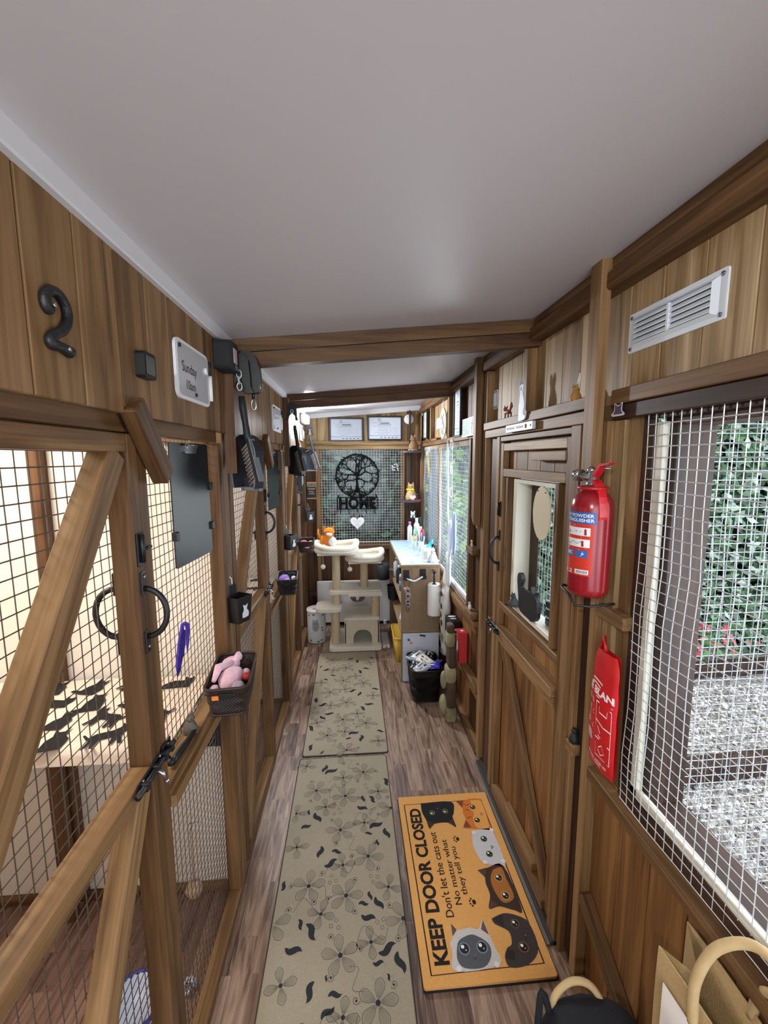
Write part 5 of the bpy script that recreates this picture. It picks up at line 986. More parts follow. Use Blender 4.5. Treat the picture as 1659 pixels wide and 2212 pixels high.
# tray with bottles
o = thing('clear_tray', 'clear tray with utensils at the back of the shelf top', 'tray', (.555, 3.55, T0)); CLR = M('#c8d6de', .1, spec=.9)
mb = MB(); mb.extr(rrect(-.055, .045, -.10, .10, .008), lambda p, q, h: (p, q, h), 0, .004, CLR); 
for P in (((-.055, -.10), (.045, -.10)), ((-.055, .10), (.045, .10)), ((-.055, -.10), (-.055, .10))): mb.tube([(*P[0], .03), (*P[1], .03)], .002, CLR, 6)
for a, b in ((-.055, -.10), (.045, -.10), (-.055, .10), (.045, .10)): mb.tube([(a, b, 0), (a, b, .03)], .002, CLR, 6)
mb.build('tray_body', o)
def bottle(name, loc, r, h, col, capc, label, cat='bottle', neck=.45):
    o = thing(name, label, cat, loc); mb = MB(); mb.lathe([(r*.95, 0), (r, .004), (r, h*.72), (r*neck, h*.84), (r*neck, h*.88)], M(col, .3), n=16); mb.build('bottle_body', o)
    mb = MB(); mb.lathe([(r*neck*1.15, h*.86), (r*neck*1.15, h)], M(capc, .4), n=14); mb.build('cap', o); return o
bottle('bottle', (.52, 3.78, T0), .022, .19, '#e6e2ea', '#c36fc0', 'tall white bottle with a pink top at the back of the shelf top')
bottle('bottle', (.585, 3.80, T0), .026, .22, '#e8e8ea', '#efefef', 'tallest white bottle on the shelf unit')
bottle('bottle', (.560, 3.70, T0), .02, .17, '#a9d3c6', '#e4e8e8', 'pale green spray bottle on the shelf unit')
bottle('bottle', (.605, 3.60, T0), .020, .12, '#17181b', '#2a2c30', 'small black bottle on the shelf unit')
bottle('bottle', (.603, 3.68, T0), .022, .16, '#d9dbe6', '#e9e9ef', 'white pump bottle beside the mesh on the shelf top')
bottle('bottle', (.540, 3.60, T0), .015, .11, '#e8b8c4', '#d46a90', 'little pink bottle in the clear tray')
o = thing('hairbrush', 'red and black pet brush standing on the shelf top', 'brush', (.588, 3.50, T0)); mb = MB(); mb.tube([(0, 0, 0), (0, 0, .09)], .008, BLACK, 8); mb.build('handle', o); mb = MB(); mb.blob((0, 0, .13), .018, .010, .042, M('#b8262e', .5), n=14); mb.build('brush_head', o)
o = thing('hairbrush', 'black round pet brush at the back of the shelf top', 'brush', (.630-.008, 3.86, T0)); mb = MB(); mb.tube([(0, 0, 0), (0, 0, .15)], .008, BLACK, 8); mb.build('handle', o); mb = MB(); mb.blob((0, 0, .185), .026, .012, .038, M('#23302b', .6), n=14); mb.build('brush_head', o)
def pot_with(loc, label, cols, n, r=.024, h=.07, body='#c3ced6'):
    o = thing('utensil_pot', label, 'pot', loc); mb = MB(); mb.lathe([(r*.8, 0), (r, h), (r*.92, h), (r*.72, .004)], M(body, .2), n=18, cap=False); mb.lathe([(r*.8, .001), (0, .0012)], M(body, .2), cap=False); mb.build('pot_body', o); rd = random.Random(n)
    for i in range(n):
        a = rd.uniform(0, 6); mb = MB(); mb.tube([(math.cos(a)*r*.4, math.sin(a)*r*.4, .008), (math.cos(a)*r*1.1, math.sin(a)*r*1.1, h+rd.uniform(.03, .07))], .0035, M(cols[i % len(cols)], .5), 6); mb.build('utensil', o)
pot_with((.520, 3.50, T0+.004), 'small pot of green and yellow plastic spoons in the clear tray', ['#7cc46a', '#d9d96a', '#cfe7b4'], 7)
pot_with((.562, 3.40, T0), 'clear pot of grooming combs and scissors on the shelf top', ['#aab4c2', '#2a3038', '#5f7f9c', '#dfe4ea'], 8, .026, .085)
o = thing('glove_box', 'white box with a teal disposable cloth pulled out on the shelf top', 'box', (.586, 3.24, T0)); mb = MB(); mb.box(-.04, .04, -.06, .06, 0, .075, M('#e6e7ea', .5), .003); mb.build('carton', o)
mb = MB(); TE = M('#3fb6c8', .8); P = [(-.05, -.03, .03), (-.03, -.05, .075), (0, -.03, .10), (.03, -.035, .14), (.045, .0, .12), (.04, .02, .08), (.0, .03, .07), (-.02, -.01, .02), (.01, -.06, .05), (.035, -.05, .09)]
mb.add(P, [(0, 1, 7), (1, 2, 8), (2, 3, 9), (3, 4, 9), (4, 5, 9), (2, 9, 8), (1, 8, 7), (2, 6, 5), (2, 5, 4), (2, 4, 3), (0, 7, 8), (5, 6, 9)], TE); mb.build('teal_cloth', o)
o = thing('tissue_carton', 'white patterned carton near the front of the shelf top', 'box', (.535, 3.05, T0)); mb = MB(); mb.box(-.022, .022, -.02, .02, 0, .10, M('#dcdad6', .5), .003); flat(mb, [(-.014, .02), (.014, .02), (.014, .08), (-.014, .08)], lambda p, q, h: (p, -.02-h, q), M('#b9b4ae', .6), .0005); mb.build('carton', o)
seated_cat('cat_figurine', (.592, 3.04, T0), math.radians(-10), .095, '#e9e8ec', 'white pottery cat with a black top at the front of the shelf top', col2='#f0f0f2')
mb = MB(); mb.tube([(-.012, -.008, 0), (0, 0, .02), (.012, -.01, .004), (.018, -.014, -.03)], .005, BLACK, 6); mb.blob((0, 0, .018), .016, .012, .012, BLACK, n=10); tag(mb.build('black_bow', loc=(.592, 3.03, .995)), 'black ribbon on top of the white pottery cat', 'ribbon')
# things in unit
o = thing('food_tin', 'blue and red tin on the upper shelf of the unit', 'tin', (.395, 3.22, .6165)); mb = MB(); mb.cyl((0, 0, 0), .036, .085, M('#3f8fb4', .35)); mb.cyl((0, 0, .085), .0365, .014, M('#b8342c', .4)); mb.cyl((0, 0, .099), .036, .022, M('#5a9cc0', .35)); mb.build('tin_body', o); mb = MB(); mb.cyl((0, 0, .121), .030, .006, M('#e6e6e6', .4)); mb.build('lid', o)
o = bottle('bottle', (.385, 3.42, .6165), .028, .15, '#26282c', '#dfe3ea', 'dark bottle on the upper shelf of the unit')
o = bottle('bottle', (.385, 3.62, .6165), .03, .17, '#c9d2da', '#7f8aa0', 'pale bottle on the upper shelf of the unit')
o = thing('pot_stack', 'stack of black woven bowls on the middle shelf of the unit', 'bowls', (.355, 3.66, .397)); mb = MB()
for i in range(5): mb.lathe([(.040+.002*i, i*.026), (.048+.002*i, i*.026+.024), (.044+.002*i, i*.026+.024)], M('#1d1d20', .6, nv=.5, ns=200), n=20, cap=False)
mb.build('bowls', o)
o = thing('toy_bundle', 'white and lilac bundle on the middle shelf of the unit', 'bundle', (.39, 3.12, .397)); mb = MB(); mb.blob((0, 0, .04), .04, .05, .04, M('#cfc6d6', .7), .25, 30, 16); mb.build('cloth', o); mb = MB(); mb.blob((.01, -.03, .085), .03, .03, .025, M('#e6e2da', .7), .2, 30, 12); mb.build('pale_toy', o)
mb = MB(); mb.blob((0, 0, 0), .022, .03, .02, M('#e0c84a', .6), .2, 40, 12); tag(mb.build('yellow_sponge', loc=(.375, 3.04, .425)), 'yellow sponge at the front of the middle shelf', 'sponge')
o = thing('yellow_tub', 'yellow plastic tub on the bottom shelf of the unit', 'tub', (.395, 3.32, .037)); YL = M('#d9b040', .45)
mb = MB(); vs = []
for z, k in ((0, .82), (.20, 1.0), (.20, .93), (.008, .76)): vs += [(a*k, b*k, z) for a, b in rrect(-.075, .075, -.15, .15, .03)]
n = 24; mb.add(vs, [(i*n+j, i*n+(j+1) % n, (i+1)*n+(j+1) % n, (i+1)*n+j) for i in range(3) for j in range(n)]+[list(range(n))[::-1], list(range(3*n, 4*n))], YL, True); mb.build('tub_body', o)
mb = MB(); mb.tube([(a*1.03, b*1.03, .20) for a, b in rrect(-.075, .075, -.15, .15, .03)], .006, YL, 8, closed=True); mb.box(-.03, .03, -.158, -.147, .15, .17, M('#a8822a', .5), .003); mb.build('rim', o)
# end panel fittings
for x, z, lab in ((.382, .815, 'left black adhesive hook on the shelf unit end'), (.503, .820, 'right black adhesive hook on the shelf unit end')):
    o = thing('adhesive_hook', lab, 'hook', (x, 2.958, z), 0, 'black adhesive hooks on the shelf unit'); mb = MB(); mb.extr(rrect(-.022, .022, -.035, .035, .004), lb, 0, .003, BLACK); mb.build('plate', o); mb = MB(); mb.box(-.022, .024, -.022, -.003, -.036, -.018, BLACK, .003); mb.box(-.022, .024, -.024, -.020, -.036, -.008, BLACK, .001); mb.build('hook_lip', o)
mb = MB(); P = spl([(-.058, .0, .002), (-.03, -.004, -.012), (.0, -.006, -.018), (.03, -.006, -.004), (.058, -.002, .012)], 5); mb.tube(P, [.007]*len(P), WHITE, 6); mb.T = None; tag(mb.build('white_strap', loc=(.440, 2.940, .792)), 'white strap slung between the two black hooks', 'strap')
o = thing('pug_lanyard', 'hanging strip of printed pet faces on the left hook', 'lanyard', (.388, 2.935, .79)); mb = MB(); mb.tube([(-.022, 0, .01), (-.024, 0, -.04), (-.014, 0, -.06)], .0018, BLK2, 5); mb.tube([(.012, 0, .01), (.018, 0, -.04), (.008, 0, -.06)], .0018, BLK2, 5); mb.tube([(.01*math.cos(a)+.004, 0, -.225+.018*math.sin(a)) for a in [2*PI*k/12 for k in range(12)]], .002, BLK2, 5, closed=True); mb.build('cord', o)
mb = MB()
for z, r_ in ((-.085, .026), (-.125, .026), (-.165, .020), (-.19, .022)): mb.blob((.002+.004*math.sin(z*90), 0, z), r_*.85, .006, r_*1.1, M('#9a8a86', .7, nv=.4, ns=80), .15, 60, 14); mb.blob((.004, -.008, z), .009, .003, .008, M('#17161a', .5), n=8)
mb.blob((-.018, -.003, -.07), .010, .004, .012, M('#d3a6aa', .7), n=8); mb.build('printed_faces', o)
o = thing('kitchen_roll', 'white kitchen roll on a black holder on the shelf unit end', 'paper roll', (.578, 2.91, .53)); mb = MB(); mb.lathe([(.018, 0), (.046, 0), (.047, .004), (.047, .222), (.045, .226), (.018, .226)], M('#ecebea', .9, bump=.3, ns=300), n=28, cap=False); mb.build('roll', o)
mb = MB(); mb.tube([(0, 0, -.01), (0, 0, .32)], .009, BLACK, 10); mb.cyl((0, 0, -.014), .016, .008, BLACK); mb.cyl((0, 0, .312), .018, .008, BLACK); mb.tube([(0, 0, .315), (0, .045, .315)], .006, BLACK, 8); mb.build('holder', o)
o = thing('magnetic_whiteboard', 'whiteboard with magnets on the lower end of the shelf unit', 'whiteboard', (.492, 2.953, .19)); mb = MB(); mb.extr(rrect(-.135, .132, -.185, .185, .006), lb, 0, .005, M('#c8ccd8', .25, spec=.6)); mb.build('board', o)
mb = MB(); mb.cyl((-.092, -.012, .138), .009, .006, M('#1f4f9a', .4), 'y', 14); mb.cyl((-.075, -.012, .114), .009, .006, M('#c8a050', .4), 'y', 14); mb.build('magnet', o); mb = MB(); mb.tube([(-.065, -.009, .181), (-.01, -.009, .17)], .002, WHITE, 6); mb.tube([(-.01, -.009, .17), (.03, -.009, .163)], .006, BLACK, 8); mb.build('pen', o)
# crate with packets
basket((.487, 2.785, .002), 0, .215, .29, .235, M('#0b0b0d', .4), 'black plastic crate packed with pouches in front of the shelf unit', 'crate', 'black crate on the floor')
bpy.data.objects[-1] if False else None
rnd = random.Random(8)
PKS = [('#e6e6ea', 'white and grey', (-.03, .05, .02)), ('#ded9d0', 'cream', (.0, -.02, .03)), ('#3a35b0', 'bright blue', (.045, -.06, .015)), ('#2c2e34', 'black', (-.065, -.03, .01)), ('#b7bcc4', 'silver', (-.03, -.085, .012)), ('#4a3fc0', 'violet blue', (.075, -.03, .005)), ('#17181c', 'glossy black', (.05, .06, .02)), ('#9fb0bc', 'pale blue grey', (-.075, .03, .015)), ('#d8dade', 'striped white', (.02, .09, .02)), ('#55606a', 'slate grey', (-.05, .10, .01))]
for i, (c_, nm, (a, b, z)) in enumerate(PKS):
    mb = MB(); Rz = Matrix.Rotation(rnd.uniform(0, 3), 4, 'Z') @ Matrix.Rotation(rnd.uniform(-.45, .45), 4, 'X') @ Matrix.Rotation(rnd.uniform(-.4, .4), 4, 'Y'); mb.T = Rz
    pm = M(c_, .18, nv=.1, ns=40, spec=.8); pw, ph, g = .056, .040, 12; vs = []
    for sd in (1, -1):
        for ii in range(g+1):
            for jj in range(g+1):
                uu, vv = 2*ii/g-1, 2*jj/g-1; th_ = .013*(1-uu**4)*(1-vv**4)+.0006; k_ = 1-.05*abs(uu*vv); vs.append((uu*pw*k_, vv*ph*k_, sd*th_+.0045*noise.noise((uu*2.2+i, vv*2.2, i))+.002*noise.noise((uu*6, vv*6+i, 0))))
    k_ = g+1; q_ = k_*k_; pf = [(a1*k_+b1, (a1+1)*k_+b1, (a1+1)*k_+b1+1, a1*k_+b1+1) for a1 in range(g) for b1 in range(g)]
    mb.add(vs, pf+[tuple(z_+q_ for z_ in f_[::-1]) for f_ in pf], pm, True)
    for uu, vv, ww, hh in ((-.3, .25, .7, .22), (-.5, -.3, .5, .12), (.25, -.35, .35, .3)):
        P4 = [(uu, vv), (uu+ww, vv), (uu+ww, vv+hh), (uu, vv+hh)]; fpp = lambda p, q, h: (p*pw, q*ph, .013*(1-p**4)*(1-q**4)+.0026+.0045*noise.noise((p*2.2+i, q*2.2, i))); mb.add([fpp(p, q, 0) for p, q in P4], [(0, 1, 2, 3)], M('#22252a' if i in (0, 1, 4, 8) else '#cfd2da', .4))
    tag(mb.build('food_pouch', loc=(.487+a, 2.785+b, .225+z)), '%s foil pouch lying in the black crate' % nm, 'pouch', 'pouches in the black crate')
# tall wooden cat
o = thing('wooden_cat_sculpture', 'tall painted wooden cat standing by the right wall, seen edge-on', 'sculpture', (.605, 2.46, 0)); WC = M('#938d6c', .7, nv=.45, ns=14, bump=.3); WC2 = M('#4b3a2c', .7, nv=.3, ns=20)
mb = MB(); 
for zc, hz, m, xc, rx in ((.05, .052, WC, -.002, .034), (.185, .095, WC2, -.001, .030), (.315, .055, WC, -.006, .034), (.43, .078, WC2, -.002, .026)): mb.blob((xc, .008, zc), rx, .045, hz, m, .05, 25, 20, sq=.45)
mb.build('body', o); mb = MB(); mb.blob((-.045, .02, .10), .026, .04, .07, WC, .05, 20, 14); mb.blob((-.042, .03, .26), .022, .035, .06, WC, .05, 20, 14); mb.build('leg', o)
mb = MB(); mb.blob((-.012, .005, .545), .030, .042, .052, WC, .06, 30, 18, sq=.6); mb.blob((-.012, .005, .608), .024, .036, .034, WC2, .06, 30, 16, sq=.6); mb.build('head', o)
# cat print bag hanging
o = thing('cat_print_bag', 'long white fabric bag printed with cats hanging beside the shelf unit', 'bag', (.648, 2.86, .55)); mb = MB(); vs = []; nz_, nu = 26, 18
for i in range(nz_+1):
    t_ = i/nz_; z = .33-.62*t_; r_ = .012+.030*min(1, t_*2.2)+.010*math.sin(t_*5); 
    for j in range(nu): a = 2*PI*j/nu; vs.append((r_*.75*math.cos(a)*(1+.12*noise.noise((a, z*9, 0))), r_*1.5*math.sin(a), z))
mb.add(vs, [(i*nu+j, i*nu+(j+1) % nu, (i+1)*nu+(j+1) % nu, (i+1)*nu+j) for i in range(nz_) for j in range(nu)]+[[nz_*nu+j for j in range(nu)]], M('#dcd9d6', .85, nv=.05, ns=20), True); mb.build('fabric', o)
mb = MB(); rnd = random.Random(2)
for z in (.22, .15, .08, .0, -.07, -.14, -.20, -.26):
    for q in range(2): mb.blob((-.0345, -.030+.045*q+rnd.uniform(-.01, .01), z+rnd.uniform(-.02, .02)), .003, .016, .022, M(rnd.choice(['#a8783a', '#1c1c1e', '#8b8d92']), .8), .7, 70, 10)
mb.build('printed_cats', o)
mb = MB(); mb.tube([(0, 0, .32), (.01, -.01, .40), (.004, 0, .45)], .004, M('#dcd9d6', .8), 6); mb.build('loop', o)
# bag + streamers on window
o = thing('plastic_bags', 'pale crinkled plastic bags hanging on the side window mesh', 'bag', (.665, 2.72, 1.35)); mb = MB(); PB = M('#d2dcea', .3, nv=.1, ns=30, spec=.7)
mb.tube(spl([(0, .20, .42), (-.006, .17, .2), (-.004, .16, .0), (-.010, .12, -.12), (-.012, .10, -.20)], 5), .0065, PB, 8); mb.build('string', o)
mb = MB(); mb.blob((-.004, .08, -.25), .014, .05, .11, PB, .35, 18, 18); mb.blob((-.004, -.02, -.20), .014, .05, .14, M('#9fb6e0', .35, spec=.7), .35, 18, 18); mb.blob((-.004, .10, -.45), .014, .035, .16, PB, .35, 18, 16); mb.build('bag_body', o)
o = thing('paw_garland', 'white ring and cord garland on the nearer side window mesh', 'garland', (.668, 2.80, 1.60)); mb = MB()
for z, r_ in ((.14, .03), (-.03, .025), (-.18, .035)): mb.tube([(-.004, r_*math.cos(a), z+r_*math.sin(a)) for a in [2*PI*k/18 for k in range(18)]], .003, WHITE, 6, closed=True)
mb.tube([(0, 0, .16), (0, .01, .0), (0, -.01, -.28)], .002, WHITE, 5); mb.build('rings', o)
o = thing('wooden_cat_mobile', 'tan wooden hanging cat ornament on the farther side window', 'ornament', (.675, 3.70, 1.62)); mb = MB(); mb.extr(spl([(-.02, -.05), (.02, -.05), (.025, .0), (.01, .04), (.016, .08), (0, .06), (-.014, .08), (-.01, .04), (-.022, 0)], 3), lr, 0, .006, M('#d1a55e', .7)); mb.build('cat_shape', o)
mb = MB()
for a in (-.018, 0, .018): mb.tube([(0, a, -.05), (0, a*1.4, -.10-.02*(a > 0))], .004, M('#c8b070', .7), 5)
mb.build('charm', o)
# boxes on low rail
def cartonx(name, loc, w, l, h, col, label, txts, rz=0):
    o = thing(name, label, 'box', loc, rz); mb = MB(); mb.box(-w/2, w/2, -l/2, l/2, 0, h, M(col, .35), .001); mb.build('carton', o); mb = MB()
    for f, t_, a, b, c, d_, col2 in txts:
        fn = (lambda p, q, hh: (p, -l/2-hh, q)) if f == 'y' else ((lambda p, q, hh: (-w/2-hh, -p, q)) if f == 'x' else (lambda p, q, hh: (p, q, h+hh)))
        if t_: text(mb, t_, fn, a, b, c, d_, M(col2, .4), .0006, .02)
        else: flat(mb, ell(a, b, c, d_, 14), fn, M(col2, .4), .0006)
    mb.build('printing', o); return o
cartonx('food_carton', (.655, 2.655, .3935), .075, .13, .205, '#15161a', 'black food carton standing on the low rail beside the red box', [('y', '', 0, .15, .026, .008, '#d8d8dc'), ('y', '', 0, .12, .02, .005, '#b8b8bc'), ('x', '', -.01, .05, .04, .008, '#d8d8dc'), ('x', '', -.01, .03, .034, .005, '#b8b8bc'), ('x', '', 0, .11, .022, .03, '#b89a92'), ('z', '', 0, .03, .026, .012, '#e8e8ea'), ('z', '', 0, -.01, .022, .010, '#c8c8ca')])
cartonx('treat_box', (.668, 2.47, .3935), .05, .075, .195, '#c4333a', 'red treat box standing on the low rail', [('x', '', 0, .09, .022, .04, '#e9d6d2'), ('z', '', 0, 0, .01, .012, '#efe9e9')])
# ================================================================ RIGHT SIDE THINGS
def vent(yc, zc, L, H, label, n=5):
    o = thing('wall_vent', label, 'vent', (.705, yc, zc), 0, 'white plastic vents in the right wall'); VW = M('#dfe7f0', .35); k = onright(0)
    mb = MB(); fr = lambda p, q, h: (-h, -p, q); mb.extr(rrect(-L/2, L/2, -H/2, H/2, .004, 3), fr, 0, .004, VW); mb.build('flange', o)
    mb = MB(); a, b = L/2-.028, H/2-.018
    vs = [fr(x*(L/2-.016), y*(H/2-.010), .004) for x, y in ((-1, -1), (1, -1), (1, 1), (-1, 1))]+[fr(x*a, y*b, .012) for x, y in ((-1, -1), (1, -1), (1, 1), (-1, 1))]
    mb.add(vs, [(0, 1, 5, 4), (1, 2, 6, 5), (2, 3, 7, 6), (3, 0, 4, 7)], VW); mb.add([fr(x*a, y*b, .0045) for x, y in ((-1, -1), (1, -1), (1, 1), (-1, 1))], [(0, 1, 2, 3)], M('#5a626c', .6)); RR = mb.build('raised_rim', o)
    for i in range(n):
        z0 = -b+2*b*i/n; mb = MB()
        for x0, x1 in ((-a, -.004), (.004, a)): vs = [fr(x0, z0+.0035, .0125), fr(x1, z0+.0035, .0125), fr(x1, z0+2*b/n+.001, .006), fr(x0, z0+2*b/n+.001, .006), fr(x0, z0+.0015, .0115), fr(x1, z0+.0015, .0115)]; mb.add(vs, [(0, 1, 2, 3), (4, 5, 1, 0)], VW)
        mb.build('louvre', RR)
    mb = MB(); mb.box(-.013, -.004, -.004, .004, -b, b, VW, .001); mb.build('mullion', o)
    mb = MB()
    for x in (-1, 1):
        for y in (-1, 1): mb.cyl((-.0065, x*(L/2-.010), y*(H/2-.010)), .0042, .003, M('#7b7f84', .4, .8), 'x', 10)
    mb.build('screw', o)
vent(.925, 1.955, .282, .094, 'large white louvred vent above the near window'); vent(2.14, 1.93, .20, .090, 'white louvred vent above the far side of the exit door'); vent(3.44, 1.925, .17, .085, 'small white vent between the oval sign and the far framed certificate')
# fire exit sign
o = thing('fire_exit_sign', 'green and white Fire exit sign with a running figure', 'sign', (.655, 2.33, 1.82)); mb = MB(); mb.extr([(-.15, -.05), (.10, -.05), (.10, .05), (-.15, .05)], lr, 0, .006, M('#e8eeee', .4)); mb.build('panel', o)
mb = MB(); GR = M('#3d8a72', .45); flat(mb, [(-.142, -.042), (-.005, -.042), (-.005, .042), (-.142, .042)], lr, GR, .0066); text(mb, 'Fire', lr, -.125, .004, .07, .028, WHITE, .0072, .01); text(mb, 'exit', lr, -.125, -.034, .06, .026, WHITE, .0072, .01)
mb.v = mb.v; flat(mb, ell(.045, .030, .007, .007, 10), lr, GR, .0068); ribbon(mb, [(.042, .022), (.038, -.002), (.048, -.018), (.044, -.036)], .008, lr, GR, .0068); ribbon(mb, [(.038, -.002), (.025, -.016), (.012, -.026)], .007, lr, GR, .0068); ribbon(mb, [(.042, .018), (.06, .008), (.07, .016)], .005, lr, GR, .0068); ribbon(mb, [(.040, .018), (.022, .012), (.018, .0)], .005, lr, GR, .0068); frame_rect_any(mb, lr, .052, .092, -.042, .042, .003, .006, .0075, GR); mb.build('printing', o)
# oval sign
o = thing('oval_cat_sign', 'oval pale wooden sign with grey painted cats, hung by a cord', 'sign', (.672, 3.10, 1.90)); mb = MB(); mb.extr(ell(0, 0, .105, .108, 28), lr, 0, .008, M('#cfc4a8', .7)); mb.build('plaque', o)
mb = MB(); GY = M('#77807e', .7)
for a, b, r_ in ((-.04, .05, .02), (.0, .02, .03), (.04, -.02, .025), (-.03, -.05, .022), (.03, .06, .016), (.015, -.065, .02)): flat(mb, spl([(a-r_, b-r_), (a+r_*.7, b-r_), (a+r_, b), (a+r_*.4, b+r_*.5), (a+r_*.3, b+r_*1.2), (a-r_*.1, b+r_*.7), (a-r_*.5, b+r_*1.2), (a-r_*.8, b+.1*r_)], 2), lr, GY, .0088)
mb.build('painted_cats', o); mb = MB(); mb.tube([(-.004, -.03, .10), (-.004, 0, .16), (-.004, .03, .10)], .0025, M('#e8e4d8', .8), 5); mb.build('cord', o)
# figures on lintel
o = thing('fox_figurine', 'small chestnut fox figure on the lintel, farthest left', 'figurine', (.668, 1.80, 1.818)); FX = M('#8a4526', .55); mb = MB(); mb.blob((0, 0, .026), .010, .024, .010, FX, n=12)
for a, b in ((-.006, -.016), (.006, -.016), (-.006, .018), (.006, .018)): mb.tube([(a, b, .022), (a, b*1.1, 0)], [.004, .003], FX, 6)
mb.build('body', o); mb = MB(); mb.blob((-.002, .030, .040), .009, .012, .009, FX, n=10); mb.tube([(-.002, .038, .038), (-.002, .048, .036)], [.005, .002], FX, 6)
for sg in (1, -1): mb.tube([(sg*.005, .028, .046), (sg*.006, .028, .056)], [.004, .001], FX, 4)
mb.build('head', o); mb = MB(); mb.tube([(0, -.02, .03), (0, -.034, .045), (0, -.036, .062)], [.004, .007, .002], FX, 6); mb.build('tail', o)
o = thing('cat_cutout', 'flat white cut-out cat with dark ears standing over the plaque', 'figurine', (.648, 1.60, 1.790)); mb = MB(); mb.extr(spl([(-.026, 0), (.018, 0), (.036, .006), (.042, .03), (.030, .036), (.022, .026), (.026, .06), (.016, .09), (.008, .105), (.014, .128), (.008, .152), (.0, .136), (-.010, .136), (-.016, .152), (-.020, .125), (-.014, .100), (-.024, .06)], 3), lr, 0, .005, M('#c3ccda', .5)); mb.build('shape', o)
mb = MB(); 
for P in ([(.008, .150), (.013, .132), (.002, .136)], [(-.016, .150), (-.010, .135), (-.019, .130)], [(-.006, .128), (.0, .112), (-.010, .112)]): flat(mb, P, lr, M('#2e3138', .6), .0056)
mb.build('dark_markings', o); mb = MB(); mb.blob((-.006, -.034, .030), .005, .012, .014, M('#e6e6e8', .7), n=10); mb.build('tail_tip', o)
o = seated_cat('cat_figurine', (.676, 1.265, 1.818), math.radians(-60), .047, '#b98a4a', 'ginger and white cat figure with raised tail on the lintel', col2='#e8dfd2'); mb = MB(); mb.tube([(0, .012, .04), (0, .016, .07), (.003, .014, .085)], [.006, .004, .002], WHITE, 6); mb.build('raised_tail', o)
o = thing('lintel_plaque', 'small pale blue plaque screwed to the lintel above the exit door', 'plaque', (.652, 1.615, 1.766)); mb = MB(); mb.extr([(-.13, -.014), (.13, -.014), (.13, .014), (-.13, .014)], lr, 0, .012, M('#c3ccd6', .45)); mb.build('plate', o); mb = MB(); [flat(mb, [(-.118+i*.0142, -.005+.001*(i % 3)), (-.108+i*.0142, -.005), (-.108+i*.0142, .004+.001*(i % 2)), (-.118+i*.0142, .005)], lr, M('#8d98a8', .6), .0125) for i in range(12) if i != 6]; mb.cyl((-.0135, -.072, 0), .008, .002, M('#6c655a', .5), 'x', 12); mb.cyl((-.0135, -.115, 0), .004, .002, STEEL, 'x', 10); mb.build('lettering', o)
mb = MB(); mb.extr(spl([(-.022, -.014), (.022, -.014), (.026, -.008), (.016, .0), (.017, .022), (.007, .014), (-.006, .014), (-.016, .022), (-.016, .0), (-.028, -.008)], 3), lr, 0, .0006, M('#d8d2dc', .5)); mb.extr(spl([(-.018, -.009), (.018, -.009), (.012, .0), (.014, .017), (.006, .011), (-.005, .011), (-.013, .017), (-.012, .0)], 3), lr, .0006, .001, M('#575062', .6, nv=.4, ns=120)); tag(mb.build('cat_sticker', loc=(.676, 1.052, 1.768)), 'grey kitten face sticker on the rail beside the near window', 'sticker')
# tiny figures on noggings
o = thing('dog_figurine', 'tiny cream dog figure on the upper nogging ledge', 'figurine', (.668, 2.30, 1.150)); mb = MB(); mb.blob((0, 0, .014), .007, .009, .015, M('#d9cfb4', .6), n=10); mb.build('body', o); mb = MB(); mb.blob((0, .003, .035), .007, .009, .008, M('#d9cfb4', .6), n=10); mb.build('head', o)
o = thing('sheep_figurine', 'tiny white figure on the lower nogging ledge', 'figurine', (.668, 2.31, .780)); mb = MB(); mb.blob((0, 0, .018), .010, .016, .018, M('#dcdce0', .7), .2, 90, 12); mb.build('body', o); mb = MB(); mb.blob((0, .008, .038), .008, .009, .009, M('#c4c4ca', .6), n=10); mb.build('head', o)
seated_cat('cat_figurine', (.683, 1.176, .770), math.radians(-60), .045, '#17171a', 'tiny black cat figure with gold collar on the ledge beside the door jamb')
# oval board in door window
mb = MB(); mb.extr(ell(0, 0, .068, .095, 32), lr, 0, .005, M('#dcd0b2', .6)); mb.cyl((-.008, -.03, .075), .002, .004, BLK2, 'x', 8); mb.cyl((-.008, .03, .078), .002, .004, BLK2, 'x', 8); tag(mb.build('oval_board', loc=(.668, 1.435, 1.455)), 'blank oval cream board hanging in front of the exit door window', 'board')
o = thing('black_cat_silhouette', 'black wooden cat silhouette at the foot of the exit door window', 'ornament', (.70, 1.60, 1.02)); mb = MB(); mb.extr(spl([(.05, 0), (.075, .0), (.115, .03), (.115, .09), (.095, .105), (.10, .125), (.085, .112), (.068, .118), (.06, .135), (.055, .11), (.02, .105), (-.02, .10), (-.045, .105), (-.03, .14), (-.05, .16), (-.07, .15), (-.075, .12), (-.06, .06), (-.05, .01), (0, 0)], 3), lr, 0, .016, M('#15161a', .5)); mb.build('silhouette', o)
seated_cat('owl_ornament', (.683, 1.705, 1.02), math.radians(-70), .055, '#3a3d42', 'small dark grey cat ornament in the corner of the exit door window')
o = thing('window_boxes', 'stack of dark blue folded items behind the black cat silhouette', 'box', (.735, 1.45, 1.02)); mb = MB()
for i in range(3): mb.box(-.01, .018, -.06, .05, i*.034, i*.034+.028, M('#30364a', .4), .004)
mb.build('stack', o)
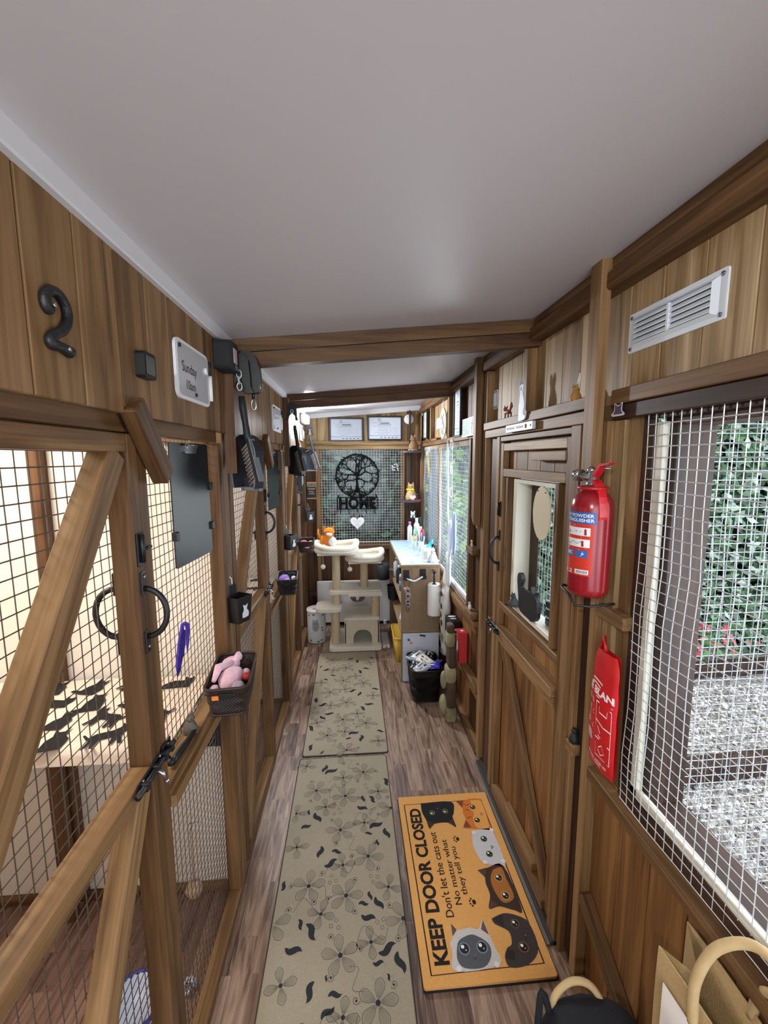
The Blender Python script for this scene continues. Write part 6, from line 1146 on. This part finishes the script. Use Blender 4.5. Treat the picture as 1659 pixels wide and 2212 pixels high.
# ---------------------------------------------------------------- fire extinguisher
RD = M('#8e1622', .22, spec=.6); ex = thing('fire_extinguisher', 'red dry powder fire extinguisher hung on the right wall', 'fire extinguisher', (.630, 1.065, 1.285)); r0 = .052
mb = MB(); mb.lathe([(.0, 0), (r0*.75, .0), (r0*.93, .008), (r0, .022), (r0, .235), (r0*.93, .256), (r0*.72, .272), (r0*.4, .281), (r0*.28, .284), (r0*.28, .292)], RD, n=40); mb.build('cylinder', ex)
mb = MB(); cf = lambda uu, vv, h: ((r0+.0006+h)*math.cos(uu/r0+PI*1.12), (r0+.0006+h)*math.sin(uu/r0+PI*1.12), vv)
def lab(a, b, c, d_, m, h=0.):
    n = 10; pts = [(a+(b-a)*i/n, c) for i in range(n+1)]+[(b-(b-a)*i/n, d_) for i in range(n+1)]; vs = [cf(p, q, h) for p, q in pts]; n2 = 2*n+1; mb.add(vs, [(i, i+1, n2-i-1, n2-i) for i in range(n)], m, True)
lab(-.052, .042, .060, .200, M('#c8301f', .35)); lab(-.052, .046, .196, .226, M('#1f5aa8', .35), .0003)
text(mb, 'DRY POWDER', cf, -.047, .2125, .088, .009, WHITE, .0007, .02); text(mb, 'EXTINGUISHER', cf, -.050, .2005, .092, .009, WHITE, .0007, .02)
lab(-.034, .034, .165, .186, WHITE, .0005); lab(-.034, .034, .135, .156, WHITE, .0005); lab(-.036, -.006, .108, .127, M('#2a62b0', .35), .0005); lab(.0, .030, .108, .127, M('#2a62b0', .35), .0005); lab(.0, .034, .064, .076, WHITE, .0005)
K_ = M('#3a1a14', .5); ribbon(mb, [(-.018, .172), (-.002, .176), (.012, .176)], .0012, cf, K_, .0008); flat(mb, [(-.030, .169), (-.022, .169), (-.026, .181)], cf, M('#b32a20', .4), .0009); flat(mb, [(.020, .167), (.026, .167), (.025, .183), (.020, .183)], cf, M('#9a2018', .4), .0009)
ribbon(mb, [(-.020, .141), (-.010, .150), (.002, .143), (.014, .150)], .0012, cf, K_, .0008); flat(mb, [(-.030, .138), (-.024, .138), (-.027, .150)], cf, M('#b32a20', .4), .0009); flat(mb, [(.014, .137), (.020, .137), (.019, .152), (.014, .152)], cf, M('#9a2018', .4), .0009)
flat(mb, [(.020, .125), (.014, .117), (.018, .118), (.012, .110), (.023, .119), (.018, .119)], cf, WHITE, .0009); text(mb, 'ABC', cf, -.033, .113, .024, .010, WHITE, .0009, .02); text(mb, '1.2', cf, -.030, .064, .022, .010, WHITE, .0009, .02)
for i in range(9): flat(mb, [(.004+i*.0032, .066), (.0055+i*.0032, .066), (.0055+i*.0032, .074), (.004+i*.0032, .074)], cf, BLACK, .0009)
for i in range(5): flat(mb, [(-.034, .084+i*.0042), (.030-.006*(i % 3), .084+i*.0042), (.030-.006*(i % 3), .0852+i*.0042), (-.034, .0852+i*.0042)], cf, M('#e0a070', .5), .0007)
[flat(mb, [(a, c), (b_, c), (b_, c+.0018), (a, c+.0018)], cf, M('#f2d4c4', .5), .0009) for a, b_, c in ((-.034, -.006, .190), (-.030, .014, .1600), (-.032, .026, .1305), (-.030, .010, .1275))]
mb.build('label', ex)
mb = MB(); mb.tube([(r0*.66*math.cos(a), r0*.66*math.sin(a), .286) for a in [2*PI*k/24 for k in range(24)]], .0045, M('#b01c22', .3), 8, closed=True); mb.build('red_ring', ex)
mb = MB(); mb.lathe([(.018, .288), (.018, .300), (.013, .304), (.013, .325), (.008, .33)], STEEL, n=18); mb.tube([(0, 0, .312), (-.010, .030, .316), (-.012, .044, .317)], [.012, .011, .011], STEEL, 12); mb.tube([(-.012, .042, .317), (-.014, .058, .318)], [.0165, .0165], M('#c8ccd0', .15, 1.), 16); mb.cyl((-.0145, .0585, .318), .011, .0015, M('#e8e8ea', .2, .5), 'y', 16); mb.blob((.004, .018, .330), .012, .012, .012, STEEL, n=12); VAL = mb.build('valve', ex)
RL = M('#c0141e', .25); mb = MB()
mb.extr([(.010, .318), (-.016, .330), (-.035, .349), (-.075, .352), (-.078, .349), (-.038, .342), (-.020, .322), (-.010, .312)], lambda p, q, h: (h-.009, p, q), 0, .018, RL); mb.build('top_lever', ex)
mb = MB(); mb.extr(spl([(-.012, .308), (-.026, .300), (-.040, .28), (-.050, .25), (-.054, .215), (-.048, .205), (-.040, .212), (-.034, .25), (-.022, .285), (-.006, .300)], 2), lambda p, q, h: (h-.011, p, q), 0, .022, RL); mb.build('carry_handle', ex)
mb = MB(); mb.tube([(.008+.012*math.cos(a), -.04-.012*math.sin(a), .338) for a in [2*PI*k/16 for k in range(16)]], .0018, STEEL, 6, closed=True); mb.build('pin_ring', VAL)
mb = MB(); mb.tube([(.045, .050, -.006), (.0, .056, -.004), (-.040, .052, .010), (-.055, .036, .010), (-.057, -.010, .004), (-.056, -.022, -.004), (-.050, -.032, -.020), (-.02, -.050, -.018), (.045, -.052, -.012)], .0035, BLACK, 8); mb.tube([(.045, .06, -.02), (.045, .06, .03)], .0035, BLACK, 6); tag(mb.build('extinguisher_bracket', loc=(.630, 1.065, 1.285)), 'black wire bracket holding the base of the fire extinguisher', 'bracket')
# ---------------------------------------------------------------- fire blanket
fb = thing('fire_blanket', 'red soft pouch labelled FIRE BLANKET hanging under the extinguisher', 'fire blanket', (.672, 1.005, .985)); FR = M('#c21a1e', .45, nv=.08, ns=30, bump=.2)
mb = MB(); vs = []; nu, nv_ = 20, 26
def fbx(u_, v_): return .010+.022*math.sin(PI*min(1, max(0, u_)))**.5*(math.sin(PI*min(1, v_*.94+.03))**.4)+.003*noise.noise((u_*5, v_*7, 3))
def fbo(u_, v_): return (-fbx(u_, v_), -(u_-.5)*.105*(1 if v_ < .86 else 1-.25*(v_-.86)/.14), -.170+.33*v_)
for i in range(nu+1):
    for j in range(nv_+1): vs.append(fbo(i/nu, j/nv_))
m_ = nv_+1; mb.add(vs, [(i*m_+j, (i+1)*m_+j, (i+1)*m_+j+1, i*m_+j+1) for i in range(nu) for j in range(nv_)], FR, True)
mb.add([(0, -(-.5)*.105, -.17), (0, -(.5)*.105, -.17), (0, -.5*.079, .16), (0, .5*.079, .16)], [(0, 1, 2, 3)], FR); mb.build('pouch', fb)
mb = MB(); mb.tube([(-.012, .030, .155), (-.006, .026, .19), (-.012, .008, .158)], .005, FR, 6); mb.build('hanging_loop', fb)
mb = MB(); ff = lambda uu, vv, h: tuple(a+b for a, b in zip(fbo(min(1, max(0, uu)), vv), (-h-.0006, 0, 0))); WL = M('#f0dede', .5)
text(mb, 'RE BLAN', ff, .02, .665, .95, .062, WL, .001, .04, ax=(1, -.035)); [ribbon(mb, [(.22, .76-.03*i), (.45, .765-.03*i), (.66-.06*i, .75-.03*i)], .012, ff, WL, .0012) for i in range(2)]
rnd = random.Random(5)
for v_ in (.60, .585, .565, .50, .485, .47, .45, .40, .385, .37, .355, .30, .285, .27, .255, .24, .225): wd = rnd.uniform(.2, .34); vv = v_; flat(mb, [(.08, vv), (.08+wd, vv-.006), (.08+wd, vv+.001), (.08, vv+.007)], ff, WL, .0012)
ribbon(mb, [(.05, .71), (.5, .70), (.95, .66)], .006, ff, WL, .0012); ribbon(mb, [(.05, .645), (.5, .635), (.95, .60)], .006, ff, WL, .0012)
for P in ([(.50, .60), (.50, .14), (.94, .12), (.94, .57), (.50, .60)], [(.52, .45), (.75, .41), (.94, .40)], [(.52, .30), (.94, .26)], [(.62, .57), (.62, .52), (.85, .51), (.85, .56)], [(.6, .40), (.68, .35), (.62, .33), (.7, .31)], [(.62, .22), (.72, .25), (.8, .19), (.68, .16), (.6, .2)]): ribbon(mb, P, .010, ff, WL, .0012)
text(mb, 'DISCARD AFTER USE', ff, .12, .085, .82, .022, WL, .001, .02, ax=(.9, -.03)); text(mb, 'PULL TAPES', ff, .2, .055, .5, .02, WL, .001, .02, ax=(.9, -.03)); mb.build('printing', fb)
# ---------------------------------------------------------------- bags bottom right
JU = M('#b3976a', .9, nv=.12, ns=300, bump=.5); JH = M('#c2a678', .85, nv=.08, ns=60, bump=.2)
jb = thing('jute_tote_bag', 'jute shopping bag with a white panel and padded handles, bottom right', 'bag', (.655, .52, 0))
zt = .70
mb = MB(); F1 = [(-.062, .155), (-.062, -.20)]; 
def sheet(x, y0, y1, z0, z1, m, off=0, wob=.006, n=10, th=.003):
    vs = []
    for s_ in (0, th):
        for i in range(n+1):
            for j in range(n+1): yy = y0+(y1-y0)*i/n; zz = z0+(z1-z0)*j/n; vs.append((x+off*j/n+s_+wob*noise.noise((yy*7, zz*5, x*9)), yy, zz))
    k = n+1; q = k*k; fs = [(i*k+j, (i+1)*k+j, (i+1)*k+j+1, i*k+j+1) for i in range(n) for j in range(n)]; fs += [tuple(a+q for a in f[::-1]) for f in fs]
    for i in range(n): fs += [(i*k, q+i*k, q+(i+1)*k, (i+1)*k), (i*k+n, (i+1)*k+n, q+(i+1)*k+n, q+i*k+n)]
    mb.add(vs, fs, m, True)
sheet(-.065, .155, -.22, .0, zt, JU); sheet(.030, .20, -.22, .0, zt-.01, JU)
vs = [(-.065, .155, 0), (-.010, .125, 0), (.030, .20, 0), (-.065, .155, zt), (-.010, .120, zt-.03), (.030, .20, zt-.01)]; mb.add(vs, [(0, 1, 4, 3), (1, 2, 5, 4)], JU); mb.box(-.062, .03, -.22, .13, 0, .006, JU, 0); mb.build('bag_body', jb)
mb = MB(); sheet(-.0735, .128, -.20, .04, zt-.045, M('#dcd5d0', .7), 0, .006, 10, .002); mb.build('white_panel', jb)
mb = MB(); mb.tube(spl([(-.074, .060, zt-.03), (-.072, .064, zt+.05), (-.045, .058, zt+.12), (-.005, .03, zt+.155), (-.005, -.03, zt+.15), (-.04, -.09, zt+.08), (-.070, -.125, zt-.03)], 6), .0085, JH, 10); mb.build('handle', jb)
mb = MB(); mb.tube(spl([(.036, .06, zt-.03), (.028, .04, zt+.05), (.016, -.02, zt+.095), (.024, -.08, zt+.05), (.036, -.10, zt-.03)], 6), .0080, JH, 10); mb.build('handle', jb)
bb = thing('black_tote_bag', 'black fabric bag with a beige rope handle beside the door mat', 'bag', (.50, .79, 0)); BF = M('#14161d', .9, nv=.25, ns=200, bump=.4)
mb = MB(); mb.blob((.035, -.05, .20), .125, .105, .20, BF, .08, 9, 28, sq=.55); mb.build('bag_body', bb)
mb = MB(); mb.tube(spl([(-.055, .015, .34), (-.035, .03, .385), (.01, .038, .408), (.055, .03, .398), (.085, .005, .35)], 6), .0080, JH, 10); mb.build('handle', bb)
mb = MB(); mb.tube(spl([(-.085, .01, .33), (-.068, .03, .40), (-.05, .01, .34)], 4), .008, BF, 8); mb.build('strap', bb)
# ================================================================ OUTSIDE
GV = bpy.data.materials.new('gravel'); GV.use_nodes = True; nt = GV.node_tree; b = nt.nodes['Principled BSDF']; v = nt.nodes.new('ShaderNodeTexVoronoi'); v.inputs['Scale'].default_value = 42; tc = nt.nodes.new('ShaderNodeTexCoord'); nt.links.new(tc.outputs['Object'], v.inputs['Vector'])
r = nt.nodes.new('ShaderNodeValToRGB'); sp = nt.nodes.new('ShaderNodeSeparateColor'); nt.links.new(v.outputs['Color'], sp.inputs[0]); nt.links.new(sp.outputs[0], r.inputs[0]); e = r.color_ramp.elements; e[0].color = lin('#5a524b'); e[1].color = lin('#b3aba3'); x = e.new(.5); x.color = lin('#877e76'); nt.links.new(r.outputs[0], b.inputs['Base Color']); bp = nt.nodes.new('ShaderNodeBump'); bp.invert = True; bp.inputs['Distance'].default_value = .02; nt.links.new(v.outputs['Distance'], bp.inputs['Height']); nt.links.new(bp.outputs[0], b.inputs['Normal'])
mb = MB(); mb.box(.76, 8, -3, 9, -.2, -.15, GV, 0); mb.box(-6, .76, 4.35, 9, -.2, -.15, GV, 0); struct('ground', mb, 'pale gravel ground outside the mesh windows', 'ground')
def pebbles(n, rg, name):
    mb = MB(); cols = [M(c, .7) for c in ('#bdb6af', '#968e86', '#71685f', '#d2ccc6', '#83776a')]; rnd = random.Random(1); base = []
    for i in range(n):
        x, y = rg(rnd); s_ = rnd.uniform(.010, .022); R3 = Matrix.Rotation(rnd.uniform(0, 6), 3, 'Z'); vs = [Vector((x, y, -.145))+R3 @ Vector((p[0]*s_*rnd.uniform(.7, 1.3), p[1]*s_*.8, p[2]*s_*.6)) for p in ((1, 0, 0), (0, 1, 0), (-1, 0, 0), (0, -1, 0), (.2, .2, 1), (0, 0, -1))]
        mb.add(vs, [(0, 1, 4), (1, 2, 4), (2, 3, 4), (3, 0, 4)], cols[rnd.randrange(5)], False)
    o = mb.build(name); tag(o, 'loose pale gravel stones outside the near window', 'gravel', None, 'stuff')
pebbles(8000, lambda r_: (lambda t, d_: (t*d_*.98, d_))(r_.uniform(.74, 1.28), r_.uniform(1.2, 2.95)), 'gravel')
for i, (a, b, lab_) in enumerate((((1.2, 1.98, -.082), (3.2, 2.12, -.082), 'nearer'), ((1.6, 3.05, -.095), (3.6, 3.15, -.095), 'farther'))):
    mb = MB(); mb.bar((0, 0, 0), Vector(b)-Vector(a), .09, .10, WS['z'], up=(0, 0, 1)); tag(mb.build('garden_sleeper', loc=a), '%s dark timber sleeper edging the gravel outside' % lab_, 'sleeper')
mb = MB(); mb.bar((0, 0, 0), (0, 2.2, 0), .10, .09, WS['z'], up=(0, 0, 1)); tag(mb.build('garden_sleeper', loc=(1.05, 0.2, -.082)), 'dark timber sleeper on the gravel along the near window', 'sleeper')
mb = MB(); mb.box(-.04, .04, -.04, .04, 0, .30, M('#20252e', .5), .004); tag(mb.build('drain_downpipe', loc=(1.72, 2.25, -.15)), 'short dark blue-grey pipe standing on the gravel outside', 'pipe')
# ivy bank and shrubs
def leaves(name, n, gen, cols, size, label, kind='stuff', cat='foliage', seed=1):
    rnd = random.Random(seed); mb = MB(); ms = [M(c, .5) for c in cols]
    for i in range(n):
        p, nr = gen(rnd); s_ = size*rnd.uniform(.6, 1.3); nrm = (Vector(nr)+Vector((rnd.uniform(-.7, .7), rnd.uniform(-.7, .7), rnd.uniform(-.3, .9)))).normalized(); u_ = nrm.orthogonal().normalized(); u_ = Matrix.Rotation(rnd.uniform(0, 6), 3, nrm) @ u_; v_ = nrm.cross(u_); P = Vector(p)
        vs = [P-u_*s_, P+v_*s_*.55-nrm*s_*.12, P+u_*s_, P-v_*s_*.55-nrm*s_*.12, P+nrm*s_*.1]
        mb.add(vs, [(0, 1, 4), (1, 2, 4), (2, 3, 4), (3, 0, 4)], ms[rnd.randrange(len(ms))])
    return tag(mb.build(name), label, cat, None, kind)
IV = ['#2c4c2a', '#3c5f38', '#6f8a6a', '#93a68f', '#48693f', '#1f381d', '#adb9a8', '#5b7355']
A_ = Vector((1.75, 4.55, 0)); B_ = Vector((5.2, 2.75, 0)); D_ = (B_-A_).normalized(); Nn = Vector((D_.y, -D_.x, 0))
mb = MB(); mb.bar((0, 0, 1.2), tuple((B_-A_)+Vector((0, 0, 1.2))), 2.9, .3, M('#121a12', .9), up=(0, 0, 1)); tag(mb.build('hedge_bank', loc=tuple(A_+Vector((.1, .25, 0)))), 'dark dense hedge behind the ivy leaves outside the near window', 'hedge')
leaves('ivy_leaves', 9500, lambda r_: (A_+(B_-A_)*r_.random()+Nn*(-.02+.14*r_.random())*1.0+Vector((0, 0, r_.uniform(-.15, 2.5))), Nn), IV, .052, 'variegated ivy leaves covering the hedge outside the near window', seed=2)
fl = leaves('garden_flowers', 900, lambda r_: ((2.75+r_.gauss(0, .28), 3.38+r_.gauss(0, .10), -.05+abs(r_.gauss(0, .11))), (0, -1, .5)), ['#3d6a34', '#5c8a4a', '#2e4e28', '#c23a4a', '#d0566a'], .03, 'green plants with red flowers at the foot of the ivy hedge', 'stuff', 'plants', 3)
# behind end window and far side windows
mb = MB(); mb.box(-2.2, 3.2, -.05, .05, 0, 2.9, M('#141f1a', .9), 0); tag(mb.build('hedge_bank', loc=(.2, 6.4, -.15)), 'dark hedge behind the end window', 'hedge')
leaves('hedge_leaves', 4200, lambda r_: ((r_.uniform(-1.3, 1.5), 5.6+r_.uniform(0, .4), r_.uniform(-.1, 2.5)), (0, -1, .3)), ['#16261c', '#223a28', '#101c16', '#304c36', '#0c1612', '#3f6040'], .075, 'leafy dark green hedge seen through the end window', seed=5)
leaves('shrub_leaves', 3200, lambda r_: ((r_.uniform(.92, 1.5), r_.uniform(3.3, 5.4), r_.uniform(-.14, 2.4)), (-.6, -.8, .3)), ['#4f7a34', '#6f9844', '#345a2e', '#93b060', '#20381f'], .06, 'bright leafy shrub outside the far side windows', seed=6)
mb = MB(); 
for i in range(10): mb.box(-.01, .01, i*.125, i*.125+.11, 0, 2.1, M('#6d7b8e', .6), .002)
mb.box(.012, .05, 0, 1.24, .4, .48, M('#5c6a7c', .6)); mb.box(.012, .05, 0, 1.24, 1.6, 1.68, M('#5c6a7c', .6)); tag(mb.build('slatted_fence', loc=(1.62, 4.98, -.15)), 'blue-grey slatted fence outside the far side windows', 'fence')
# warm lamps inside the pens
for k, s in enumerate((-.0, 1.255, 2.51)):
    area('pen_light_%d' % k, (-1.15, s+.85, 1.94), (-.95, s+1.1, .5), .35, .35, (13, 7, 7)[k], (1.0, .91, .79) if k == 0 else (1, .94, .90))
l = bpy.data.lights.new('bulkhead_glow', 'AREA'); l.size = .06; l.shape = 'RECTANGLE'; l.size_y = .22; l.energy = 30; l.color = (.93, .97, 1.0)
lo = bpy.data.objects.new('bulkhead_glow', l); C.objects.link(lo); lo.location = (-.35, 3.70, 1.985); lo.rotation_euler = Vector((1, -1.1, -.35)).to_track_quat('-Z', 'Y').to_euler()

o = thing('bulkhead_lamp', 'second lit bulkhead lamp on the left cornice behind the camera', 'lamp', (-.41, -.45, 1.985))
mb = MB(); mb.extr(rrect(-.13, .13, -.038, .038, .036, 6), onleft(0), -.01, .012, WHITE); mb.build('base', o)
mb = MB(); mb.extr(rrect(-.12, .12, -.032, .032, .030, 6), onleft(0), .012, .04, M('#ffffff', .4, emit='#f2fbff', es=9)); mb.build('diffuser', o)
area('bulkhead_glow_near', (-.355, -.45, 1.985), (.7, 1.0, 1.3), .22, .06, 13, (1.0, .97, .92))
